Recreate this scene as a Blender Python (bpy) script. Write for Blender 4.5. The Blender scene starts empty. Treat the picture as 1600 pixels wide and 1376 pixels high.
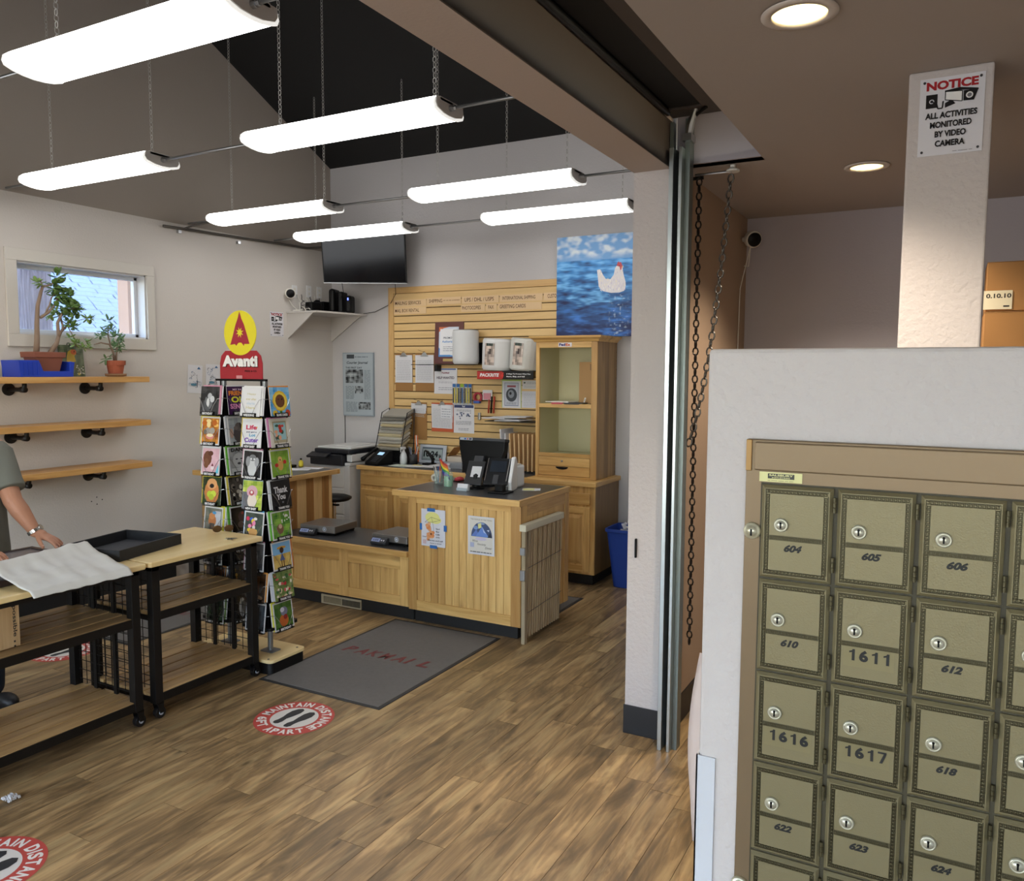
import bpy, bmesh, math, random
from math import sin, cos, pi, radians, sqrt, atan2
from mathutils import Vector, Matrix, Euler, noise
random.seed(7)
SC = bpy.context.scene
COL = SC.collection
def hx(s):
    s = s.lstrip('#')
    c = [int(s[i:i+2], 16)/255 for i in (0, 2, 4)]
    return tuple(x/12.92 if x <= .04045 else ((x+.055)/1.055)**2.4 for x in c)
# ------------------------------------------------------------------ camera
cam = bpy.data.cameras.new('camera'); co = bpy.data.objects.new('camera', cam); COL.objects.link(co)
yaw, pitch, roll = 4.98209472e-01, 8.56858958e-02, 4.90171158e-03
F = Vector((-sin(yaw)*cos(pitch), cos(yaw)*cos(pitch), -sin(pitch)))
Rv = Vector((cos(yaw), sin(yaw), 0)); Uv = Rv.cross(F)
R2 = cos(roll)*Rv+sin(roll)*Uv; U2 = -sin(roll)*Rv+cos(roll)*Uv
M = Matrix((R2, U2, -F)).transposed().to_4x4(); M.translation = Vector((0, 0, 1.8))
co.matrix_world = M
cam.sensor_fit = 'HORIZONTAL'; cam.sensor_width = 36; cam.lens = 36*1261.13/1600; cam.clip_start = .05
SC.camera = co
# ------------------------------------------------------------------ world, lights, exposure
SC.view_settings.view_transform = 'Standard'; SC.view_settings.look = 'None'
SC.view_settings.gamma = 1; SC.view_settings.use_curve_mapping = False
SC.view_settings.exposure = 0.42
W = bpy.data.worlds.new('world'); SC.world = W; W.use_nodes = True
wn = W.node_tree; bg = wn.nodes['Background']
sky = wn.nodes.new('ShaderNodeTexSky'); sky.sky_type = 'NISHITA'; sky.sun_elevation = radians(38); sky.sun_rotation = radians(100)
sky.sun_disc = False
wn.links.new(sky.outputs[0], bg.inputs[0]); bg.inputs[1].default_value = 1.15
def area(name, loc, tgt, sx, sy, power, color):
    l = bpy.data.lights.new(name, 'AREA'); l.shape = 'RECTANGLE'; l.size = sx; l.size_y = sy; l.energy = power; l.color = color
    o = bpy.data.objects.new(name, l); COL.objects.link(o); o.location = loc
    o.rotation_euler = (Vector(tgt)-Vector(loc)).to_track_quat('-Z', 'Z').to_euler()
    return o
# daylight through the glazed shop front behind the viewer
area('daylight_lobby', (.3, -2.35, 1.6), (.1, 3, 1.4), 2.6, 2.2, 11, (.96, .94, 1.0))
area('daylight_shop', (-3.6, -2.35, 1.6), (-3.6, 3, 1.2), 3.4, 2.2, 60, (.95, .97, 1.0))
# ------------------------------------------------------------------ materials
MATS = {}
def nodes(name):
    m = bpy.data.materials.new(name); m.use_nodes = True
    return m, m.node_tree.nodes, m.node_tree.links, m.node_tree.nodes['Principled BSDF']
def mp(name, col, rough=.5, metal=0, spec=None, bump=0, bscale=60, emit=0, trans=0, alpha=1, var=0, coat=0):
    if name in MATS: return MATS[name]
    m, N, L, b = nodes(name)
    c = hx(col) if isinstance(col, str) else col
    b.inputs['Base Color'].default_value = (*c, 1); b.inputs['Roughness'].default_value = rough; b.inputs['Metallic'].default_value = metal
    if spec is not None: b.inputs['Specular IOR Level'].default_value = spec
    if coat: b.inputs['Coat Weight'].default_value = coat; b.inputs['Coat Roughness'].default_value = .1
    if trans: b.inputs['Transmission Weight'].default_value = trans
    if alpha < 1: b.inputs['Alpha'].default_value = alpha
    if emit: b.inputs['Emission Color'].default_value = (*c, 1); b.inputs['Emission Strength'].default_value = emit
    if bump or var:
        g = N.new('ShaderNodeNewGeometry')
        n = N.new('ShaderNodeTexNoise'); n.inputs['Scale'].default_value = bscale; n.inputs['Detail'].default_value = 3
        L.new(g.outputs['Position'], n.inputs['Vector'])
        if bump:
            bp = N.new('ShaderNodeBump'); bp.inputs['Strength'].default_value = bump; bp.inputs['Distance'].default_value = .004
            L.new(n.outputs[0], bp.inputs['Height']); L.new(bp.outputs[0], b.inputs['Normal'])
        if var:
            n2 = N.new('ShaderNodeTexNoise'); n2.inputs['Scale'].default_value = bscale*.13; n2.inputs['Detail'].default_value = 4
            L.new(g.outputs['Position'], n2.inputs['Vector'])
            mx = N.new('ShaderNodeMixRGB'); mx.inputs[1].default_value = (*[x*(1-var) for x in c], 1); mx.inputs[2].default_value = (*[min(1, x*(1+var)) for x in c], 1)
            L.new(n2.outputs[0], mx.inputs[0]); L.new(mx.outputs[0], b.inputs['Base Color'])
    MATS[name] = m
    return m
def wood(name, c1, c2, c3=None, axis='z', rough=.42, tint=.35, fine=1.0, knots=.0, island=False):
    """grain stretched along one axis; every board differs through its object's (or loose piece's) random value"""
    m, N, L, b = nodes(name)
    g = N.new('ShaderNodeNewGeometry'); oi = N.new('ShaderNodeObjectInfo')
    rnd = N.new('ShaderNodeMath'); rnd.operation = 'ADD'
    L.new(oi.outputs['Random'], rnd.inputs[0])
    if island: L.new(g.outputs['Random Per Island'], rnd.inputs[1])
    else: rnd.inputs[1].default_value = 0
    fr = N.new('ShaderNodeMath'); fr.operation = 'FRACT'; L.new(rnd.outputs[0], fr.inputs[0])
    mu = N.new('ShaderNodeMath'); mu.operation = 'MULTIPLY'; mu.inputs[1].default_value = 37; L.new(fr.outputs[0], mu.inputs[0])
    cb = N.new('ShaderNodeCombineXYZ')
    for i in range(3): L.new(mu.outputs[0], cb.inputs[i])
    ad = N.new('ShaderNodeVectorMath'); ad.operation = 'ADD'; L.new(g.outputs['Position'], ad.inputs[0]); L.new(cb.outputs[0], ad.inputs[1])
    mpn = N.new('ShaderNodeMapping'); s = {'x': (1.6, 22, 22), 'y': (22, 1.6, 22), 'z': (22, 22, 1.6)}[axis]
    mpn.inputs['Scale'].default_value = [v*fine for v in s]; L.new(ad.outputs[0], mpn.inputs[0])
    n = N.new('ShaderNodeTexNoise'); n.inputs['Scale'].default_value = 1; n.inputs['Detail'].default_value = 5; n.inputs['Roughness'].default_value = .6
    n.inputs['Distortion'].default_value = .6
    L.new(mpn.outputs[0], n.inputs['Vector'])
    cr = N.new('ShaderNodeValToRGB'); e = cr.color_ramp.elements
    e[0].position = .3; e[0].color = (*hx(c1), 1); e[1].position = .62; e[1].color = (*hx(c2), 1)
    L.new(n.outputs[0], cr.inputs[0]); out = cr.outputs[0]
    if c3:
        mx = N.new('ShaderNodeMixRGB'); mx.inputs[2].default_value = (*hx(c3), 1)
        mt = N.new('ShaderNodeMapRange'); mt.inputs[1].default_value = .55; mt.inputs[2].default_value = .95; mt.inputs[4].default_value = tint
        L.new(fr.outputs[0], mt.inputs[0]); L.new(mt.outputs[0], mx.inputs[0]); L.new(out, mx.inputs[1]); out = mx.outputs[0]
    if knots:
        k = N.new('ShaderNodeTexVoronoi'); k.inputs['Scale'].default_value = 1
        m3 = N.new('ShaderNodeMapping'); s = {'x': (1.5, 5, 5), 'y': (5, 1.5, 5), 'z': (5, 5, 1.5)}[axis]
        m3.inputs['Scale'].default_value = s; L.new(ad.outputs[0], m3.inputs[0]); L.new(m3.outputs[0], k.inputs['Vector'])
        mr = N.new('ShaderNodeMapRange'); mr.inputs[1].default_value = .06; mr.inputs[2].default_value = .16; mr.inputs[3].default_value = knots; mr.inputs[4].default_value = 0
        L.new(k.outputs['Distance'], mr.inputs[0])
        mx = N.new('ShaderNodeMixRGB'); mx.inputs[2].default_value = (*hx('5a3c1e'), 1); L.new(mr.outputs[0], mx.inputs[0]); L.new(out, mx.inputs[1]); out = mx.outputs[0]
    L.new(out, b.inputs['Base Color']); b.inputs['Roughness'].default_value = rough
    bp = N.new('ShaderNodeBump'); bp.inputs['Strength'].default_value = .15; bp.inputs['Distance'].default_value = .002
    L.new(n.outputs[0], bp.inputs['Height']); L.new(bp.outputs[0], b.inputs['Normal'])
    MATS[name] = m
    return m
def floor_mat():
    m, N, L, b = nodes('rustic_floor_plank')
    g = N.new('ShaderNodeNewGeometry'); oi = N.new('ShaderNodeObjectInfo')
    a = N.new('ShaderNodeMath'); a.operation = 'ADD'; L.new(oi.outputs['Random'], a.inputs[0]); L.new(g.outputs['Random Per Island'], a.inputs[1])
    fr = N.new('ShaderNodeMath'); fr.operation = 'FRACT'; L.new(a.outputs[0], fr.inputs[0])
    mu = N.new('ShaderNodeMath'); mu.operation = 'MULTIPLY'; mu.inputs[1].default_value = 53; L.new(fr.outputs[0], mu.inputs[0])
    cb = N.new('ShaderNodeCombineXYZ'); L.new(mu.outputs[0], cb.inputs[0]); L.new(mu.outputs[0], cb.inputs[1])
    ad = N.new('ShaderNodeVectorMath'); ad.operation = 'ADD'; L.new(g.outputs['Position'], ad.inputs[0]); L.new(cb.outputs[0], ad.inputs[1])
    def nz(sc, det, dist=0, rough=.55):
        mm = N.new('ShaderNodeMapping'); mm.inputs['Scale'].default_value = sc; L.new(ad.outputs[0], mm.inputs[0])
        n = N.new('ShaderNodeTexNoise'); n.inputs['Scale'].default_value = 1; n.inputs['Detail'].default_value = det
        n.inputs['Distortion'].default_value = dist; n.inputs['Roughness'].default_value = rough
        L.new(mm.outputs[0], n.inputs['Vector']); return n.outputs[0]
    n1 = nz((30, 2.4, 1), 6, .9); n2 = nz((8, 1.9, 1), 4, 1.2, .6); n3 = nz((120, 9, 1), 3)
    cr = N.new('ShaderNodeValToRGB'); e = cr.color_ramp.elements
    e[0].position = .33; e[0].color = (*hx('786448'), 1); e[1].position = .66; e[1].color = (*hx('b5966a'), 1)
    x = e.new(.5); x.color = (*hx('957a55'), 1)
    L.new(n1, cr.inputs[0])
    mr = N.new('ShaderNodeMapRange'); mr.inputs[1].default_value = .47; mr.inputs[2].default_value = .7; mr.inputs[4].default_value = .8; L.new(n2, mr.inputs[0])
    mx = N.new('ShaderNodeMixRGB'); mx.inputs[2].default_value = (*hx('584a35'), 1); L.new(mr.outputs[0], mx.inputs[0]); L.new(cr.outputs[0], mx.inputs[1])
    mr2 = N.new('ShaderNodeMapRange'); mr2.inputs[1].default_value = .5; mr2.inputs[2].default_value = .3; mr2.inputs[4].default_value = .55; L.new(n2, mr2.inputs[0])
    mx2 = N.new('ShaderNodeMixRGB'); mx2.inputs[2].default_value = (*hx('bfa87a'), 1); L.new(mr2.outputs[0], mx2.inputs[0]); L.new(mx.outputs[0], mx2.inputs[1])
    # per plank brightness
    mr3 = N.new('ShaderNodeMapRange'); mr3.inputs[3].default_value = .82; mr3.inputs[4].default_value = 1.12; L.new(fr.outputs[0], mr3.inputs[0])
    hs = N.new('ShaderNodeHueSaturation'); L.new(mr3.outputs[0], hs.inputs['Value']); L.new(mx2.outputs[0], hs.inputs['Color'])
    # knots
    vo = N.new('ShaderNodeTexVoronoi'); mm = N.new('ShaderNodeMapping'); mm.inputs['Scale'].default_value = (7, 2.6, 1); L.new(ad.outputs[0], mm.inputs[0]); L.new(mm.outputs[0], vo.inputs['Vector'])
    vo.inputs['Scale'].default_value = 1
    mk = N.new('ShaderNodeMapRange'); mk.inputs[1].default_value = .03; mk.inputs[2].default_value = .14; mk.inputs[3].default_value = .75; mk.inputs[4].default_value = 0; L.new(vo.outputs['Distance'], mk.inputs[0])
    mx3 = N.new('ShaderNodeMixRGB'); mx3.inputs[2].default_value = (*hx('40321f'), 1); L.new(mk.outputs[0], mx3.inputs[0]); L.new(hs.outputs[0], mx3.inputs[1])
    L.new(mx3.outputs[0], b.inputs['Base Color']); b.inputs['Roughness'].default_value = .34; b.inputs['Specular IOR Level'].default_value = .45
    bp = N.new('ShaderNodeBump'); bp.inputs['Strength'].default_value = .25; bp.inputs['Distance'].default_value = .002
    L.new(n3, bp.inputs['Height']); L.new(bp.outputs[0], b.inputs['Normal'])
    MATS['floor'] = m
    return m
def print_mat(name, rough, coat=0):
    m, N, L, b = nodes(name)
    at = N.new('ShaderNodeAttribute'); at.attribute_name = 'Col'; L.new(at.outputs['Color'], b.inputs['Base Color'])
    b.inputs['Roughness'].default_value = rough
    if coat: b.inputs['Coat Weight'].default_value = coat
    MATS[name] = m
    return m
PRINT = print_mat('printed_paper', .55); PRINTG = print_mat('glossy_print', .25)
# ------------------------------------------------------------------ geometry collector
ORG = {}
_tc = {}
def text_geo(s, bold=0.0, shear=0.0, sx=1.0):
    k = (s, bold, shear, sx)
    if k in _tc: return _tc[k]
    cu = bpy.data.curves.new('txt', 'FONT'); cu.body = s; cu.size = 1; cu.offset = bold; cu.shear = shear; cu.resolution_u = 3
    ob = bpy.data.objects.new('txt', cu); COL.objects.link(ob)
    dg = bpy.context.evaluated_depsgraph_get(); ev = ob.evaluated_get(dg); me = ev.to_mesh()
    vs = [(v.co.x, v.co.y) for v in me.vertices]; fs = [tuple(p.vertices) for p in me.polygons]
    ev.to_mesh_clear(); COL.objects.unlink(ob); bpy.data.objects.remove(ob); bpy.data.curves.remove(cu)
    if vs:
        x0 = min(v[0] for v in vs); x1 = max(v[0] for v in vs); y0 = min(v[1] for v in vs); y1 = max(v[1] for v in vs)
        w = max(x1-x0, 1e-6); h = max(y1-y0, 1e-6)
        vs = [((a-x0)/w, (b2-y0)/h) for a, b2 in vs]
    else: w = h = 1
    _tc[k] = (vs, fs, w/h)
    return _tc[k]
class G:
    def __init__(s, xf=None):
        s.v = []; s.f = []; s.c = []; s.m = []; s.xf = xf; s.col = None; s.mi = 0
    def add(s, vs, fs, col=None):
        n = len(s.v)
        vs = [Vector(v) for v in vs]
        if s.xf is not None: vs = [s.xf @ v for v in vs]
        s.v += vs
        for f in fs: s.f.append(tuple(i+n for i in f)); s.c.append(col if col is not None else s.col); s.m.append(s.mi)
        return s
    def box(s, x0, y0, z0, x1, y1, z1, col=None, r=None):
        """axis box; r = (matrix) applied about its centre"""
        x0, x1 = min(x0, x1), max(x0, x1); y0, y1 = min(y0, y1), max(y0, y1); z0, z1 = min(z0, z1), max(z0, z1)
        vs = [Vector(p) for p in ((x0,y0,z0),(x1,y0,z0),(x1,y1,z0),(x0,y1,z0),(x0,y0,z1),(x1,y0,z1),(x1,y1,z1),(x0,y1,z1))]
        if r is not None:
            c = Vector(((x0+x1)/2, (y0+y1)/2, (z0+z1)/2)); vs = [c+r @ (v-c) for v in vs]
        return s.add(vs, [(0,3,2,1),(4,5,6,7),(0,1,5,4),(1,2,6,5),(2,3,7,6),(3,0,4,7)], col)
    def tube(s, pts, r, n=8, cap=True, col=None, closed=False):
        pts = [Vector(p) for p in pts]; k = len(pts)
        rs = r if isinstance(r, (list, tuple)) else [r]*k
        base = []; up = None
        for i in range(k):
            a = pts[i-1] if (i > 0 or closed) else pts[0]; b = pts[(i+1) % k] if (i < k-1 or closed) else pts[-1]
            t = (b-a).normalized()
            if up is None: up = Vector((0, 0, 1)) if abs(t.z) < .9 else Vector((1, 0, 0))
            x = t.cross(up)
            if x.length < 1e-6: x = t.orthogonal()
            x.normalize(); y = x.cross(t).normalized(); up = y
            for j in range(n):
                q = 2*pi*j/n; base.append(pts[i]+(x*cos(q)+y*sin(q))*rs[i])
        fs = []
        for i in range(k-1 if not closed else k):
            i2 = (i+1) % k
            for j in range(n):
                j2 = (j+1) % n; fs.append((i*n+j, i*n+j2, i2*n+j2, i2*n+j))
        if cap and not closed:
            fs.append(tuple(range(n))); fs.append(tuple((k-1)*n+j for j in reversed(range(n))))
        return s.add(base, fs, col)
    def cyl(s, p0, p1, r, r2=None, n=20, col=None): return s.tube([p0, p1], [r, r if r2 is None else r2], n, col=col)
    def lathe(s, prof, c, n=24, axis='z', col=None, cap=True):
        """prof: (radius, height) list"""
        c = Vector(c); vs = []; fs = []
        for r, h in prof:
            for j in range(n):
                q = 2*pi*j/n; a, b = r*cos(q), r*sin(q)
                vs.append(c+{'z': Vector((a, b, h)), 'x': Vector((h, a, b)), 'y': Vector((b, h, a))}[axis])
        for i in range(len(prof)-1):
            for j in range(n):
                j2 = (j+1) % n; fs.append((i*n+j, i*n+j2, (i+1)*n+j2, (i+1)*n+j))
        if cap:
            fs.append(tuple(reversed(range(n)))); fs.append(tuple((len(prof)-1)*n+j for j in range(n)))
        return s.add(vs, fs, col)
    def ball(s, c, rx, ry=None, rz=None, n=12, m=8, col=None, r=None):
        ry = rx if ry is None else ry; rz = rx if rz is None else rz; c = Vector(c); vs = []; fs = []
        for i in range(m+1):
            t = pi*i/m
            for j in range(n):
                q = 2*pi*j/n; p = Vector((rx*sin(t)*cos(q), ry*sin(t)*sin(q), rz*cos(t)))
                vs.append(c+(r @ p if r is not None else p))
        for i in range(m):
            for j in range(n):
                j2 = (j+1) % n; fs.append((i*n+j, (i+1)*n+j, (i+1)*n+j2, i*n+j2))
        return s.add(vs, fs, col)
    def prism(s, poly, axis, a, b, col=None):
        """poly in the two other axes in order (x: y,z / y: x,z / z: x,y)"""
        def P(u, v, w): return {'x': (w, u, v), 'y': (u, w, v), 'z': (u, v, w)}[axis]
        n = len(poly); vs = [P(u, v, a) for u, v in poly]+[P(u, v, b) for u, v in poly]
        fs = [tuple(range(n)), tuple(range(2*n-1, n-1, -1))]+[(i, (i+1) % n, (i+1) % n+n, i+n) for i in range(n)]
        return s.add(vs, fs, col)
    def grid(s, fn, nu, nv, col=None, thick=0, cf=None):
        """fn(u,v)->point, u,v in 0..1; thick: second sheet displaced along normal"""
        vs = [Vector(fn(i/nu, j/nv)) for j in range(nv+1) for i in range(nu+1)]
        fs = [(j*(nu+1)+i, j*(nu+1)+i+1, (j+1)*(nu+1)+i+1, (j+1)*(nu+1)+i) for j in range(nv) for i in range(nu)]
        if cf:
            for k, f in enumerate(fs):
                n0 = len(s.v)
            n0 = len(s.v); vv = [s.xf @ v for v in vs] if s.xf is not None else vs; s.v += vv
            for k, f in enumerate(fs):
                i, j = k % nu, k//nu
                s.f.append(tuple(q+n0 for q in f)); s.c.append(cf((i+.5)/nu, (j+.5)/nv)); s.m.append(s.mi)
            return s
        return s.add(vs, fs, col)
    def fix(s):
        return s
    def o(s, name, mat, parent=None, label=None, cat=None, group=None, kind=None, bev=0, smooth=False, solid=0, sub=0, org=None, weld=False):
        me = bpy.data.meshes.new(name)
        if parent is not None: og = ORG[parent.name]
        elif org is not None: og = Vector(org)
        else:
            xs = [v.x for v in s.v]; ys = [v.y for v in s.v]; zs = [v.z for v in s.v]
            og = Vector(((min(xs)+max(xs))/2, (min(ys)+max(ys))/2, min(zs)))
        me.from_pydata([v-og for v in s.v], [], s.f)
        mats = mat if isinstance(mat, (list, tuple)) else [mat]
        for mm in mats: me.materials.append(mm)
        if len(mats) > 1: me.polygons.foreach_set('material_index', s.m)
        if any(c is not None for c in s.c):
            at = me.attributes.new('Col', 'FLOAT_COLOR', 'FACE'); buf = []
            for c in s.c:
                if c is None: c = (1, 1, 1)
                elif isinstance(c, str): c = hx(c)
                buf += [c[0], c[1], c[2], 1]
            at.data.foreach_set('color', buf)
        if smooth: me.polygons.foreach_set('use_smooth', [True]*len(me.polygons))
        me.update()
        bm = bmesh.new(); bm.from_mesh(me)
        if weld: bmesh.ops.remove_doubles(bm, verts=bm.verts, dist=1e-5)
        if not any(c is not None for c in s.c): bmesh.ops.recalc_face_normals(bm, faces=bm.faces)
        bm.to_mesh(me); bm.free()
        ob = bpy.data.objects.new(name, me); COL.objects.link(ob)
        if parent is not None: ob.parent = parent; ORG[ob.name] = og
        else: ob.location = og; ORG[ob.name] = og
        if bev:
            b = ob.modifiers.new('bevel', 'BEVEL'); b.width = bev; b.segments = 2; b.limit_method = 'ANGLE'; b.angle_limit = radians(50)
        if solid:
            b = ob.modifiers.new('solid', 'SOLIDIFY'); b.thickness = solid
        if sub:
            b = ob.modifiers.new('sub', 'SUBSURF'); b.levels = sub; b.render_levels = sub
        tag(ob, label, cat, group, kind)
        return ob
def tag(o, label=None, cat=None, group=None, kind=None):
    if label: o['label'] = label
    if cat: o['category'] = cat
    if group: o['group'] = group
    if kind: o['kind'] = kind
    return o
def T(name, loc, label, cat, group=None):
    o = bpy.data.objects.new(name, None); COL.objects.link(o); o.location = loc; o.empty_display_size = .1
    ORG[o.name] = Vector(loc)
    return tag(o, label, cat, group)
def copy_tree(o, parent=None, top=True):
    c = o.copy(); COL.objects.link(c); c.parent = parent; ORG[c.name] = ORG[o.name]
    for ch in [q for q in bpy.data.objects if q.parent == o]: copy_tree(ch, c, False)
    return c
class Art(G):
    """flat print: shapes in 0..1 canvas coordinates, each later shape a hair proud of the one before"""
    def __init__(s, org, ux, uy, w, h, e=.00025, xf=None):
        super().__init__(xf); s.O = Vector(org); s.ux = Vector(ux).normalized(); s.uy = Vector(uy).normalized(); s.w = w; s.h = h
        s.n = s.ux.cross(s.uy).normalized(); s.e = e; s.k = 1
    def P(s, u, v, k=None): return s.O+s.ux*(u*s.w)+s.uy*(v*s.h)+s.n*(s.e*(s.k if k is None else k))
    def poly(s, pts, col):
        s.add([s.P(u, v) for u, v in pts], [tuple(range(len(pts)))], col); s.k += 1; return s
    def rect(s, u0, v0, u1, v1, col): return s.poly([(u0, v0), (u1, v0), (u1, v1), (u0, v1)], col)
    def ell(s, cx, cy, rx, ry, col, n=18, rot=0):
        a = s.w/s.h
        p = []
        for i in range(n):
            q = 2*pi*i/n; x, y = rx*cos(q), ry*sin(q)/a*1.0
            y2 = ry*sin(q); X = x*cos(rot)-y2/a*sin(rot); Y = x*a*sin(rot)+y2*cos(rot)
            p.append((cx+X, cy+Y))
        return s.poly(p, col)
    def line(s, pts, wd, col):
        for (a, b), (c, d) in zip(pts, pts[1:]):
            dx, dy = (c-a)*s.w, (d-b)*s.h; l = math.hypot(dx, dy) or 1; nx, ny = -dy/l*wd/2, dx/l*wd/2
            s.add([s.P(a, b)+s.ux*nx+s.uy*ny, s.P(a, b)-s.ux*nx-s.uy*ny, s.P(c, d)-s.ux*nx-s.uy*ny, s.P(c, d)+s.ux*nx+s.uy*ny], [(0, 1, 2, 3)], col)
        s.k += 1; return s
    def text(s, t, u0, v0, u1, v1, col, bold=.02, shear=0, keep=False):
        vs, fs, asp = text_geo(t, bold, shear)
        W_, H_ = (u1-u0), (v1-v0)
        if keep:
            w2 = H_*s.h*asp/s.w
            if w2 < W_: u0 += (W_-w2)/2; W_ = w2
        s.add([s.P(u0+x*W_, v0+y*H_) for x, y in vs], fs, col); s.k += 1; return s
    def ras(s, u0, v0, u1, v1, nx, ny, f):
        s.grid(lambda u, v: s.P(u0+u*(u1-u0), v0+v*(v1-v0)), nx, ny, cf=f); s.k += 1; return s
    def lines(s, u0, v0, u1, v1, n, col='8a8a90', wd=.35, seed=1):
        """rows of small print"""
        R = random.Random(seed); dv = (v1-v0)/n
        for i in range(n):
            u = u0
            while u < u1-.02:
                l = min(R.uniform(.05, .16), u1-u)
                s.add([s.P(a, b) for a, b in ((u, v0+i*dv), (u+l, v0+i*dv), (u+l, v0+(i+wd)*dv), (u, v0+(i+wd)*dv))], [(0, 1, 2, 3)], col)
                u += l+.02
            s.k += .0
        s.k += 1; return s
def mixc(a, b, t):
    a = hx(a) if isinstance(a, str) else a; b = hx(b) if isinstance(b, str) else b
    return tuple(x+(y-x)*t for x, y in zip(a, b))
X, Y, Z = Vector((1, 0, 0)), Vector((0, 1, 0)), Vector((0, 0, 1))
# materials
wallp = mp('wall_paint', 'cdc8c2', .75, bump=.35, bscale=75)
walllilac = mp('textured_wall_paint', 'c2bbb9', .7, bump=.9, bscale=55)
wallback = mp('wall_paint_cool', 'bcb9b9', .75, bump=.4, bscale=75)
taupe = mp('taupe_paint', '9d948b', .8, bump=.15, bscale=80)
wall_shaded = mp('shaded_wall_brown', 'a38c76', .8, bump=.15, bscale=80)  # shade on the lobby's left wall put into a browner colour
header_p = mp('header_paint', 'b9aaa0', .8, bump=.15, bscale=80)
header_d = mp('header_shaded_side', '3f3530', .7)  # shaded copy of the header colour for its lobby side
blackp = mp('black_paint', '0b0b0c', .7, var=.3, bscale=20)
blackv = mp('black_vinyl', '18181b', .45)
trimw = mp('trim_paint', 'cfcbc3', .5)
black = mp('black_plastic', '060607', .45, spec=.22)
blackm = mp('black_steel', '0a0a0b', .45, metal=.2)
dgrey = mp('dark_grey_plastic', '2c2d31', .45)
white = mp('white_plastic', 'dedede', .4)
offw = mp('warm_white_plastic', 'd8d5cc', .45)
steel = mp('steel', 'b4b6b8', .3, metal=1)
galv = mp('galvanised', 'b9c2c4', .28, metal=.9)
chrome = mp('chrome', 'e8e8e8', .12, metal=1)
lam = mp('dark_laminate', '3a3b3d', .28, bump=.05, var=.25, bscale=200)
glass = mp('glass', 'ffffff', .02, trans=1)
hickv = wood('hickory_v', 'bd8f50', 'e0b976', '986a34', 'z', knots=.4, tint=.6)
hickx = wood('hickory_x', 'c0924f', 'dfb774', 'a4773c', 'x', tint=.4, knots=.4)
hicky = wood('hickory_y', 'a67c46', 'd0a970', '9c733f', 'y', tint=.4)
hickside = wood('hickory_side_boards', '8d6f47', 'b3905f', '6d5130', 'z', tint=.7)
slat_w = wood('maple_slat', 'c4a068', 'dcbb82', 'b18c56', 'x', tint=.2, fine=.6)
pine = wood('pine_shelf', 'b8864a', 'd9a967', None, 'y', knots=.4)
bamboo = wood('pale_tabletop', 'e6c98c', 'f2d9a2', None, 'y', rough=.3, fine=.7)
slat_t = wood('shelf_slat', '9c7a50', 'c9a670', '7a5d3c', 'y', tint=.6, rough=.35)
# ------------------------------------------------------------------ the room shell
YB, XL = 6.70, -5.83
def roofz(y): return 3.9+.49*(6.7-y) if y > 1.6 else 3.9+.49*5.1-.49*(1.6-y)
def S(g, name, mat, **k): return g.o(name, mat, kind='structure', **k)
# floor: sub-floor plus planks
PW, PX0 = .134, -1.069
g = G().box(-6.0, -2.7, -.08, 2.1, 6.9, -.006); floor = S(g, 'floor', mp('sub_floor', '2a2119', .9))
fm = floor_mat()
planks = []
R = random.Random(3)
for i in range(-38, 24):
    x0 = PX0+i*PW; x1 = x0+PW-.0018
    if x0 > 2.05: break
    y = -2.7-R.random()*1.2
    while y < 6.7:
        y1 = y+1.22
        a, b = max(y, -2.7), min(y1-.0018, 6.7)
        if b-a > .05: planks.append((x0, a, x1, b))
        y = y1
def seen(p):
    cx, cy = (p[0]+p[2])/2, (p[1]+p[3])/2
    return p[2] < -.45 and p[3] > 1.5 and cy > -1.15*cx-1.6 and p[0] > -5.9
vis = [p for p in planks if seen(p)]; vis.sort(key=lambda p: (p[0]+.5)**2+p[1]**2); vis = vis[:296]
vs_ = set(vis); rest = [p for p in planks if p not in vs_]
fo = ORG[floor.name]
pm = {}
for p in vis:
    key = (round(p[2]-p[0], 3), round(p[3]-p[1], 2))
    if key not in pm:
        q = G().box(0, 0, -.006, p[2]-p[0], p[3]-p[1], 0)
        q_o = q.o('floor_plank', fm, org=(0, 0, 0)); pm[key] = q_o.data; ob = q_o
    else:
        ob = bpy.data.objects.new('floor_plank', pm[key]); COL.objects.link(ob)
    ob.parent = floor; ob.location = Vector((p[0], p[1], 0))-fo
g = G()
for p in rest: g.box(p[0], p[1], -.006, p[2], p[3], 0)
g.o('floor_plank_field', fm, parent=floor, kind='stuff')
# left wall with its window opening
g = G(); a, b, c, d = 3.388, 4.434, 2.046, 2.56
g.box(XL-.16, -2.6, 0, XL, a, 3.03).box(XL-.16, b, 0, XL, YB, 3.03).box(XL-.16, a, 0, XL, b, c).box(XL-.16, a, d, XL, b, 3.03)
S(g, 'wall_left', wallp)
pts = [(-2.6, 3.03), (YB, 3.03), (YB, roofz(YB)+.02), (1.6, roofz(1.6)+.02), (-2.6, roofz(-2.6)+.02)]
S(G().prism(pts, 'x', XL-.16, XL), 'wall_left_upper', taupe)
S(G().box(-6.0, YB, 0, -1.16, YB+.15, 4.0), 'wall_back', wallback)
S(G().prism([(6.9, roofz(6.9)), (1.6, roofz(1.6)), (-2.7, roofz(-2.7)), (-2.7, roofz(-2.7)+.15), (1.6, roofz(1.6)+.15), (6.9, roofz(6.9)+.15)], 'x', -6.1, -1.1), 'ceiling_store', mp('black_roof', '0a0908', .9))
hp = [(-2.6, 2.735), (3.706, 2.735), (3.706, roofz(3.706)), (1.6, roofz(1.6)), (-2.6, roofz(-2.6))]
S(G().prism(hp, 'x', -1.366, -1.186), 'trim_header_beam', header_p)
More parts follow.
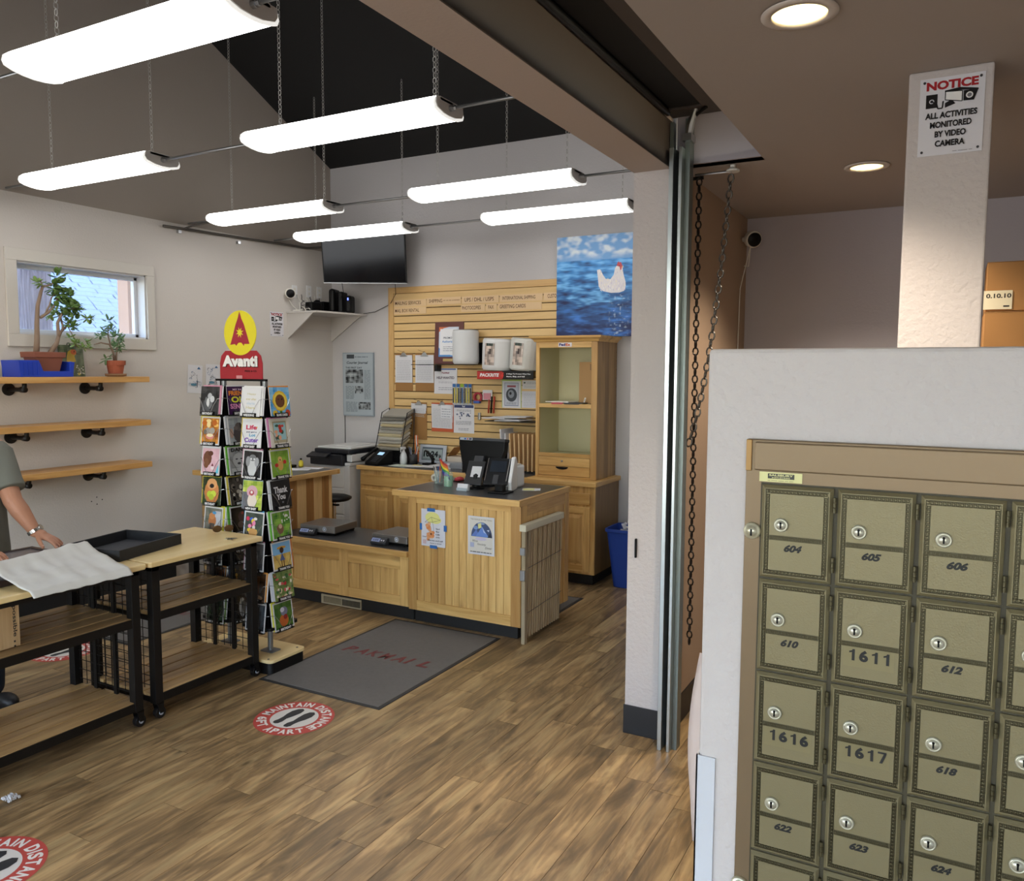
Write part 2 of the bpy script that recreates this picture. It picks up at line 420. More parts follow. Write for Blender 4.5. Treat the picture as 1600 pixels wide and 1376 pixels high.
S(G().box(-1.186, -2.6, 2.736, -1.181, 3.70, 2.94), 'trim_header_shade_face', header_d)  # thin dark sheet carries the shade on the beam's side
pp = [(3.706, 0), (6.85, 0), (6.85, roofz(6.85)), (3.706, roofz(3.706))]
S(G().prism(pp, 'x', -1.366, -1.182), 'wall_partition', walllilac)
S(G().box(-1.182, 3.74, 0, -1.16, 5.17, 2.744), 'wall_lobby_left', wall_shaded)
S(G().box(-1.182, 5.17, 0, 2.1, 5.3, 2.8), 'wall_lobby_back', mp('lobby_back_paint', 'b0aab0', .75, bump=.3, bscale=75))
S(G().box(2.0, -2.6, 0, 2.1, 5.3, 2.84), 'wall_lobby_right', wallp)
lobbyc = mp('lobby_ceiling_paint', 'a69d96', .8, bump=.12, bscale=80)
g = G()
DL = ((-.398, 2.305), (-.390, 4.105)); hw = .15
def strips(x0, y0, x1, y1, c):
    cx, cy = c
    for q in ((x0, y0, x1, cy-hw), (x0, cy+hw, x1, y1), (x0, cy-hw, cx-hw, cy+hw), (cx+hw, cy-hw, x1, cy+hw)): g.box(q[0], q[1], 2.744, q[2], q[3], 2.78)
    n = 32; sq = []; ci = []
    for k in range(n):
        a_ = 2*pi*k/n; m_ = max(abs(cos(a_)), abs(sin(a_))); sq.append((cx+hw*cos(a_)/m_, cy+hw*sin(a_)/m_, 2.744)); ci.append((cx+.072*cos(a_), cy+.072*sin(a_), 2.744))
    g.add(sq+ci, [(k, (k+1) % n, (k+1) % n+n, k+n) for k in range(n)])
strips(-.78, -2.6, 2.1, 3.72, DL[0]); strips(-1.16, 3.72, 2.1, 5.3, DL[1])
S(g, 'ceiling_lobby', lobbyc)
S(G().box(-1.16, -2.6, 3.05, 2.1, 5.3, 3.1), 'ceiling_void', blackp)
S(G().box(-1.016, -2.6, 2.96, -.74, 3.705, 3.0).box(-1.182, 3.592, 2.96, -1.016, 3.71, 3.0), 'ceiling_shutter_pocket', mp('pocket_paint', '5d5652', .8))
S(G().box(-1.16, 3.706, 2.744, -.78, 3.78, 2.99), 'wall_pocket_end', mp('pocket_end_paint', 'a09ba2', .75))
# front of the building behind the viewer: glazed
g = G()
for x in (-5.99, -4.4, -2.8, -1.36, .3, 1.9): g.box(x, -2.6, 0, x+.16, -2.5, 2.7)
g.box(-5.99, -2.6, 0, 2.1, -2.5, .5).box(-5.99, -2.6, 2.5, 2.1, -2.5, 6)
S(g, 'wall_front', wallp)
S(G().box(-5.9, -2.56, .5, 2.0, -2.55, 2.5), 'window_2', mp('clear_pane', 'ffffff', .05, alpha=.12))
# baseboards
S(G().box(XL, 2.2, 0, XL+.06, 4.6, .37).box(XL, 2.2, .37, XL+.045, 4.6, .385), 'baseboard_left', blackp, bev=.004)
S(G().box(-1.372, 3.699, 0, -1.186, 3.706, .146).box(-1.186, 3.699, 0, -1.180, 3.74, .146), 'baseboard_jamb', blackv, bev=.002)
S(G().box(-1.16, 3.74, 0, -1.152, 5.17, .146), 'baseboard_lobby', blackv)
S(G().box(XL, 6.69, 0, -1.366, 6.70, .13), 'baseboard_back', blackv)
# window 1: casing, reveal, sash, pane
w = T('window_1', (XL, 3.9, 1.96), None, None); w['kind'] = 'structure'
def casing(name, y0, z0, y1, z1):
    G().box(XL, y0, z0, XL+.02, y1, z1).o(name, trimw, parent=w, bev=.003)
casing('window_casing', 3.31, 2.56, 4.505, 2.646); casing('window_casing', 3.31, 1.958, 4.505, 2.046)
casing('window_casing', 3.31, 2.046, 3.388, 2.56); casing('window_casing', 4.434, 2.046, 4.505, 2.56)
g = G(); t = .012
g.box(XL-.15, a, c, XL, b, c+t).box(XL-.15, a, d-t, XL, b, d).box(XL-.15, a, c, XL, a+t, d).box(XL-.15, b-t, c, XL, b, d)
g.o('window_reveal', mp('reveal_paint', 'd8d8da', .45), parent=w)
g = G(); x0, x1 = XL-.13, XL-.09; s_ = .03
g.box(x0, a+t, c+t, x1, b-t, c+t+s_).box(x0, a+t, d-t-s_, x1, b-t, d-t).box(x0, a+t, c+t, x1, a+t+s_, d-t).box(x0, b-t-s_, c+t, x1, b-t, d-t)
g.o('window_sash', mp('vinyl_sash', 'dfe3e8', .35), parent=w, bev=.004)
G().box(XL-.112, a+t, c+t, XL-.108, b-t, d-t).o('window_pane', MATS['clear_pane'], parent=w)
# outside: tree trunk, shingled roof, corner board
bark = mp('bark', '9a8e98', .9, bump=1.0, bscale=30, var=.3)
def trunk(u, v):
    q = 2*pi*u; z = -.5+5*v; r = .17-.022*abs(noise.noise(Vector((cos(q)*11, sin(q)*11, z*2.6))))-.012*abs(noise.noise(Vector((cos(q)*24, sin(q)*24, z*7))))
    return (-7.55+r*cos(q), 4.52+r*sin(q), z)
G().grid(trunk, 150, 120).o('tree_trunk', bark, label='furrowed grey tree trunk seen through the high window', cat='tree', smooth=True)
rt = T('neighbour_roof', (-10, 8, 1.4), 'blue grey shingled roof of a neighbouring building beyond the high window', 'roof')
g = G(); R = random.Random(5)
for i in range(68):
    z0 = .3+i*.0735; x0 = -9.2-i*.077; y = 3.0-R.random()*.3
    while y < 11:
        wd = .34+.02*R.random(); h = R.uniform(-.006, .006)
        g.add([(x0, y, z0+h), (x0, y+wd-.012, z0+h), (x0-.10, y+wd-.012, z0+.078+h), (x0-.10, y, z0+.078+h), (x0, y, z0-.024), (x0, y+wd-.012, z0-.024)], [(0, 1, 2, 3), (4, 5, 1, 0)])
        y += wd
g.o('shingle_course', mp('blue_shingle', '5d7396', .85, var=.12, bscale=9), parent=rt, kind='stuff')
G().box(-14.6, 3, .1, -9.25, 11, .2).o('eave', trimw, parent=rt)
G().add([(-9.25, 2.5, .25), (-9.25, 11.5, .25), (-14.6, 11.5, 5.35), (-14.6, 2.5, 5.35)], [(0, 1, 2, 3)]).o('roof_deck', mp('roof_felt', '4a5a74', .9), parent=rt)
cb = T('corner_board', (-6.35, 4.64, 1.5), 'pale orange corner board outside the high window', 'post')
G().box(-6.42, 4.60, -.2, -6.28, 4.66, 3.4).o('board', mp('peach_board', 'd8a88c', .7), parent=cb, bev=.004)
G().box(-6.40, 4.665, -.2, -6.32, 4.69, 3.4).o('trim_strip', mp('pale_board', 'e0d4cc', .7), parent=cb, bev=.003)
# roller shutter hood in the pocket, guide rail, hand chain
sh = T('roller_shutter', (-1.1, .5, 2.94), 'black rolled-up roller shutter tucked in the ceiling pocket above the opening', 'shutter')
g = G()
for k in range(5): g.box(-1.178, -2.5, 2.95+k*.075, -1.165, 3.59, 2.95+k*.075+.07)
g.o('slat_curtain', mp('shutter_black', '121110', .5, metal=.3), parent=sh, bev=.004)
G().box(-1.165, -2.5, 2.965, -1.018, 3.59, 3.3).o('coil_hood', mp('hood_black', '0d0c0c', .6), parent=sh, bev=.01)
G().tube([(-1.168, -2.4, 2.948), (-1.168, 3.585, 2.948)], .013, 10).o('bottom_bar', mp('bar_dark', '232120', .35, metal=.6), parent=sh, smooth=True)
gr = T('shutter_guide_rail', (-1.13, 3.68, 0), 'tall galvanised shutter guide rail with a dark slot beside the jamb', 'rail')
G().box(-1.180, 3.66, 0, -1.163, 3.698, 2.93).o('back_angle', mp('weathered_zinc', '7b8481', .4, metal=.7), parent=gr, bev=.001)
G().box(-1.163, 3.60, 0, -1.142, 3.698, 2.80).o('outer_flange', galv, parent=gr, bev=.002)
G().box(-1.142, 3.675, 0, -1.118, 3.698, 2.80).o('slot', black, parent=gr)
G().box(-1.118, 3.60, 0, -1.103, 3.698, 2.80).o('inner_flange', galv, parent=gr, bev=.002)
G().box(-1.103, 3.64, 0, -1.079, 3.698, 2.93).o('side_angle', mp('weathered_zinc', ''), parent=gr, bev=.001)
g = G().tube([(-1.09, 3.65, 2.86), (-1.08, 3.64, 2.90), (-1.045, 3.62, 2.99)], [.016, .018, .008], 8); g.box(-1.11, 3.62, 2.83, -1.07, 3.69, 2.86)
g.o('bracket_bolt', steel, parent=gr)
G().tube([(-1.09, 3.66, 2.93), (-1.0, 3.60, 2.955)], .009, 8).o('hook', blackm, parent=gr)
hb = T('chain_bracket', (-.98, 3.80, 2.70), 'small steel rod bracket under the lobby ceiling holding the hand chain', 'bracket')
G().tube([(-1.10, 3.80, 2.715), (-.93, 3.80, 2.715)], .006, 8).o('rod', steel, parent=hb)
G().lathe([(.03, 0), (.03, .008), (.012, .02), (.012, .03)], (-.925, 3.80, 2.712), 16).o('plate', offw, parent=hb)
G().cyl((-1.14, 3.80, 2.70), (-1.06, 3.80, 2.70), .008).o('guide_bar', blackm, parent=hb)
def chain(pts, link, r, g=None, n=8, m=5):
    """oval links laid along a polyline, alternately turned a quarter"""
    g = g or G(); P = [Vector(p) for p in pts]; seg = []; tot = 0
    for a_, b_ in zip(P, P[1:]): seg.append((tot, (b_-a_).length, a_, b_)); tot += (b_-a_).length
    step = link*.72; k = 0; d_ = step/2
    while d_ < tot:
        for t0, l, a_, b_ in seg:
            if t0 <= d_ <= t0+l: break
        t = (b_-a_).normalized(); c_ = a_+t*(d_-t0)
        u = t.cross(Vector((0, 1, .01))); u = u.normalized() if u.length > 1e-3 else Vector((1, 0, 0)); v = t.cross(u)
        if k % 2: u, v = v, u
        ring = [c_+t*(link*.5-r)*cos(2*pi*q/n)+u*(link*.27)*sin(2*pi*q/n) for q in range(n)]
        g.tube(ring, r, m, closed=True); k += 1; d_ += step
    return g
cp = [(-.932, 3.80, 2.70), (-.945, 3.79, 2.5), (-.962, 3.77, 2.25), (-.985, 3.75, 2.0), (-1.0, 3.74, 1.86), (-1.02, 3.73, 1.72), (-1.045, 3.72, 1.58), (-1.075, 3.71, 1.46)]
chain(cp, .05, .0042).o('hand_chain', mp('chain_steel', '6d6a66', .35, metal=.9), label='steel hand chain drooping from the ceiling bracket towards the guide rail', cat='chain', smooth=True)
chain([(-1.068, 3.76, 2.69), (-1.066, 3.76, 1.5), (-1.063, 3.76, .5)], .045, .004, m=4).o('hand_chain', mp('chain_dark', '35312e', .4, metal=.8), label='dark hand chain hanging straight down behind the guide rail', cat='chain', smooth=True)
G().box(-1.326, 3.69, .895, -1.316, 3.706, .99).o('wall_pull', black, label='small black vertical handle on the white jamb', cat='handle', bev=.004)
# conduit along the left wall
cd = mp('conduit', '5a5651', .45, metal=.5)
G().tube([(XL+.03, 4.60, 2.985), (XL+.03, 6.3, 3.03), (XL+.05, 6.4, 3.045), (-5.5, 6.42, 3.05)], .011, 8).tube([(-5.45, 4.85, 3.04), (-5.75, 4.85, 3.02), (XL+.03, 4.80, 2.99)], .009, 8).o('wall_conduit', cd, label='thin grey electrical conduit along the top of the left wall', cat='conduit', smooth=True)
for y in (4.75, 5.4): G().box(XL, y, 2.95, XL+.03, y+.03, 2.975).o('conduit_clip', steel, label='small clip under the conduit, '+('nearer the window' if y < 5 else 'nearer the room corner'), cat='clip')
# ------------------------------------------------------------------ hanging light fixtures
def lens_mat():
    m, N, L, b = nodes('prismatic_lens')
    tc = N.new('ShaderNodeNewGeometry'); wv = N.new('ShaderNodeTexWave'); wv.bands_direction = 'X'; wv.inputs['Scale'].default_value = 30
    L.new(tc.outputs['Position'], wv.inputs['Vector'])
    mr = N.new('ShaderNodeMapRange'); mr.inputs[3].default_value = .72; mr.inputs[4].default_value = 1.0; L.new(wv.outputs[1], mr.inputs[0])
    ml = N.new('ShaderNodeMath'); ml.operation = 'MULTIPLY'; ml.inputs[1].default_value = 6.0; L.new(mr.outputs[0], ml.inputs[0])
    b.inputs['Base Color'].default_value = (.5, .5, .5, 1); b.inputs['Emission Color'].default_value = (1, .985, .965, 1)
    L.new(ml.outputs[0], b.inputs['Emission Strength']); return m
lensm = lens_mat()
capm = mp('fixture_end_plate', 'b9b7b4', .5)
def fixture(x0, x1, yc, label, far_chains=True):
    t = T('ceiling_light', ((x0+x1)/2, yc, 3.0), label, 'light', 'wraparound lights hung on chains')
    sec = [(-.100, 3.078), (-.120, 3.062), (-.126, 3.040), (-.118, 3.022), (-.085, 3.010), (-.045, 3.003), (0, 3.0), (.045, 3.003), (.085, 3.010), (.118, 3.022), (.126, 3.040), (.120, 3.062), (.100, 3.078)]
    n = len(sec)
    vs = [(x, yc+a, b) for x in (x0+.012, x1-.012) for a, b in sec]
    G().add(vs, [(i, i+1, i+1+n, i+n) for i in range(n-1)]).o('lens', lensm, parent=t, smooth=True)
    cap = [(a*1.03, b-.002) for a, b in sec]
    G().prism([(yc+a, b) for a, b in cap], 'x', x0, x0+.012).o('end_cap', mp('lit_end_cap', 'f2f2ee', .4, emit=.55), parent=t)
    g = G().prism([(yc+a, b) for a, b in [(a*1.03, b-.003) for a, b in sec]], 'x', x1-.014, x1-.006); g.o('end_cap', mp('lit_end_cap', ''), parent=t)
    plate = [(-.112, 3.075), (-.118, 3.045), (-.105, 3.026), (-.05, 3.012), (0, 3.009), (.05, 3.012), (.105, 3.026), (.118, 3.045), (.112, 3.075)]
    G().prism([(yc+a, b) for a, b in plate], 'x', x1-.006, x1).o('end_plate', capm, parent=t)
    G().box(x0, yc-.085, 3.060, x1, yc+.085, 3.080).o('housing', mp('housing_white', 'c9c9c6', .5), parent=t, bev=.003)
    for x in (x0+.17, x1-.09):
        zt = roofz(yc)
        chain([(x, yc, 3.078), (x, yc, min(zt, 4.95))], .034, .0022, m=3, n=6).o('chain', mp('light_chain', 'b5b3af', .5, metal=.3), parent=t)
    return t
XA, XB = (-5.45, -4.20), (-3.42, -2.16)
rows = [(2.10, 'a'), (3.34, 'b'), (4.86, 'c'), (5.86, 'd')]
fixture(*XB, 2.10, 'large lit wraparound light nearest the camera, its underside ribbed')
fixture(*XA, 3.34, 'lit wraparound light above the plants window, second row from the camera')
fixture(*XB, 3.34, 'lit wraparound light next to the header beam, second row from the camera')
fixture(*XA, 4.86, 'lit wraparound light above the yellow rack sign, third row from the camera')
fixture(*XB, 4.86, 'lit wraparound light in the third row, above the slatted wall')
fixture(*XA, 5.86, 'lit wraparound light hanging right in front of the television')
fixture(*XB, 5.86, 'lit wraparound light farthest back, above the seascape painting')
fixture(*XA, 2.10, 'lit wraparound light of the nearest row, beyond the left of the frame')
for yc, xs in ((2.10, (XA, XB)), (3.34, (XA, XB)), (4.86, (XA, XB)), (5.86, (XA, XB))):
    t = T('light_conduit', (-3.8, yc, 3.05), {2.10: 'steel conduit tube joining the lights nearest the camera', 3.34: 'steel conduit tube joining the second row of lights', 4.86: 'steel conduit tube joining the third row of lights', 5.86: 'steel conduit tube joining the farthest row of lights'}[yc], 'conduit')
    for a_, b_ in ((XL+.02, XA[0]), (XA[1], XB[0]), (XB[1], -1.37)): G().tube([(a_, yc, 3.045), (b_, yc, 3.045)], .0085, 8).o('tube', mp('bright_conduit', 'a3a5a6', .35, metal=.85), parent=t, smooth=True)
    for x in (XA[1], XB[1]): G().cyl((x-.002, yc, 3.045), (x+.02, yc, 3.045), .016, n=8).cyl((x+.02, yc, 3.045), (x+.035, yc, 3.045), .012, n=6).o('coupling', steel, parent=t)
# ------------------------------------------------------------------ lobby: post, pony wall, downlights
S(G().box(-.164, 2.925, 0, .070, 3.14, 2.744), 'wall_post', walllilac, bev=.006)
S(G().box(-.31, 1.16, 0, 2.0, 1.32, 1.833), 'wall_pony', walllilac, bev=.006)
S(G().box(-.3125, 1.157, 0, -.284, 1.16, 1.229).box(-.3125, 1.157, 0, -.31, 1.19, 1.229), 'trim_corner_guard', mp('guard_plastic', 'c6c8cf', .3))
def downlight(x, y, label):
    t = T('recessed_light', (x, y, 2.70), label, 'light', 'recessed lobby downlights')
    G().lathe([(.098, 2.741), (.098, 2.738), (.072, 2.735), (.070, 2.742)], (x, y, 0), 32, cap=False).o('trim_ring', mp('ring_white', 'c9c0b8', .45), parent=t, smooth=True)
    g = G().lathe([(.070, 2.742), (.064, 2.80), (.058, 2.85)], (x, y, 0), 32, cap=False)
    g.o('baffle', mp('warm_baffle', (.95, .86, .50), .4, emit=.42), parent=t, smooth=True)
    G().ball((x, y, 2.81), .048, .048, .03).o('bulb', mp('bulb_glow', (1.0, .9, .72), .4, emit=9), parent=t, smooth=True)
    l = bpy.data.lights.new('downlight', 'SPOT'); l.energy = 85; l.color = (1, .84, .66); l.spot_size = radians(120); l.spot_blend = .7; l.shadow_soft_size = .06
    ob = bpy.data.objects.new('downlight_lamp', l); COL.objects.link(ob); ob.parent = t; ob.location = (0, 0, .035)
# openings for the cans are dark rings above the ceiling skin
downlight(-.398, 2.305, 'round recessed downlight with a ribbed cream baffle near the top edge')
downlight(-.390, 4.105, 'smaller-looking recessed downlight in front of the lobby back wall')
# notice signs
def notice(org, ux, name, label, s=1.0, wall=None):
    a = Art(org, ux, Z, .178, .236)
    a.rect(0, 0, 1, 1, 'd9d9e0'); a.text('NOTICE', .10, .84, .90, .955, 'a3242c', .05)
    a.rect(.10, .615, .28, .79, '15151a'); a.ell(.19, .70, .04, .028, 'd9d9e0'); a.ell(.19, .70, .025, .018, '15151a')
    a.line([(.19, .70), (.27, .66), (.29, .60), (.36, .60), (.37, .69)], .004, '15151a')
    a.poly([(.40, .60), (.56, .64), (.50, .70), (.40, .66)], '15151a')
    a.poly([(.39, .82), (.62, .84), (.90, .80), (.90, .78), (.66, .80), (.39, .80)], '15151a')
    a.poly([(.40, .805), (.66, .79), (.66, .66), (.40, .70)], 'eeeeee'); a.line([(.40, .805), (.66, .79), (.66, .66), (.40, .70), (.40, .805)], .0025, '15151a')
    a.poly([(.68, .79), (.90, .79), (.84, .655), (.68, .66)], '15151a'); a.ell(.77, .725, .055, .04, 'eeeeee'); a.ell(.77, .725, .035, .026, '77777c')
    for k, tx in enumerate(('ALL ACTIVITIES', 'MONITORED', 'BY VIDEO', 'CAMERA')):
        w_ = (.40, .32, .24, .23)[k]; v = .47-k*.122
        a.text(tx, .5-w_, v, .5+w_, v+.082, '17181c', .035)
    a.lines(.55, .025, .85, .045, 1, '8a8a90')
    t = T(name, org, label, 'sign')
    b = G(); o, u = Vector(org), Vector(ux).normalized(); n = u.cross(Z)
    q = [o+u*x_+Z*z_ for x_, z_ in ((0, 0), (.178, 0), (.178, .236), (0, .236))]
    b.add([p-n*.0015 for p in q]+[p for p in q], [(0, 3, 2, 1), (4, 5, 6, 7), (0, 1, 5, 4), (1, 2, 6, 5), (2, 3, 7, 6), (3, 0, 4, 7)])
    b.o('panel', white, parent=t); a.o('print', PRINTG, parent=t)
    for x_, z_ in ((.012, .012), (.166, .012), (.012, .224), (.166, .224)):
        c_ = o+u*x_+Z*z_
        G().cyl(c_, c_+n*.003, .004, n=10).o('screw', dgrey, parent=t)
notice((-.131, 2.9225, 2.482), X, 'notice_sign', 'white NOTICE video camera sign screwed to the lobby post')
notice((XL+.003, 5.800, 2.128), (0, .9, 0), 'notice_sign', 'white NOTICE video camera sign on the wall beside the corner shelf')
# ------------------------------------------------------------------ brass mailbox bank
brass = mp('antique_brass', '80775a', .45, metal=.45, bump=.10, bscale=500)
brassd = mp('brass_recess', '565039', .55, metal=.4)
brassk = mp('brass_fretwork', '4d4731', .4, metal=.55)
bronze = mp('champagne_frame', '7d6a52', .38, metal=.45)
bank = T('mailbox_bank', (0, 1.15, .97), 'wall-mounted bank of antique brass locking mailboxes with numbered doors', 'mailboxes')
f0, f1 = 1.150, 1.158
g = G(); g.box(-.250, f0, .955, .19, f1+.01, 1.707)
g.o('frame', bronze, parent=bank, bev=.0015)
G().box(-.238, f0-.004, 1.664, .188, f0+.001, 1.704).o('top_rail_panel', bronze, parent=bank, bev=.002)
G().box(-.2285, f0-.0006, .965, .170, f0+.001, 1.6475).o('door_gap_shadow', mp('gap_shadow_dark', '3b3522', .6), parent=bank)  # dark sheet proud of the frame stands for shadow between doors
G().box(-.250, f0-.003, 1.6625, -.242, f0+.001, 1.707).o('corner_strip', mp('gold_edge', '8f7046', .35, metal=.6), parent=bank, bev=.001)
DW, DH, PX_, PZ_ = .0932, .1302, .0990, .1335
dx0, dz0 = -.2262, 1.6450
def door_parts():
    yf = f0-.007
    g = G(); x0, x1, z1, z0 = dx0, dx0+DW, dz0, dz0-DH
    # slab with chamfered rim
    def ring(i, y): return [(x0+i, y, z0+i), (x1-i, y, z0+i), (x1-i, y, z1-i), (x0+i, y, z1-i)]
    R_ = [ring(0, f0+.001), ring(0, yf+.004), ring(.0042, yf), ring(.0052, yf), ring(.0056, yf+.0014), ring(.0112, yf+.0014), ring(.0116, yf+.0004)]
    vs = [p for r in R_ for p in r]; fs = []
    for k in range(len(R_)-1):
        for j in range(4):
            a, b = k*4+j, k*4+(j+1) % 4; fs.append((a, b, b+4, a+4))
    fs.append(tuple(range(len(vs)-4, len(vs))))
    g.add(vs, fs)
    d = g.o('mailbox_door', brass, parent=bank)
    # recessed band across, fretwork
    zb = z1-.0730
    G().box(x0+.0116, yf-.0001, zb-.0034, x1-.0116, yf+.0006, zb+.0034).o('divider_band', brassd, parent=d)
    g = G(); yk = yf+.0006; th = .0011
    def seg(c, u, v, a, b, e):
        p = c+u*a[0]*e+v*a[1]*e; q = c+u*b[0]*e+v*b[1]*e
        lo = Vector((min(p.x, q.x)-th/2, yk-.0006, min(p.z, q.z)-th/2)); hi = Vector((max(p.x, q.x)+th/2, yk+.0006, max(p.z, q.z)+th/2))
        g.box(lo.x, lo.y, lo.z, hi.x, hi.y, hi.z)
    path = [(0, 0), (0, 1), (.72, 1), (.72, .32), (.36, .32)]
    def run(c, u, v, length, e):
        n = max(1, round(length/(e*1.05))); st = length/n
        for i in range(n):
            o_ = c+u*(i*st)
            for a, b in zip(path, path[1:]): seg(o_, u, v, a, b, e*.92)
            seg(o_, u, v, (0, 0), (st/(e*.92), 0), e*.92)
    e = .0046
    run(Vector((x0+.0061, 0, z1-.0061)), X, -Z, DW-.0122, e); run(Vector((x0+.0061, 0, z0+.0061)), X, Z, DW-.0122, e)
    run(Vector((x0+.0061, 0, z0+.0115)), Z, X, DH-.023, e); run(Vector((x1-.0061, 0, z0+.0115)), Z, -X, DH-.023, e)
    yk = yf-.0002
    run(Vector((x0+.0125, 0, zb-.0024)), X, Z, DW-.025, e)
    g.o('fretwork', brassk, parent=d)
    c = Vector((x0+.0275, yf-.0005, z1-.0545))
    G().lathe([(.0098, 0), (.0098, -.0010), (.0086, -.0030), (.0076, -.0030), (.0074, -.0020), (.0066, -.0020), (.0064, -.0042), (0.0004, -.0044)], c, 24, 'y').o('lock', mp('lock_nickel', 'c9c6b4', .3, metal=.6), parent=d, smooth=True)
    G().box(c.x-.0011, c.y-.0052, c.z-.0042, c.x+.0011, c.y-.0040, c.z+.0042).cyl((c.x, c.y-.0040, c.z+.003), (c.x, c.y-.0052, c.z+.003), .0017, n=10).o('keyhole', black, parent=d)
    for zc in (z1-.022, z1-.103):
        g = G()
        for k in range(3): g.cyl((x1+.0022, yf+.001, zc-.010+k*.0070), (x1+.0022, yf+.001, zc-.010+k*.0070+.0064), .0023, n=10)
        g.o('hinge', brassk, parent=d)
    return d
d0 = door_parts()
nums = [['604', '605', '606', '607'], ['610', '1611', '612', '613'], ['1616', '1617', '618', '619'], ['622', '623', '624', '625'], ['', '', '', '']]
kids = [q for q in bpy.data.objects if q.parent == d0]
for j in range(5):
    for i in range(4):
        if i == j == 0: d = d0
        else:
            d = d0.copy(); COL.objects.link(d); d.location = d0.location+Vector((i*PX_, 0, -j*PZ_)); d.parent = bank
            for q in kids: c = q.copy(); COL.objects.link(c); c.parent = d
        ORG[d.name] = ORG[bank.name]; d['label'] = 'brass mailbox door '+nums[j][i] if nums[j][i] else 'brass mailbox door in the lowest row'
        tx = nums[j][i]
        if tx and i < 3:
            cx, cz = dx0+.0425, dz0-.0870
            if len(tx) == 3:
                a = Art((cx-.0105, f0-.0068, cz-.0045), X, Z, .024, .0105, xf=None); a.text(tx, 0, 0, 1, 1, '0c0c0b', .055, .32)
            else:
                a = Art((cx-.0235, f0-.0068, cz-.0080), X, Z, .056, .0155)
                for q_, ch in enumerate(tx):
                    u_ = q_*.25
                    if ch == '1': a.poly([(u_+.11, 0), (u_+.175, 0), (u_+.175, 1), (u_+.125, 1), (u_+.11, .88), (u_+.05, .80), (u_+.05, .66), (u_+.11, .72)], '0e0e0e')
                    elif ch == '7': a.poly([(u_+.02, 1), (u_+.02, .84), (u_+.15, .84), (u_+.06, 0), (u_+.125, 0), (u_+.21, .86), (u_+.21, 1)], '0e0e0e')
                    else: a.text(ch, u_+.02, -.01, u_+.22, 1.01, '0e0e0e', .05)
            a.o('number', PRINT, parent=d)
            if len(tx) == 4: G().box(cx-.028, f0-.00675, cz-.0165, cx+.034, f0-.0066, cz+.0125).o('number_sticker', mp('gold_sticker', '837a5a', .4, metal=.4), parent=d)
for x, z, r, nm in ((-.2385, 1.578, .0118, 'master_lock'), (-.241, 1.052, .0125, 'master_lock')):
    g = G().lathe([(r, 0), (r, -.004), (r*.85, -.006), (r*.62, -.006), (r*.60, -.0085), (.0004, -.009)], (x, f0, z), 28, 'y')
    lk = g.o(nm, mp('lock_body', 'cfcab0', .3, metal=.6), parent=bank, smooth=True)
    G().box(x-.0013, f0-.0105, z-.006, x+.0013, f0-.009, z+.003).o('keyhole', black, parent=lk)
a = Art((-.231, f0-.0012, 1.6488), X, Z, .057, .0135)
a.rect(0, 0, 1, 1, 'd6d295'); a.rect(.2, .34, .82, .86, '2a2d2a'); a.text('SALSBURY', .23, .60, .79, .80, 'd6d295', .03); a.text('INDUSTRIES', .3, .40, .72, .52, 'd6d295'); a.lines(.2, .12, .8, .24, 1, '6a6a50')
a.o('maker_label', PRINTG, parent=bank)
def curl(u, v): return (-.312-.045*u-.02*sin(v*3)*u-.03*max(0, (.25-v))*u, 1.312+.03*u, .98+.34*v)
G().grid(curl, 6, 14).o('hanging_paper', mp('pinkish_paper', 'cbbab4', .6), label='pinkish paper sheet curling out behind the mailbox wall end', cat='paper', smooth=True, solid=.0008)
# security cameras
def dome_cam(c, d, label):
    c = Vector(c); d = Vector(d).normalized(); t = T('security_camera', c, label, 'camera')
    u = d.orthogonal().normalized(); q = d.to_track_quat('Z', 'Y').to_matrix()
    g = G(Matrix.Translation(c) @ q.to_4x4()); g.lathe([(.012, -.05), (.042, -.045), (.05, -.02), (.050, .012), (.044, .022)], (0, 0, 0), 24); g.o('housing', offw, parent=t, smooth=True)
    g = G(Matrix.Translation(c) @ q.to_4x4()); g.lathe([(.042, .022), (.038, .026), (.0005, .028)], (0, 0, 0), 24); g.o('lens_face', black, parent=t, smooth=True)
    return t
t = dome_cam((-1.09, 5.02, 2.595), (.55, -.8, -.25), 'white round security camera with black face high in the lobby corner')
G().tube([(-1.155, 5.04, 2.60), (-1.10, 5.03, 2.60)], .014).o('mount', offw, parent=t); G().tube([(-1.10, 5.0, 2.55), (-1.12, 5.05, 2.44), (-1.155, 5.10, 2.45)], .0035).tube([(-1.10, 5.0, 2.55), (-1.15, 4.98, 2.3), (-1.156, 4.97, 1.5)], .003).o('cable', offw, parent=t)
# cartons behind the post on a steel rack
rk = T('storage_rack', (.55, 4.5, 0), 'grey steel storage rack behind the lobby post carrying cartons', 'rack')
for x in (.12, 1.0):
    for y in (4.3, 4.75): G().box(x-.02, y-.02, 0, x+.02, y+.02, 1.72).o('upright', steel, parent=rk)
for z in (.1, .9, 1.7): G().box(.09, 4.27, z, 1.03, 4.78, z+.03).o('shelf', steel, parent=rk)
card = mp('cardboard', 'a97a45', .75, var=.12, bscale=40)
def carton(x0, y0, z0, x1, y1, z1, label, txt=None, m=card):
    t = T('cardboard_box', ((x0+x1)/2, (y0+y1)/2, z0), label, 'box')
    G().box(x0, y0, z0, x1, y1, z1).o('body', m, parent=t, bev=.002)
    G().box(x0-.0008, y0-.0008, z1-.003, x1+.0008, y1+.0008, z1-.0015).o('flap_seam', mp('carton_seam', '5a3d20', .8), parent=t)
    return t
carton(.115, 4.35, 1.73, .60, 4.72, 2.083, 'brown cardboard box on the rack, lower of the two behind the post')
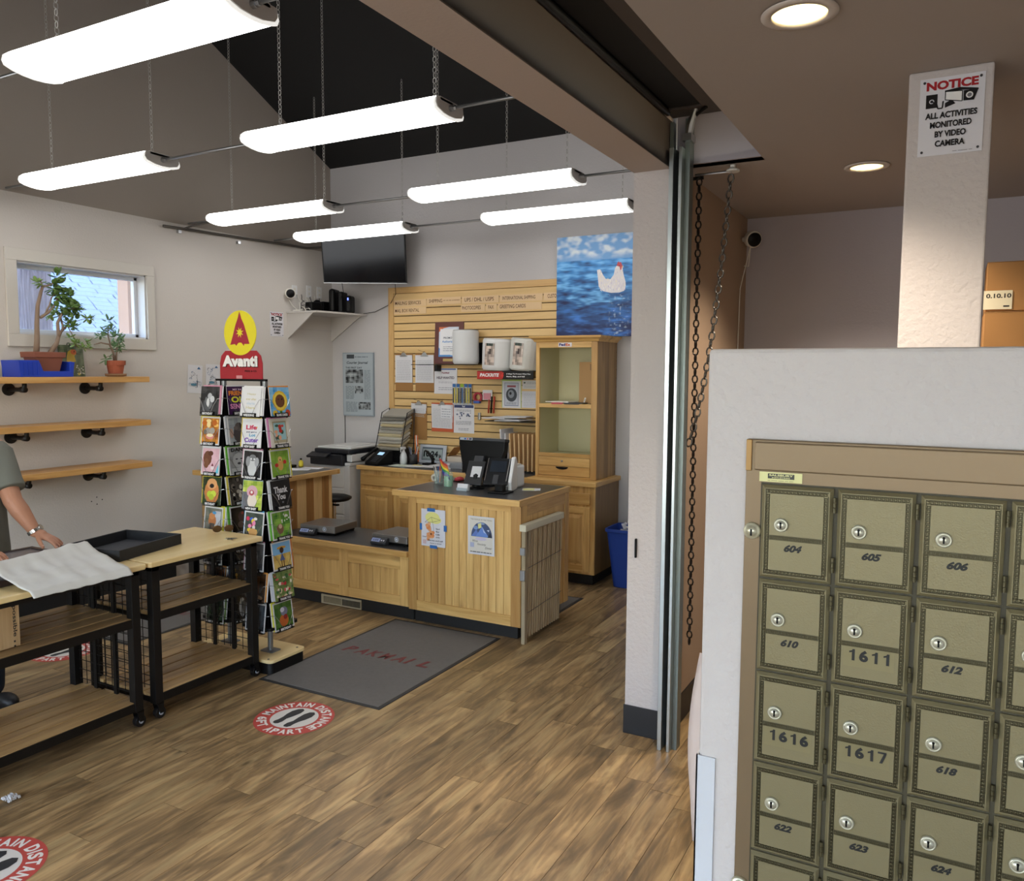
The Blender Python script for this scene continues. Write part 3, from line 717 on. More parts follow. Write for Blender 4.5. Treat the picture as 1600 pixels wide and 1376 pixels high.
t = carton(.118, 4.36, 2.087, .60, 4.72, 2.31, 'brown cardboard box with a 0.10.10 sticker, upper behind the post')
a = Art((.08, 4.357, 2.094), X, Z, .142, .085); a.rect(.2, 0, 1, 1, 'e3d9bb'); a.text('0.10.10', .27, .60, .97, .84, '2a2420', .03); a.rect(.76, .12, .93, .2, '2a2420'); a.o('sticker', PRINT, parent=t)
# ------------------------------------------------------------------ floor mats and stickers
def mat(x0, y0, x1, y1, label, red=None, nm='door_mat'):
    t = T(nm, ((x0+x1)/2, (y0+y1)/2, 0), label, 'mat')
    G().box(x0, y0, .0005, x1, y1, .004).o('rubber_border', mp('rubber', '2c2c2c', .6), parent=t, bev=.002)
    G().box(x0+.022, y0+.022, .002, x1-.022, y1-.022, .0065).o('carpet', mp('mat_carpet', '6d6a66', .95, bump=.8, bscale=300, var=.12), parent=t, bev=.002)
    return t
t = mat(-3.48, 3.315, -2.60, 4.635, 'grey carpet door mat with red PAKMAIL lettering before the counter')
a = Art((-3.39, 3.925, .0067), X, Y, .68, .10); [a.text(ch, k_/7+.008, 0, (k_+1)/7-(.012 if ch != 'I' else .07), 1, '6b2d30', .035, .2) for k_, ch in enumerate('PAKMAIL')]; a.o('lettering', PRINT, parent=t)
t = mat(-5.32, 3.32, -4.665, 4.45, 'grey carpet mat with red lettering lying beyond the display tables')
a = Art((-5.25, 3.93, .0067), X, Y, .50, .07); [a.text(ch, k_/7+.008, 0, (k_+1)/7-(.012 if ch != 'I' else .07), 1, '6b2d30', .035, .2) for k_, ch in enumerate('PAKMAIL')]; a.o('lettering', PRINT, parent=t)
mat(-2.72, 5.28, -2.50, 5.80, 'small dark grey mat behind the folded wooden gate')
def sticker(cx, cy, rot, label, r=.205):
    """round floor sticker: words on a ring, two shoe soles"""
    t = T('floor_sticker', (cx, cy, 0), label, 'sticker', 'round distance stickers on the floor')
    ca, sa = cos(rot), sin(rot); g = G(); lv = [0]
    def disc(rr, col, n=48):
        lv[0] += 1; z = .0006+lv[0]*.0002; g.add([(cx+rr*cos(2*pi*i/n), cy+rr*sin(2*pi*i/n), z) for i in range(n)], [tuple(range(n))], col)
    disc(r, 'bb4a42'); disc(r*.60, 'd9d6d0')
    def P(x, y): return (cx+(x*ca-y*sa)*r, cy+(x*sa+y*ca)*r, .0006+lv[0]*.0002)
    def arc(txt, mid, h, rad, bottom):
        lv[0] += 1; n = len(txt); ang = []
        adv = []
        for ch in txt:
            adv.append(.6 if ch == ' ' else (.45 if ch == 'I' else .95))
        tot = sum(adv); k = h*.86/rad; a0 = 0
        for ch, ad in zip(txt, adv):
            mid_a = (a0+ad/2-tot/2)*k; a0 += ad
            if ch == ' ': continue
            vs, fs, asp = text_geo(ch, .04); w_ = (.18 if ch == 'I' else .72)*h
            th = mid-mid_a if not bottom else mid+mid_a
            rd = Vector((cos(th), sin(th))); tg = Vector((sin(th), -cos(th))) if not bottom else Vector((-sin(th), cos(th)))
            up = rd if not bottom else -rd
            c = rd*(rad if not bottom else rad)
            pts = []
            for u_, v_ in vs:
                p = c+tg*((u_-.5)*w_)+up*((v_-.5)*h); pts.append(P(p.x, p.y))
            g.add(pts, fs, 'e6e2dc')
    arc('MAINTAIN DISTANCE', pi/2, .25, .80, False); arc('6FT APART', -pi/2, .25, .80, True)
    lv[0] += 1
    sole = [(-.10, -.45), (-.04, -.50), (.05, -.48), (.09, -.40), (.07, -.28), (.08, -.12), (.13, .05), (.15, .25), (.10, .42), (.0, .50), (-.10, .44), (-.14, .28), (-.12, .05), (-.08, -.15), (-.12, -.32)]
    for sx, ox in ((1, .20), (-1, -.20)): g.add([P(ox+sx*x, y) for x, y in sole], [tuple(range(len(sole))) if sx == 1 else tuple(reversed(range(len(sole))))], '2f3033')
    g.o('print', PRINT, parent=t)
sticker(-2.925, 3.025, -.06, 'round red and white distance sticker with footprints beside the grey mat')
sticker(-4.935, 3.06, -.06, 'round red and white distance sticker seen under the display tables')
sticker(-2.997, 1.525, -.06, 'round red and white distance sticker cut off by the bottom left corner')
# ------------------------------------------------------------------ counters and cabinets
toe = mp('toe_kick', '1b1a1a', .6)
def planks_x(par, x0, x1, yf, z0, z1, n, m, name='plank', t=.012):
    w = (x1-x0)/n
    for i in range(n):
        R_ = .0012
        G().box(x0+i*w+R_, yf, z0, x0+(i+1)*w-R_, yf+t, z1).o(name, m, parent=par, bev=.0018)
def planks_y(par, y0, y1, x, z0, z1, n, m, name='plank', t=.012, ws=None):
    ws = ws or [1/n]*n; y = y0
    for q in ws:
        w = (y1-y0)*q; G().box(x-t, y+.001, z0, x, y+w-.001, z1).o(name, m, parent=par, bev=.0015); y += w
# high front counter
c = T('service_counter', (-2.9, 5.0, 0), 'tall hickory service counter with dark top, posters taped to its front', 'counter')
G().box(-3.35, 4.645, .10, -2.462, 5.38, .914).o('carcass', hickx, parent=c)
G().box(-3.34, 4.69, 0, -2.50, 5.36, .10).o('toe_kick', toe, parent=c)
yf = 4.626
G().box(-2.522, yf, .10, -2.447, yf+.02, .914).o('corner_stile', hickv, parent=c, bev=.002)
G().box(-3.352, yf, .10, -3.283, yf+.02, .914).o('left_stile', hickv, parent=c, bev=.002)
G().box(-3.283, yf, .872, -2.522, yf+.02, .914).o('top_rail', hickx, parent=c, bev=.002)
G().box(-3.283, yf, .10, -2.522, yf+.02, .172).o('bottom_rail', hickx, parent=c, bev=.002)
planks_x(c, -3.283, -2.522, yf+.008, .172, .872, 13, hickv)
# right end: frame and panel
for y0, y1, nm in ((4.646, 4.715, 'front_end_stile'), (5.315, 5.385, 'rear_end_stile')): G().box(-2.462, y0, .10, -2.447, y1, .914).o(nm, hickv, parent=c, bev=.002)
G().box(-2.462, 4.715, .84, -2.447, 5.315, .914).o('end_rail', hicky, parent=c, bev=.002)
G().box(-2.462, 4.715, .10, -2.453, 5.315, .84).o('end_panel', hickv, parent=c)
G().box(-3.455, 4.632, .9145, -2.47, 5.385, .9555).o('laminate_top', lam, parent=c)
def edging(par, x0, y0, x1, y1, z0, z1, sides='nsew', w=.03):
    if 's' in sides: G().box(x0, y0, z0, x1, y0+w, z1).o('wood_edge', hickx, parent=par, bev=.004)
    if 'n' in sides: G().box(x0, y1-w, z0, x1, y1, z1).o('wood_edge', hickx, parent=par, bev=.004)
    if 'e' in sides: G().box(x1-w, y0+w, z0, x1, y1-w, z1).o('wood_edge', hicky, parent=par, bev=.004)
    if 'w' in sides: G().box(x0, y0+w, z0, x0+w, y1-w, z1).o('wood_edge', hicky, parent=par, bev=.004)
edging(c, -3.478, 4.603, -2.445, 5.408, .914, .9548)
# low scale counter
c = T('scale_counter', (-3.98, 4.9, 0), 'low hickory counter with dark top carrying the two parcel scales', 'counter')
G().box(-4.635, 4.65, .11, -3.354, 5.15, .474).o('carcass', hickx, parent=c)
G().box(-4.635, 4.69, 0, -3.354, 5.12, .11).o('toe_kick', toe, parent=c)
for x0, x1, nm in ((-4.635, -4.46, 'left_stile'), (-3.995, -3.905, 'middle_stile'), (-3.428, -3.354, 'right_stile')): G().box(x0, yf, .11, x1, yf+.024, .474).o(nm, hickv, parent=c, bev=.002)
for x0, x1 in ((-4.46, -3.995), (-3.905, -3.428)):
    G().box(x0, yf, .375, x1, yf+.024, .474).o('top_rail', hickx, parent=c, bev=.002)
    G().box(x0, yf, .11, x1, yf+.024, .182).o('bottom_rail', hickx, parent=c, bev=.002)
    ws = (.3, .22, .48) if x0 < -4.2 else (.2, .27, .14, .39); x = x0
    for q in ws:
        w_ = (x1-x0)*q; G().box(x+.001, yf+.01, .182, x+w_-.001, yf+.022, .375).o('plank', hickv, parent=c, bev=.0015); x += w_
G().box(-4.635, 4.63, .474, -3.354, 5.15, .5145).o('laminate_top', lam, parent=c)
edging(c, -4.637, 4.603, -3.353, 5.16, .473, .514, 's')
v = T('floor_register', (-4.02, 4.67, 0), 'beige louvred vent set in the black toe kick of the low counter', 'vent')
G().box(-4.22, 4.676, .004, -3.83, 4.689, .078).o('frame', mp('vent_beige', 'b7a98d', .5), parent=v, bev=.003)
for k in range(2):
    for q in range(14):
        x = -4.19+k*.185+q*.0125
        G().box(x, 4.670, .018, x+.005, 4.6775, .064).o('louvre', mp('louvre_dark', '3c362c', .5) if k else mp('louvre_beige', '94886f', .5), parent=v)
# tall left counter
c = T('packing_counter', (-5.1, 5.0, 0), 'tall counter of alternating light and dark boards behind the card rack', 'counter')
G().box(-5.55, 4.70, .10, -4.665, 5.32, .914).o('carcass', hickside, parent=c)
G().box(-5.5, 4.74, 0, -4.69, 5.28, .10).o('toe_kick', toe, parent=c)
hd = wood('hickory_dark_board', '8a5f33', 'ab7a45', None, 'z'); hl = wood('hickory_light_board', 'c39a61', 'dcb67f', None, 'z')
y = 4.70
for k, w_ in enumerate((.10, .085, .11, .09, .10, .085, .04)):
    G().box(-4.665, y+.0008, .10, -4.650, y+w_-.0008, .914).o('plank', hl if k % 2 == 0 else hd, parent=c, bev=.001); y += w_
G().box(-5.57, 4.675, .914, -4.62, 5.34, .9555).o('laminate_top', lam, parent=c)
edging(c, -5.60, 4.65, -4.60, 5.36, .914, .9548)
# back counter run
c = T('back_counter', (-4.1, 6.4, 0), 'long hickory base cabinet run under the slatted wall with phone and clock on it', 'cabinet')
G().box(-5.025, 6.165, .10, -2.56, 6.69, .845).o('carcass', hickside, parent=c)
G().box(-5.02, 6.215, 0, -2.60, 6.65, .10).o('toe_kick', toe, parent=c)
G().box(-5.025, 6.150, .10, -2.56, 6.166, .845).o('face_frame', hickv, parent=c, bev=.001)
def rdoor(par, x0, x1, z0, z1, yy=6.15, m=hickv):
    d = G().box(x0, yy-.018, z0, x1, yy, z1).o('cabinet_door', m, parent=par, bev=.003)
    w = .055
    for a, b in ((x0, x0+w), (x1-w, x1)): G().box(a, yy-.024, z0, b, yy-.018, z1).o('stile', m, parent=d, bev=.002)
    for a, b in ((z0, z0+w), (z1-w, z1)): G().box(x0+w, yy-.024, a, x1-w, yy-.018, b).o('rail', hickx, parent=d, bev=.002)
    g = G(); i = w+.012; j = i+.028
    vs = [(x0+i, yy-.018, z0+i), (x1-i, yy-.018, z0+i), (x1-i, yy-.018, z1-i), (x0+i, yy-.018, z1-i), (x0+j, yy-.025, z0+j), (x1-j, yy-.025, z0+j), (x1-j, yy-.025, z1-j), (x0+j, yy-.025, z1-j)]
    g.add(vs, [(0, 1, 5, 4), (1, 2, 6, 5), (2, 3, 7, 6), (3, 0, 4, 7), (4, 5, 6, 7)]); g.o('raised_panel', m, parent=d)
    return d
def rdrawer(par, x0, x1, z0, z1, yy=6.15): return G().box(x0, yy-.018, z0, x1, yy, z1).o('drawer_front', hickx, parent=par, bev=.006)
for x0 in (-5.01, -4.60, -4.19): rdoor(c, x0, x0+.385, .125, .655)
rdrawer(c, -5.01, -4.20, .695, .80); rdrawer(c, -4.17, -3.4, .695, .80); rdoor(c, -3.78, -3.4, .125, .655)
for x0 in (-3.30, -2.925): rdoor(c, x0, x0+.325, .125, .672); rdrawer(c, x0, x0+.325, .69, .79)
G().box(-5.02, 6.14, .845, -3.205, 6.69, .8855).o('laminate_top', lam, parent=c)
G().box(-3.205, 6.13, .845, -2.545, 6.69, .885).o('wood_top', hickx, parent=c, bev=.005)
G().box(-5.05, 6.118, .845, -2.54, 6.142, .8848).o('wood_edge', hickx, parent=c, bev=.005)
G().box(-5.05, 6.142, .845, -5.02, 6.69, .8848).o('wood_edge', hicky, parent=c, bev=.004)
G().box(-2.565, 6.142, .846, -2.54, 6.69, .8852).o('wood_edge', hicky, parent=c, bev=.004)
# upper display cabinet
c = T('display_cabinet', (-2.88, 6.45, .886), 'open-fronted hickory display cabinet with cream interior standing on the back counter', 'cabinet')
cream = mp('cream_lining', 'cfc9a4', .6)
x0, x1, y0, y1, z0, z1 = -3.168, -2.596, 6.25, 6.68, .886, 2.05
g = G().box(x0, y0+.02, z0, x0+.018, y1, z1); g.o('left_side', hickside, parent=c)
yy = y0+.02; ws = (.085, .07, .09, .06, .055, .05)
for k, w_ in enumerate(ws): G().box(x1-.018, yy+.0006, z0, x1, min(y1, yy+w_)-.0006, z1).o('plank', hickside, parent=c, bev=.001); yy += w_
G().box(x0+.018, y1-.012, z0, x1-.018, y1, z1).o('back_panel', cream, parent=c)
G().box(x0+.018, y0+.02, z1-.018, x1-.018, y1-.012, z1).o('top_panel', cream, parent=c)
G().box(x0+.018, y0+.03, 1.06, x0+.024, y1-.012, z1-.018).o('side_lining', cream, parent=c); G().box(x1-.024, y0+.03, 1.06, x1-.018, y1-.012, z1-.018).o('side_lining', cream, parent=c)
G().box(x0+.024, y0+.02, 1.055, x1-.024, y1-.012, 1.075).o('inner_floor', cream, parent=c)
G().box(x0+.024, y0+.01, 1.495, x1-.024, y1-.012, 1.52).o('shelf', cream, parent=c)
G().box(x0+.03, y0+.002, 1.49, x1-.03, y0+.012, 1.525).o('shelf_edge', hickx, parent=c, bev=.002)
for a, b, nm in ((x0, x0+.034, 'left_stile'), (x1-.055, x1, 'right_stile')): G().box(a, y0, z0, b, y0+.02, z1).o(nm, hickv, parent=c, bev=.002)
G().box(x0+.034, y0, 2.0, x1-.055, y0+.02, z1).o('top_rail', hickx, parent=c, bev=.002)
G().box(x0+.034, y0, 1.068, x1-.055, y0+.02, 1.10).o('middle_rail', hickx, parent=c, bev=.002)
G().box(x0+.034, y0, z0, x1-.055, y0+.02, .905).o('bottom_rail', hickx, parent=c, bev=.002)
d = G().box(x0+.036, y0-.004, .991, x1-.057, y0+.016, 1.066).o('drawer_front', hickx, parent=c, bev=.002)
G().lathe([(.009, 0), (.009, -.004), (.002, -.005)], (-2.91, y0-.004, 1.035), 14, 'y').o('lock', steel, parent=d)
d = G().box(x0+.036, y0-.004, .908, x1-.057, y0+.016, .988).o('drawer_front', hickx, parent=c, bev=.002)
G().add([(-2.91+.06*cos(pi+pi*k/12), y0-.0055, .985+.024*sin(pi+pi*k/12)) for k in range(13)], [tuple(range(13))]).o('finger_cutout', black, parent=d)
prof = [(0, 2.05), (-.012, 2.052), (-.02, 2.068), (-.045, 2.085), (-.048, 2.10), (0, 2.10)]
g = G()
n = len(prof)
for k in range(n-1):
    (a, b), (a2, b2) = prof[k], prof[k+1]
    g.add([(x0+a, y0+a, b), (x1-a, y0+a, b), (x1-a2, y0+a2, b2), (x0+a2, y0+a2, b2)], [(0, 1, 2, 3)])
    g.add([(x1-a, y0+a, b), (x1-a, y1, b), (x1-a2, y1, b2), (x1-a2, y0+a2, b2)], [(0, 1, 2, 3)])
    g.add([(x0+a, y0+a, b), (x0+a2, y0+a2, b2), (x0+a2, y1, b2), (x0+a, y1, b)], [(0, 1, 2, 3)])
g.o('crown_moulding', hickx, parent=c)
t = T('shop_sticker', (-2.9, 6.248, 2.012), 'small white FedEx sticker on the display cabinet top rail', 'sticker')
a = Art((-2.955, 6.2488, 2.008), X, Z, .125, .034); a.rect(0, 0, 1, 1, 'e8e6ec'); a.text('Fed', .06, .2, .52, .85, '3a2f7c', .05); a.text('Ex', .54, .2, .90, .85, 'd8622e', .05); a.o('print', PRINTG, parent=t)
t = T('cardboard_box', (-2.77, 6.45, 1.521), 'flat brown cardboard mailer standing inside the display cabinet', 'box')
G(Matrix.Translation((-2.745, 6.45, 1.522)) @ Matrix.Rotation(radians(-14), 4, 'Z')).box(-.105, -.02, 0, .095, .02, .36).o('body', mp('cardboard_pale', 'b08a5c', .75), parent=t, bev=.003)
a = Art((-2.745-.09, 6.41, 1.53), (cos(radians(-14)), sin(radians(-14)), 0), Z, .18, .34); a.ras(.68, .82, .9, .97, 4, 8, lambda u, v: hx('3a3030') if (int(u*4)+int(v*8)) % 2 else hx('b08a5c')); a.poly([(.30, .02), (.38, .01), (.46, .13), (.38, .14)], 'ece8e0'); a.line([(.36, .04), (.41, .11)], .004, '333333'); a.o('marks', PRINT, parent=t)
for k, (col, x, w_, h, lab) in enumerate((('c84a5a', -3.02, .10, .012, 'red and white'), ('26262a', -2.90, .16, .014, 'black'))):
    G(Matrix.Translation((x, 6.31, 1.521)) @ Matrix.Rotation(radians(5), 4, 'Z')).box(0, -.07, 0, w_, .08, h).o('envelope_packet', mp('packet_'+col, col, .5), label=lab+' packet lying on the shelf edge inside the display cabinet', cat='packet')
G(Matrix.Translation((-3.1, 6.30, 1.5345)) @ Matrix.Rotation(radians(-8), 4, 'Z')).box(0, 0, 0, .24, .16, .008).o('paper_envelope', mp('envelope', 'dcd9cf', .6), label='white envelope lying on the packets in the display cabinet', cat='envelope')
# ------------------------------------------------------------------ slatted wall
sw = T('slat_wall', (-4.1, 6.69, .9), 'maple slatwall panel of horizontal slats in a wood frame behind the counter', 'slatwall')
G().box(-5.069, 6.672, .886, -5.006, 6.70, 2.634).o('left_frame', wood('slat_frame_v', 'b78d55', 'cfa96f', None, 'z'), parent=sw, bev=.003)
G().box(-5.006, 6.672, 2.572, -2.60, 6.70, 2.634).o('top_frame', wood('slat_frame_x', 'bc935b', 'd2ac72', None, 'x'), parent=sw, bev=.003)
G().box(-5.006, 6.692, .886, -2.60, 6.70, 2.572).o('backing', mp('groove_dark', '5b4426', .8), parent=sw)
z = 2.569
while z > .9:
    G().box(-5.005, 6.680, z-.0665, -2.60, 6.694, z).o('slat', slat_w, parent=sw, bev=.0025); z -= .0755
YS = 6.68
# header strips with words
strip = mp('clear_strip', 'd6b78c', .3)
def letters(tx, x0, x1, z0, z1, label, small=None, sx=None, tape=False):
    t = T('lettered_strip', ((x0+x1)/2, YS, z0), label, 'sign', 'lettered strips in the slatwall')
    s0, s1 = sx
    G().box(s0, YS-.004, z0-.018, s1, YS-.001, z1+.014).o('strip', strip, parent=t)
    a = Art((s0, YS-.0042, z0-.018), X, Z, s1-s0, z1-z0+.032); w_ = s1-s0; h_ = z1-z0+.032
    a.text(tx, (x0-s0)/w_, .018/h_, (x1-s0)/w_, (z1-z0+.018)/h_, '4e2a20', .008)
    if small: a.text(small, (x1-s0+.015)/w_, .03/h_, .97, (z1-z0+.006)/h_, '6e4437', .02)
    a.o('words', PRINTG, parent=t)
letters('MAILING SERVICES', -4.985, -4.668, 2.458, 2.492, 'strip reading MAILING SERVICES at the upper left of the slatwall', sx=(-5.0, -4.605))
letters('SHIPPING', -4.572, -4.415, 2.466, 2.500, 'strip reading SHIPPING in the upper row of the slatwall', 'BY US OR CARRIERS', sx=(-4.60, -4.20))
letters('UPS / DHL / USPS', -4.16, -3.834, 2.462, 2.498, 'strip reading UPS / DHL / USPS in the upper row', sx=(-4.19, -3.78))
letters('INTERNATIONAL SHIPPING', -3.74, -3.395, 2.464, 2.496, 'strip reading INTERNATIONAL SHIPPING in the upper row', sx=(-3.77, -3.32))
letters('CUSTOM', -3.27, -3.16, 2.464, 2.50, 'strip reading CUSTOM partly hidden by the seascape painting', sx=(-3.31, -3.0))
letters('MAIL BOX RENTAL', -4.985, -4.69, 2.384, 2.417, 'strip reading MAIL BOX RENTAL in the lower row', sx=(-5.0, -4.605))
letters('PHOTOCOPIES', -4.186, -3.978, 2.386, 2.420, 'strip reading PHOTOCOPIES in the lower row', sx=(-4.20, -3.93))
letters('FAX', -3.894, -3.835, 2.386, 2.418, 'strip reading FAX in the lower row', sx=(-3.92, -3.80))
letters('GREETING CARDS', -3.77, -3.495, 2.386, 2.420, 'strip reading GREETING CARDS in the lower row', sx=(-3.79, -3.33))
# canvas painting of a hen on the sea
pt = T('canvas_painting', (-2.8, 6.66, 2.105), 'blue seascape canvas painting with a white hen floating on the water', 'painting')
px0, px1, pz0, pz1 = -3.155, -2.41, 2.106, 2.985
G().box(px0, 6.625, pz0, px1, 6.671, pz1).o('canvas', mp('canvas_edge', '2a4a7c', .7), parent=pt)
a = Art((px0, 6.6245, pz0), X, Z, px1-px0, pz1-pz0)
def sea(u, v):
    n = noise.noise(Vector((u*5, v*26, 1.3)))+.6*noise.noise(Vector((u*13, v*60, 4.1)))
    if v > .76:
        c_ = noise.noise(Vector((u*7, v*14, 8)))+.5*noise.noise(Vector((u*16, v*30, 2)))
        b = mixc('4c88c8', '8cb8e0', (v-.76)*0+.4); t_ = max(0, min(1, (c_+.25)*1.6))*(1 if v > .82 else (v-.76)/.06)
        return mixc(b, 'd2dde6', t_)
    k = v/.76; base = mixc('16265c', '3f8fd6', k**1.1)
    if n > 0: base = mixc(base, '79bdf0' if v > .3 else '3c78cc', min(1, n*1.3))
    else: base = mixc(base, '0e1a4a', min(1, -n*1.2))
    if v < .42:
        r = math.exp(-((u-.80)/.1)**2)*max(0, noise.noise(Vector((u*30, v*50, 3)))*2-.3)
        base = mixc(base, 'cfe4f4', min(.6, r*.6))
    return base
a.ras(0, 0, 1, 1, 74, 86, sea)
hen = [(.52, .655), (.56, .66), (.60, .60), (.63, .565), (.69, .56), (.73, .60), (.745, .665), (.77, .69), (.81, .70), (.835, .67), (.85, .60), (.875, .53), (.88, .49), (.86, .44), (.80, .425), (.70, .425), (.60, .445), (.545, .49), (.535, .56)]
a.poly(hen, 'd8d4d6')
R = random.Random(9)
def inhen(u, v):
    return (.55 < u < .87 and .44 < v < .55) or (.75 < u < .84 and .5 < v < .68) or (.54 < u < .58 and .5 < v < .64)
for k in range(150):
    u, v = R.uniform(.54, .87), R.uniform(.43, .68)
    if inhen(u, v): a.poly([(u, v), (u+.008, v+.003), (u+.004, v+.028)], R.choice(['efe6d8', 'b9b2cc', 'f3f0ea', 'c9c0d4', 'e6dcc0'])); a.k -= 1
a.k += 1
a.poly([(.765, .685), (.775, .715), (.79, .728), (.80, .712), (.815, .722), (.825, .70), (.835, .685), (.83, .665), (.80, .675)], 'b8434a'); a.poly([(.80, .675), (.83, .668), (.822, .645), (.808, .643)], 'c4525a'); a.ell(.80, .683, .006, .005, '241c1c'); a.poly([(.825, .678), (.845, .668), (.825, .664)], 'd9a860')
a.o('picture', PRINT, parent=pt)
# ------------------------------------------------------------------ pinned and hung things on the slatwall
brd = mp('hardboard', '9a6f3c', .6)
def clipboard(x0, z0, x1, z1, label, lean=0, orange=False, seed=1, sheets=1, extra=False, low=.0):
    t = T('clipboard', ((x0+x1)/2, YS, z0), label, 'clipboard', 'clipboards hung on the slatwall')
    h = z1-z0
    G().box(x0, YS-.007, z0-low, x1, YS-.004, z1-.015).o('board', mp('orange_board', 'c25a34', .5) if orange else brd, parent=t, bev=.001)
    xf = Matrix.Translation(((x0+x1)/2, YS-.009, z1-.03)) @ Matrix.Rotation(radians(lean), 4, 'X') @ Matrix.Rotation(radians(lean*.6), 4, 'Y')
    g = G(xf); w = (x1-x0)*.49
    for k in range(sheets): g.box(-w+.004*k, -.002-.0022*k, -h+.055+.004*k, w-.003*k, -.0012-.0022*k, .0)
    g.o('paper', mp('sheet_white', 'd6d6da', .6), parent=t)
    a = Art(Vector((-w, -.003-.0022*sheets, -h+.055)), X, Z, 2*w, h-.055, xf=xf); a.lines(.1, .1, .9, .85, 12, 'b4b6bc', .3, seed)
    if extra: a.rect(.45, .45, .95, .98, 'c9ccd4'); a.rect(.46, .46, .94, .97, 'e0e1e6'); a.lines(.5, .5, .9, .9, 4, 'a8acb8')
    a.o('writing', PRINT, parent=t)
    xm = (x0+x1)/2
    g = G().box(xm-.045, YS-.017, z1-.045, xm+.045, YS-.010, z1-.032).prism([(xm-.035, z1-.032), (xm+.035, z1-.032), (xm+.014, z1-.004), (xm-.014, z1-.004)], 'y', YS-.016, YS-.011)
    g.o('clip', steel, parent=t, bev=.002)
    G().tube([(xm, YS-.002, z1+.004), (xm, YS-.03, z1+.002), (xm, YS-.035, z1-.012)], .0022, 6).tube([(xm, YS-.03, z1+.002), (xm-.05, YS-.05, z1+.02)], .0015, 5).o('hook', blackm, parent=t)
clipboard(-4.985, 1.655, -4.77, 1.985, 'clipboard with a blank white sheet, leftmost on the slatwall upper row', seed=3, low=.06)
clipboard(-4.737, 1.655, -4.512, 1.985, 'clipboard with a lightly written sheet between blank one and HELP WANTED', seed=5, low=.06)
clipboard(-4.79, 1.20, -4.60, 1.50, 'clipboard whose narrow list leans out, lower row leftmost', lean=5, seed=7, sheets=3, low=.09)
clipboard(-4.545, 1.20, -4.285, 1.50, 'orange clipboard with thick papers and a smaller slip on top', lean=2, orange=True, seed=8, sheets=3, extra=True, low=.0)
def flyer(x0, z0, x1, z1, label, draw, m=None, y=YS, name='flyer', cat='flyer'):
    t = T(name, ((x0+x1)/2, y, z0), label, cat)
    G().box(x0, y-.0022, z0, x1, y-.0012, z1).o('sheet', m or mp('sheet_white', ''), parent=t)
    a = Art((x0, y-.0025, z0), X, Z, x1-x0, z1-z0); draw(a); a.o('print', PRINT, parent=t)
def d_help(a):
    a.rect(0, 0, 1, 1, 'd9d9de'); a.rect(.05, .94, .95, .985, '35599c'); a.text('PakMail', .34, .79, .66, .85, '7c3040', .04); a.text('HELP WANTED', .12, .58, .88, .68, '4a3a50', .02); a.lines(.2, .42, .8, .5, 2, '9a9aa4'); a.lines(.2, .15, .8, .3, 2, '9a9aa4')
flyer(-4.515, 1.575, -4.245, 1.825, 'white HELP WANTED notice with a blue top bar on the slatwall', d_help)
def d_event(a):
    a.rect(0, 0, 1, 1, 'dadade'); a.rect(.03, .88, .97, .98, '3a4674'); a.text('Fed', .42, .90, .55, .96, 'e8e8ee', .03); a.lines(.15, .76, .85, .84, 2, '77777e')
    R = random.Random(2)
    for k in range(16): u, v = R.uniform(.15, .85), R.uniform(.5, .72); a.ell(u, v, R.uniform(.02, .05), R.uniform(.015, .04), R.choice(['2c3248', '4a5672', '6c7894']), 8)
    a.lines(.12, .3, .88, .44, 4, '8a8a94'); a.lines(.25, .1, .75, .2, 2, '8a8a94')
flyer(-4.285, 1.195, -4.05, 1.475, 'white flyer with blue heading and scattered dark figures, below the pen packs', d_event)
def d_green(a):
    a.rect(0, 0, 1, 1, 'a9c46a'); a.rect(.03, 0, .97, .87, 'd4d4d8'); a.rect(.14, .06, .86, .82, '8a90a4'); a.rect(.17, .09, .83, .80, 'c0c4ce'); a.ell(.5, .42, .28, .22, '3c4048'); a.ell(.48, .45, .16, .13, '8a8f98'); a.ell(.45, .47, .06, .05, '1e2026'); a.rect(.28, .67, .72, .73, '9a4a52'); a.lines(.25, .12, .75, .2, 2, '6a6e78')
flyer(-3.745, 1.455, -3.535, 1.745, 'flyer with a green top edge and a dark round picture', d_green)
def d_doc(a): a.rect(0, 0, 1, 1, 'd6d4d2'); a.ell(.12, .72, .06, .08, '3a4a40'); a.lines(.25, .6, .85, .85, 3, 'a0a0a4'); a.lines(.1, .15, .85, .4, 3, 'b0b0b4')
flyer(-3.525, 1.635, -3.33, 1.715, 'small wooden plaque card with a tree mark beside the green flyer', d_doc)
def d_doc2(a): a.rect(0, 0, 1, 1, 'd0d0d6'); a.lines(.1, .1, .9, .9, 8, 'b2b4bc')
flyer(-3.53, 1.46, -3.33, 1.615, 'white printed sheet beside the green flyer', d_doc2)
# award plaque
t = T('award_plaque', (-4.32, 6.6, 1.862), 'dark red wood award plaque leaning on the wire shelf behind a foam roll', 'plaque')
xf = Matrix.Translation((-4.33, 6.655, 1.866)) @ Matrix.Rotation(radians(-3), 4, 'X')
G(xf).box(-.165, -.008, 0, .165, .008, .41).o('board', mp('cherry', '5e2f2a', .4), parent=t, bev=.004)
a = Art((-.15, -.0085, .015), X, Z, .3, .37, xf=xf); a.rect(.12, .15, .88, .93, 'c9d2e2'); a.poly([(.12, .15), (.12, .40), (.3, .25), (.6, .19), (.88, .15)], '4a86c8'); a.poly([(.12, .93), (.12, .80), (.3, .9), (.5, .93)], 'd4734a'); a.rect(.17, .2, .83, .88, 'e2e2e6'); a.text('PROMOTER', .3, .62, .8, .67, '444a5c', .02); a.text('Authorized', .25, .52, .75, .58, '4a86c8', .02); a.lines(.3, .3, .75, .45, 3, '9a9aa4'); a.rect(.3, .03, .7, .10, 'b99a50'); a.o('certificate', PRINTG, parent=t)
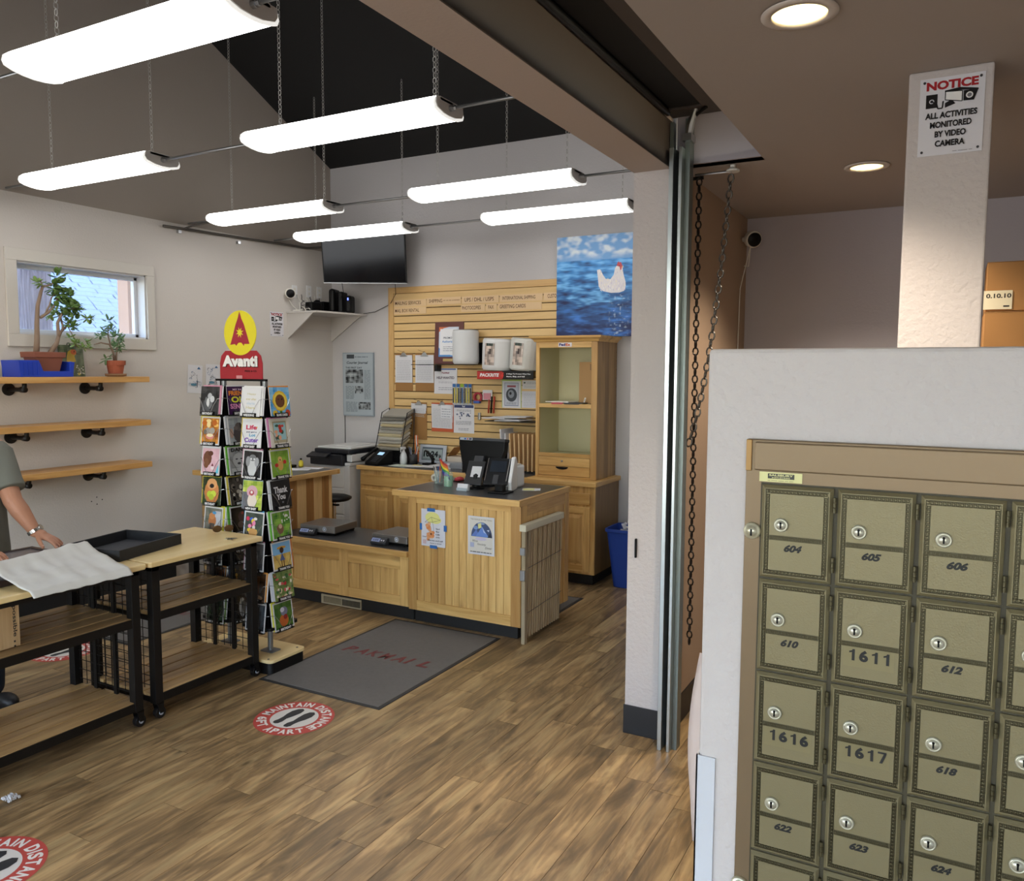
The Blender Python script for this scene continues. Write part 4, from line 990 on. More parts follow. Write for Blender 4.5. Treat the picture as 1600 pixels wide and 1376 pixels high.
G().box(-4.04, 6.64, 1.866, -3.86, 6.655, 2.07).o('picture_frame', black, label='small black framed notice half hidden behind the foam rolls', cat='frame', bev=.003)
t = T('wire_shelf', (-4.3, 6.55, 1.85), 'black wire shelf on the slatwall holding foam roll and plaque', 'shelf')
G().box(-4.66, 6.49, 1.856, -3.95, 6.505, 1.862).o('front_wire', blackm, parent=t)
for k in range(9): G().tube([(-4.64+k*.085, 6.5, 1.859), (-4.64+k*.085, 6.678, 1.859)], .003, 6).o('cross_wire', blackm, parent=t)
G().box(-4.46, 6.60, 1.795, -4.43, 6.68, 1.855).o('bracket', blackm, parent=t)
t = T('black_shelf', (-3.61, 6.58, 1.78), 'black metal slatwall shelf under the two bubble wrap rolls', 'shelf')
G().box(-3.90, 6.49, 1.797, -3.31, 6.68, 1.803).o('plate', blackm, parent=t); G().box(-3.90, 6.482, 1.724, -3.31, 6.488, 1.80).o('lip', blackm, parent=t)
a = Art((-3.90, 6.4815, 1.726), X, Z, .59, .072); a.rect(0, 0, .46, 1, 'b8342c'); a.rect(.46, 0, 1, 1, '141414'); a.text('PACKRITE', .05, .3, .40, .75, 'f0eaea', .05, .2); a.text("4", .43, .12, .48, .88, 'd83a30', .05, .2); a.text('6 Ways To Protect What You', .53, .55, .95, .76, 'e8e8e8', .03); a.text('Store, Ship, and Sell', .53, .22, .85, .43, 'e8e8e8', .03); a.o('banner', PRINTG, parent=t)
def roll(x0, x1, y, z0, z1, tilt, label, kind):
    r = (x1-x0)/2; xm = (x0+x1)/2; h = z1-z0
    t = T('packing_roll', (xm, y, z0), label, 'roll')
    xf = Matrix.Translation((xm, y, z0)) @ Matrix.Rotation(radians(tilt), 4, 'Y')
    g = G(xf); n = 44; m = 30 if kind == 'bubble' else 16
    def f(u, v):
        q = 2*pi*u; rr = r*(.985+.015*sin(3*q+v*4))
        if kind == 'bubble': rr += .004*max(0, sin(22*q))*max(0, sin(22*pi*v*1.3+ (pi if int(u*22) % 2 else 0)))
        if kind == 'foam': rr += .002*noise.noise(Vector((cos(q)*3, sin(q)*3, v*6)))
        if v < .04 or v > .96: rr -= .012
        return (rr*cos(q), rr*sin(q), v*h)
    g.grid(f, 88 if kind == 'bubble' else n, 48 if kind == 'bubble' else m); g.o('wrap', mp('foam_'+kind, {'foam': 'd4d6d8', 'bubble': 'cfcfca', 'wrap': 'dcdcdc'}[kind], .45, spec=.6), parent=t, smooth=True)
    G(xf).add([(r*.97*cos(2*pi*k/32), r*.97*sin(2*pi*k/32), h-.001) for k in range(32)]+[(0, 0, h-.002)], [(k, (k+1) % 32, 32) for k in range(32)]).o('end_face', mp('roll_end', 'b9bbbd', .6), parent=t)
    G(xf).lathe([(.03, h-.004), (.03, h+.002), (.024, h+.002), (.024, h-.004)], (0, 0, 0), 20, cap=False).o('core', card, parent=t)
    if kind != 'foam':
        g = G(xf); R = random.Random(4); cols = ['2e2b2a', 'd8c7bd', 'b07c66', 'e7e2dc', '8a8f96', '4a3f3a']
        for i in range(6):
            for j in range(8):
                q0 = radians(246+i*7); q1 = radians(246+(i+1)*7); z_0 = h*(.16+.085*j); z_1 = z_0+h*.085; rr = r*1.022
                cc = mixc('3a2f2c', 'd9c4b6', max(0, min(1, .5+1.3*noise.noise(Vector((i*.45, j*.4, 3))))))
                g.add([(rr*cos(q0), rr*sin(q0), z_0), (rr*cos(q1), rr*sin(q1), z_0), (rr*cos(q1), rr*sin(q1), z_1), (rr*cos(q0), rr*sin(q0), z_1)], [(0, 1, 2, 3)], '1d2a22' if j == 7 and 0 < i < 5 else cc)
        g.o('label_band', PRINTG, parent=t)
roll(-4.20, -3.945, 6.56, 1.865, 2.185, 0, 'plain white foam roll standing on the wire shelf before the plaque', 'foam')
roll(-3.885, -3.60, 6.575, 1.808, 2.10, 3, 'white wrap roll with a picture label, between foam and bubble rolls', 'wrap')
roll(-3.595, -3.31, 6.575, 1.808, 2.10, 5, 'bubble wrap roll with a picture label beside the display cabinet', 'bubble')
# small peg goods
pk = [('2c5f9c', '26262a', 'd8c63a'), ('2c5f9c', 'd8c63a', '26262a'), ('8fb03a', '26262a', '2c5f9c')]
for k in range(5):
    x = -4.262+k*.045; t = T('pen_pack', (x, YS, 1.47), 'yellow and black marker pack hanging on a peg, %s from the left' % ('first', 'second', 'third', 'fourth', 'fifth')[k], 'pens', 'marker packs on pegs')
    G().box(x-.018, YS-.03, 1.475, x+.018, YS-.027, 1.675).o('card', mp('blister', 'b9bfc6', .3), parent=t)
    a = Art((x-.018, YS-.0305, 1.475), X, Z, .036, .2); a.rect(0, .84, 1, 1, pk[k % 3][0])
    a.o('print', PRINTG, parent=t)
    for q in range(2): G().cyl((x-.008+q*.016, YS-.034, 1.49), (x-.008+q*.016, YS-.034, 1.635), .0055, n=8).o('marker', mp('mk_'+pk[k % 3][1+q], pk[k % 3][1+q], .35), parent=t)
t = T('tape_dispenser', (-3.99, YS, 1.49), 'red and blue tape roll hanging beside the marker packs', 'tape'); G().lathe([(.03, -.012), (.048, -.012), (.048, .012), (.03, .012)], (-3.99, YS-.03, 1.55), 24, 'y', cap=False).o('tape_roll', mp('tape_red', 'a8323c', .35), parent=t); G().box(-4.035, YS-.05, 1.49, -3.965, YS-.015, 1.515).o('cutter', mp('tape_blue', '3558a4', .35), parent=t, bev=.004)
t = T('note_pads', (-3.885, YS, 1.52), 'pink sticky note pack hanging on a peg', 'notepad'); G().box(-3.94, YS-.03, 1.525, -3.835, YS-.024, 1.62).o('card', white, parent=t); G().box(-3.925, YS-.04, 1.53, -3.85, YS-.03, 1.59).o('pad', mp('pink_pad', 'cf8a94', .7), parent=t)
for k in range(3): G().cyl((-3.875+k*.028, YS-.03, 1.40), (-3.865+k*.028, YS-.03, 1.56), .008, n=8).o('box_cutter', mp('cutter_red', 'b8402c', .4) if k % 2 == 0 else black, label=('red box cutter hanging under the pink notes', 'black box cutter hanging between two red ones', 'red box cutter hanging farthest right below the notes')[k], cat='cutter', smooth=True)
G().box(-4.0, YS-.02, 1.33, -3.975, YS-.001, 1.40).o('wall_bracket', steel, label='tiny steel bracket alone on the slatwall below the notes', cat='bracket', bev=.003)
t = T('paper_shelf', (-3.55, 6.58, 1.33), 'black wire tray on the slatwall loaded with loose papers', 'tray')
G().box(-3.80, 6.45, 1.335, -3.30, 6.68, 1.341).o('tray', blackm, parent=t)
R = random.Random(12)
for k in range(5):
    x = -3.68+R.uniform(-.03, .25)*1; G(Matrix.Translation((x, 6.55, 1.3425+k*.009)) @ Matrix.Rotation(radians(R.uniform(-25, 25)), 4, 'Z')).box(-.13, -.09, 0, .13, .09, .007).o('paper_stack', mp('sheet_white', ''), label=('white paper stack lying on the wire tray, %s of five' % ('lowest', 'second lowest', 'middle', 'second highest', 'topmost')[k]), cat='paper', group='papers on the wire tray')
# file folders
t = T('file_holder', (-3.44, 6.5, .886), 'black mesh file holder beside the display cabinet', 'holder')
G().box(-3.61, 6.38, .886, -3.19, 6.64, .90).box(-3.61, 6.38, .90, -3.60, 6.64, 1.02).box(-3.20, 6.38, .90, -3.19, 6.64, 1.02).box(-3.60, 6.63, .90, -3.20, 6.64, 1.10).o('holder', blackm, parent=t)
for k in range(9):
    x = -3.575+k*.043; G(Matrix.Translation((x, 6.51, .902)) @ Matrix.Rotation(radians(-4+k*.6), 4, 'Y')).box(-.005, -.12, 0, .009, .115, .335 if k else .37).o('file_folder', mp('manila', 'd8b584', .7) if k > 1 else mp('sheet_white', ''), label='%s file folder standing in the holder, %s from the left' % ('white' if k < 2 else 'manila', ('first', 'second', 'third', 'fourth', 'fifth', 'sixth', 'seventh', 'eighth', 'ninth')[k]), cat='folder', group='upright folders by the cabinet')
# newspaper plaque on the back wall
t = T('newspaper_plaque', (-5.47, 6.69, 1.32), 'grey mounted newspaper front page on the back wall above the copier', 'plaque')
G().box(-5.675, 6.675, 1.322, -5.27, 6.70, 1.985).o('board', mp('grey_board', '8f9aa3', .4), parent=t, bev=.002)
a = Art((-5.665, 6.6745, 1.335), X, Z, .385, .64); a.rect(0, 0, 1, 1, 'a3adb4'); a.rect(.12, .92, .38, .985, '3c4248'); a.lines(.4, .94, .85, .97, 1, '5a6268')
a.text('Courier Journal', .12, .82, .85, .875, '2f353a', .02, .2); a.text('THE FIRST DAY', .08, .755, .65, .785, '2f353a', .02)
R = random.Random(6); a.ras(.08, .52, .68, .74, 12, 9, lambda u, v: mixc('1e2226', 'a8b0b4', max(0, min(1, .45+1.1*noise.noise(Vector((u*5, v*4, 7))))))); a.ras(.40, .35, .68, .47, 7, 5, lambda u, v: mixc('1e2226', 'a8b0b4', max(0, min(1, .45+1.2*noise.noise(Vector((u*4, v*3, 2))))))); a.ras(.52, .09, .93, .21, 9, 5, lambda u, v: mixc('1e2226', 'a8b0b4', max(0, min(1, .45+1.1*noise.noise(Vector((u*5, v*4, 7)))))))
a.lines(.72, .26, .93, .74, 22, '7e888e', .5, 4); a.lines(.08, .26, .37, .48, 10, '7e888e', .5, 5); a.lines(.08, .05, .48, .22, 8, '7e888e', .5, 6); a.o('front_page', PRINT, parent=t)
G().tube([(-5.67, 6.695, 1.32), (-5.67, 6.695, .95)], .0035, 6).o('hanging_wire', blackm, label='thin black wire hanging straight down from the newspaper plaque', cat='wire')
# ------------------------------------------------------------------ wall shelves with pipe brackets
for z, lab in ((1.70, 'top wooden wall shelf carrying the potted plants'), (1.362, 'middle empty wooden wall shelf of the three'), (1.03, 'lowest empty wooden wall shelf of the three')):
    t = T('wall_shelf', (XL+.14, 3.4, z-.06), lab, 'shelf', 'wooden shelves on the left wall')
    G().box(XL, 2.30, z, XL+.275, 4.235, z+.043).o('board', pine, parent=t, bev=.003)
    for y in (3.30, 3.87, 2.72):
        b = G().lathe([(.045, 0), (.045, .008), (.02, .012), (.02, .02)], (XL, y, z-.045), 20, 'x').o('pipe_bracket', mp('black_iron', '0e0e10', .5), parent=t, smooth=False)
        G().tube([(XL+.01, y, z-.045), (XL+.17, y, z-.045), (XL+.19, y, z-.04), (XL+.195, y, z-.02), (XL+.195, y, z)], .015, 12).o('pipe', mp('black_iron', ''), parent=b, smooth=True)
        G().tube([(XL+.155, y, z-.045), (XL+.2, y, z-.045)], .021, 12).o('elbow', mp('black_iron', ''), parent=b, smooth=True)
for k, (y, z) in enumerate(((3.93, .79), (3.97, .765), (3.90, .765), (3.93, .74))): pass
t = G()
for y, z in ((3.93, .80), (3.975, .775), (3.885, .772), (3.93, .745)): t.box(XL, y, z, XL+.002, y+.008, z+.008)
t.o('screw_holes', blackp, label='four small dark screw holes left in the wall below the shelves', cat='holes', kind='stuff')
# plants
leafm = mp('jade_leaf', '5d7c40', .35, var=.35, bscale=60); leafl = mp('jade_leaf_light', '7d9a52', .35, var=.25, bscale=60)
barkp = mp('jade_stem', '8a7563', .7, var=.2, bscale=80)
terra = mp('terracotta', 'a3563c', .75, var=.08, bscale=40); terrad = mp('terracotta_dark', '8a5240', .75, var=.1, bscale=40)
def leafcloud(g, centers, n, R, spread=.05, size=.02, narrow=.55):
    for c in centers:
        c = Vector(c)
        for k in range(n):
            d = Vector((R.gauss(0, 1), R.gauss(0, 1), R.gauss(0, 1))).normalized()
            p = c+d*R.uniform(.2, 1)*spread; s = size*R.uniform(.7, 1.25)
            q = (d+Vector((R.uniform(-.4, .4), R.uniform(-.4, .4), R.uniform(-.2, .6)))).to_track_quat('Z', 'Y').to_matrix()
            g.ball(p+q @ Vector((0, 0, s*.6)), s*narrow, s*.16, s, 7, 5, r=q)
R = random.Random(21)
bx = T('plastic_bin', (-5.68, 3.45, 1.744), 'blue open-front plastic parts bin on the top shelf holding the jade pot', 'bin')
blue = mp('bin_blue', '1f3fb4', .4)
z0 = 1.744
g = G()
g.box(-5.78, 3.245, z0, -5.585, 3.62, z0+.006)
g.add([(-5.78, 3.245, z0), (-5.585, 3.245, z0), (-5.575, 3.235, z0+.115), (-5.79, 3.235, z0+.115)], [(0, 1, 2, 3)])
g.box(-5.79, 3.24, z0, -5.784, 3.63, z0+.115)
g.prism([(3.245, z0), (3.62, z0), (3.635, z0+.105), (3.60, z0+.110), (3.595, z0+.04), (3.405, z0+.04), (3.375, z0+.115), (3.235, z0+.115)], 'x', -5.585, -5.579)
g.prism([(-5.78, z0), (-5.585, z0), (-5.58, z0+.105), (-5.79, z0+.115)], 'y', 3.62, 3.627)
g.o('tray', blue, parent=bx, bev=.002)
for k in range(4): G().box(-5.578, 3.265+k*.032, z0+.012, -5.574, 3.271+k*.032, z0+.105).o('rib', blue, parent=bx)
pl = T('jade_plant', (-5.70, 3.47, z0+.008), 'large jade plant with bare thick stems in a square terracotta pot', 'plant')
g = G(); 
def frust(g, cx, cy, z0, z1, a0, a1, b0=None, b1=None):
    b0 = b0 or a0; b1 = b1 or a1
    g.add([(cx-a0, cy-b0, z0), (cx+a0, cy-b0, z0), (cx+a0, cy+b0, z0), (cx-a0, cy+b0, z0), (cx-a1, cy-b1, z1), (cx+a1, cy-b1, z1), (cx+a1, cy+b1, z1), (cx-a1, cy+b1, z1)], [(0, 3, 2, 1), (4, 5, 6, 7), (0, 1, 5, 4), (1, 2, 6, 5), (2, 3, 7, 6), (3, 0, 4, 7)])
frust(g, -5.69, 3.475, z0+.008, z0+.145, .06, .078, .07, .1); g.o('pot', terrad, parent=pl, bev=.003)
g = G(); frust(g, -5.69, 3.475, z0+.135, z0+.175, .084, .086, .113, .117); g.o('pot_rim', terrad, parent=pl, bev=.004)
st = [([(3.425, 1.90), (3.43, 2.0), (3.445, 2.12), (3.45, 2.24), (3.47, 2.33), (3.50, 2.39)], .021, .009),
      ([(3.465, 2.16), (3.52, 2.20), (3.575, 2.25), (3.60, 2.31)], .011, .006), ([(3.50, 2.185), (3.53, 2.25), (3.56, 2.31), (3.60, 2.36)], .007, .004),
      ([(3.50, 2.38), (3.55, 2.40), (3.60, 2.43)], .007, .005), ([(3.49, 2.385), (3.475, 2.42)], .006, .004),
      ([(3.52, 1.905), (3.57, 1.98), (3.60, 2.04), (3.59, 2.13), (3.62, 2.20), (3.68, 2.235)], .019, .007),
      ([(3.595, 2.03), (3.625, 2.10), (3.62, 2.17), (3.60, 2.19)], .010, .006), ([(3.60, 2.05), (3.66, 2.12), (3.70, 2.16), (3.72, 2.2)], .008, .004),
      ([(3.68, 2.235), (3.75, 2.25)], .005, .003), ([(3.70, 2.14), (3.82, 2.18)], .003, .002), ([(3.66, 2.12), (3.71, 2.02), (3.73, 1.96)], .004, .003)]
g = G()
for pts, r0, r1 in st:
    n = len(pts); g.tube([(-5.69+.01*sin(i*2.1), y, z) for i, (y, z) in enumerate(pts)], [r0+(r1-r0)*i/(n-1) for i in range(n)], 8)
g.o('stems', barkp, parent=pl, smooth=True, kind='stuff')
g = G(); leafcloud(g, [(-5.69, y, z) for y, z in ((3.60, 2.46), (3.61, 2.41), (3.58, 2.38), (3.61, 2.34), (3.645, 2.34), (3.69, 2.33), (3.72, 2.27), (3.66, 2.26), (3.70, 2.24), (3.745, 2.23), (3.59, 2.23), (3.64, 2.19), (3.60, 2.33))], 17, R, .042, .023, .72)
leafcloud(g, [(-5.69, 3.67, 2.13), (-5.69, 3.70, 2.11)], 16, R, .034, .021, .7)
g.o('foliage', leafm, parent=pl, smooth=True, kind='stuff')
g = G(); leafcloud(g, [(-5.69, y, z) for y, z in ((3.455, 2.41), (3.475, 2.40), (3.545, 2.19), (3.57, 2.20), (3.82, 2.175), (3.845, 2.18), (3.68, 2.03), (3.72, 1.99))], 8, R, .022, .022)
leafcloud(g, [(-5.69, 3.74, 1.99), (-5.69, 3.78, 1.96), (-5.69, 3.82, 1.97), (-5.69, 3.81, 2.0)], 10, R, .022, .018, .4)
g.o('young_leaves', leafl, parent=pl, smooth=True, kind='stuff')
pl = T('jade_plant', (-5.70, 4.04, z0), 'small jade plant in a round terracotta pot near the shelf end', 'plant')
cx, cy = -5.70, 4.045
G().lathe([(.055, 0), (.075, .004), (.078, .022), (.068, .022), (.05, .01)], (cx, cy, z0), 28).o('saucer', mp('saucer_clay', '8d6a4c', .7), parent=pl, smooth=True)
G().lathe([(.05, .012), (.062, .085), (.062, .088), (.072, .088), (.074, .122), (.066, .122), (.062, .10)], (cx, cy, z0), 28, cap=False).o('pot', terra, parent=pl, smooth=False)
G().lathe([(.064, .105), (.0, .108)], (cx, cy, z0), 20, cap=False).o('soil', mp('soil', '3a2c20', .95), parent=pl)
g = G()
for pts, r0, r1 in (([(4.04, 1.85), (4.03, 1.93), (4.0, 1.99), (3.93, 2.0), (3.87, 1.985)], .011, .003), ([(4.05, 1.85), (4.06, 1.95), (4.08, 2.02)], .009, .004), ([(4.01, 1.98), (3.99, 2.06), (4.0, 2.12)], .006, .003), ([(4.05, 1.9), (3.99, 1.90), (3.97, 1.89)], .003, .002)):
    n = len(pts); g.tube([(cx, y, z) for y, z in pts], [r0+(r1-r0)*i/(n-1) for i in range(n)], 8)
g.o('stems', barkp, parent=pl, smooth=True, kind='stuff')
g = G(); leafcloud(g, [(cx, y, z) for y, z in ((3.99, 2.13), (4.0, 2.17), (3.96, 2.09), (4.02, 2.10), (4.04, 2.05), (4.08, 2.06), (4.10, 2.03), (4.07, 1.99), (4.04, 1.97), (3.93, 2.05), (4.09, 1.96), (3.97, 1.88))], 11, R, .028, .024, .36)
g.o('foliage', mp('jade_leaf_grey', '66855a', .4, var=.3, bscale=60), parent=pl, smooth=True, kind='stuff')
t = T('bird_plaque', (-5.8, 3.74, z0), 'small photo plaque of a yellow bird with red face between the plants', 'plaque')
xf = Matrix.Translation((-5.775, 3.655, z0)) @ Matrix.Rotation(radians(90), 4, 'Z') @ Matrix.Rotation(radians(-6), 4, 'X')
G(xf).box(0, 0, 0, .19, .008, .235).o('board', mp('plaque_green', '3f4a34', .5), parent=t)
G(xf).tube([(.07, .004, .232), (.075, .004, .25), (.09, .004, .252), (.095, .004, .234)], .003, 6).o('hanger', black, parent=t)
a = Art((0, -.0003, 0), X, Z, .19, .235, xf=xf); R = random.Random(8)
a.ras(0, 0, 1, 1, 14, 16, lambda u, v: mixc('3c4a30', '7c8468', max(0, min(1, .5+noise.noise(Vector((u*5, v*5, 0)))))))
a.poly([(.28, .42), (.30, .62), (.36, .78), (.50, .86), (.64, .84), (.72, .72), (.62, .66), (.66, .50), (.58, .40), (.40, .38)], 'c9a83c'); a.ell(.60, .78, .12, .085, 'c8642c'); a.poly([(.70, .76), (.80, .72), (.70, .70)], '4a3a2c'); a.ell(.62, .79, .02, .018, '181818'); a.poly([(.40, .40), (.62, .48), (.72, .30), (.62, .20), (.45, .30)], '6f6c4a')
for k in range(22): a.ell(R.uniform(.62, .95), R.uniform(.08, .35), .03, .02, R.choice(['d8d4c8', 'b0a894', 'e0dcb8']), 7); a.k -= 1
a.ell(.74, .08, .05, .04, 'd8c440'); a.o('picture', PRINTG, parent=t)
# taped drawings on left wall behind rack
def wallpaper_(y0, z0, y1, z1, label, seed, rot=0):
    t = T('taped_drawing', (XL, (y0+y1)/2, z0), label, 'drawing')
    xf = Matrix.Translation((XL+.004, y0, z0)) @ Matrix.Rotation(radians(90), 4, 'Z') @ Matrix.Rotation(radians(rot), 4, 'Y')
    G(xf).box(0, -.001, 0, y1-y0, 0, z1-z0).o('sheet', mp('sheet_white', ''), parent=t)
    a = Art((0, -.0014, 0), X, Z, y1-y0, z1-z0, xf=xf); R = random.Random(seed)
    for k in range(14):
        u, v = R.uniform(.15, .75), R.uniform(.2, .85); q = [(u, v)]
        for j in range(5): u = min(.9, max(.1, u+R.uniform(-.14, .14))); v = min(.92, max(.1, v+R.uniform(-.1, .1))); q.append((u, v))
        a.line(q, .0022, R.choice(['2a2e3a', '2a2e3a', '2f5f8a']))
    a.poly([(.6, .86), (.72, .95), (.85, .86)], '2f5f8a'); a.ell(.4, .3, .2, .05, '4a7a90'); a.o('drawing', PRINT, parent=t)
wallpaper_(4.81, 1.60, 4.965, 1.845, 'white sheet with blue and black doodles taped left of the card rack', 3, 4)
wallpaper_(5.01, 1.62, 5.165, 1.85, 'doodled white sheet taped half behind the rack sign', 4, 2)
# corner shelf with network gear, television
cs = T('corner_shelf', (-5.6, 6.4, 2.10), 'white corner shelf with triangular supports holding network boxes', 'shelf')
shw = mp('shelf_white', 'c2beb9', .5)
G().prism([(XL, 6.02), (-5.44, 6.03), (-5.36, 6.58), (-5.36, 6.70), (XL, 6.70)], 'z', 2.360, 2.378).o('board', shw, parent=cs, bev=.002)
G().prism([(XL, 2.360), (-5.49, 2.360), (XL, 2.11)], 'y', 6.035, 6.05).o('support', shw, parent=cs); G().prism([(XL, 2.360), (-5.43, 2.360), (XL, 2.10)], 'y', 6.675, 6.69).o('support', shw, parent=cs)
G().box(XL, 6.05, 2.21, XL+.008, 6.675, 2.218).o('cleat', shw, parent=cs)
zs = 2.379
def gear(x0, y0, x1, y1, h, label, name='network_box', rot=0, led=None, bev=.01):
    t = T(name, ((x0+x1)/2, (y0+y1)/2, zs), label, 'device'); xf = Matrix.Translation(((x0+x1)/2, (y0+y1)/2, zs)) @ Matrix.Rotation(radians(rot), 4, 'Z')
    w, d = (x1-x0)/2, (y1-y0)/2
    G(xf).box(-w, -d, 0, w, d, h).o('case', black, parent=t, bev=bev)
    if led: G(xf).box(-w*.15, -d-.002, h*.72, w*.25, -d+.001, h*.86).o('led', mp('led_blue', (.1, .15, 1), .4, emit=3), parent=t)
    else: G(xf).box(w*.5, -d-.001, h*.1, w*.6, -d, h*.9).o('seam', dgrey, parent=t)
gear(-5.73, 6.18, -5.64, 6.32, .10, 'dark square adapter box at the front of the corner shelf')
gear(-5.62, 6.36, -5.555, 6.56, .245, 'tallest black modem standing upright on the corner shelf', 'modem', 20, bev=.03)
gear(-5.535, 6.42, -5.49, 6.58, .215, 'middle black modem standing beside the tallest one', 'modem', 20)
gear(-5.455, 6.44, -5.395, 6.58, .175, 'black router with a blue light at the shelf end', 'router', 20, True, bev=.02)
gear(-5.79, 6.40, -5.66, 6.62, .12, 'low dark box behind tangled cables on the corner shelf', rot=-10)
t = T('cordless_handset', (-5.68, 6.36, zs), 'slanted black handset device leaning among the shelf cables', 'device')
G(Matrix.Translation((-5.66, 6.34, zs+.01)) @ Matrix.Rotation(radians(-28), 4, 'Y')).box(-.02, -.03, 0, .02, .03, .13).o('handset', black, parent=t, bev=.006); G().box(-5.70, 6.31, zs, -5.64, 6.38, zs+.015).o('foot', black, parent=t)
R = random.Random(31)
for k in range(6):
    p = [Vector((R.uniform(-5.78, -5.6), R.uniform(6.1, 6.3), zs+.004))]
    p = [Vector((XL+.01, 6.15+k*.07, 2.55)), Vector((XL+.06, 6.16+k*.05, 2.50-.01*k)), Vector((-5.74+.008*k, 6.11+k*.008, 2.43)), Vector((-5.68+k*.02, 6.08+k*.01, zs+.01))]
    q = []
    for i in range(13):
        s_ = i/12*3; j = min(2, int(s_)); f = s_-j; q.append(p[j].lerp(p[j+1], f)+Vector((0, .01*sin(i*1.7+k), .012*sin(i*1.1+k*2))))
    G().tube(q, .0035, 6).o('cable', offw if k % 2 == 0 else dgrey, label=('white' if k % 2 == 0 else 'grey')+' cable looping from the outlets down to the corner shelf, '+('first', 'second', 'third', 'fourth', 'fifth', 'sixth')[k]+' from the camera', cat='cable', smooth=True, group='cables behind the corner shelf')
G().box(-5.79, 6.07, zs, -5.70, 6.11, zs+.018).o('power_strip', offw, label='white plug block at the near end of the corner shelf', cat='plug', bev=.004)
t = dome_cam((XL+.05, 6.03, 2.553), (.75, -.6, -.1), 'white round security camera with black face above the corner shelf')
G().tube([(XL+.01, 6.05, 2.50), (XL+.03, 6.08, 2.44), (-5.76, 6.10, 2.40)], .004).o('cable', offw, parent=t)
for k, (y, z) in enumerate(((6.14, 2.585), (6.345, 2.60), (6.50, 2.60))):
    t = T('wall_outlet', (XL, y, z-.055), ('white wall outlet beside the shelf camera', 'white wall outlet in the middle above the corner shelf', 'white wall outlet nearest the room corner')[k], 'outlet')
    G().box(XL, y-.036, z-.06, XL+.006, y+.036, z+.06).o('cover_plate', white, parent=t, bev=.002)
    for q in (-.022, .022): G().box(XL+.006, y-.015, z+q-.013, XL+.008, y+.015, z+q+.013).o('socket', offw, parent=t, bev=.001)
tv = T('television', (-5.1, 6.35, 2.66), 'black wall-mounted flat television reflecting window light above the corner shelf', 'television')
P0 = Vector((-5.452, 6.15, 2.65)); P1 = Vector((-4.708, 6.5, 2.643)); ux = (P1-P0).normalized(); nrm = Vector((ux.y, -ux.x, 0)).normalized()
tl = radians(11.5); up = (Z*cos(tl)+nrm*sin(tl)).normalized(); fn = ux.cross(up).normalized()
tm = Matrix((ux, -fn, up)).transposed().to_4x4(); tm.translation = P0; WT = (P1-P0).length
G(tm).box(0, 0, 0, WT, .03, .49).o('bezel', black, parent=tv, bev=.004)
G(tm).box(.012, -.0015, .016, WT-.012, .001, .478).o('screen', mp('screen_gloss', '05060a', .09, spec=.3), parent=tv)
G(tm).box(.2, .03, .05, WT-.2, .06, .35).o('back_cover', dgrey, parent=tv, bev=.01)
G(tm).box(0, -.002, 0, WT, 0, .006).o('silver_strip', steel, parent=tv)
G().tube([(-5.05, 6.42, 2.86), (-5.0, 6.695, 2.86)], .03, 10).o('wall_arm', blackm, parent=tv)
G().tube([(-5.35, 6.30, 2.66), (-5.42, 6.40, 2.58), (-5.55, 6.45, 2.45), (-5.60, 6.45, 2.385)], .003, 6).o('tv_cord', black, label='black cord dropping from the television to the modems', cat='cord', smooth=True)
G().tube([(-4.85, 6.5, 2.66), (-4.92, 6.60, 2.56), (-5.05, 6.68, 2.47), (-5.25, 6.69, 2.40), (-5.38, 6.66, 2.383)], .003, 6).o('tv_cord', black, label='black cord curving along the back wall below the television', cat='cord', smooth=True)
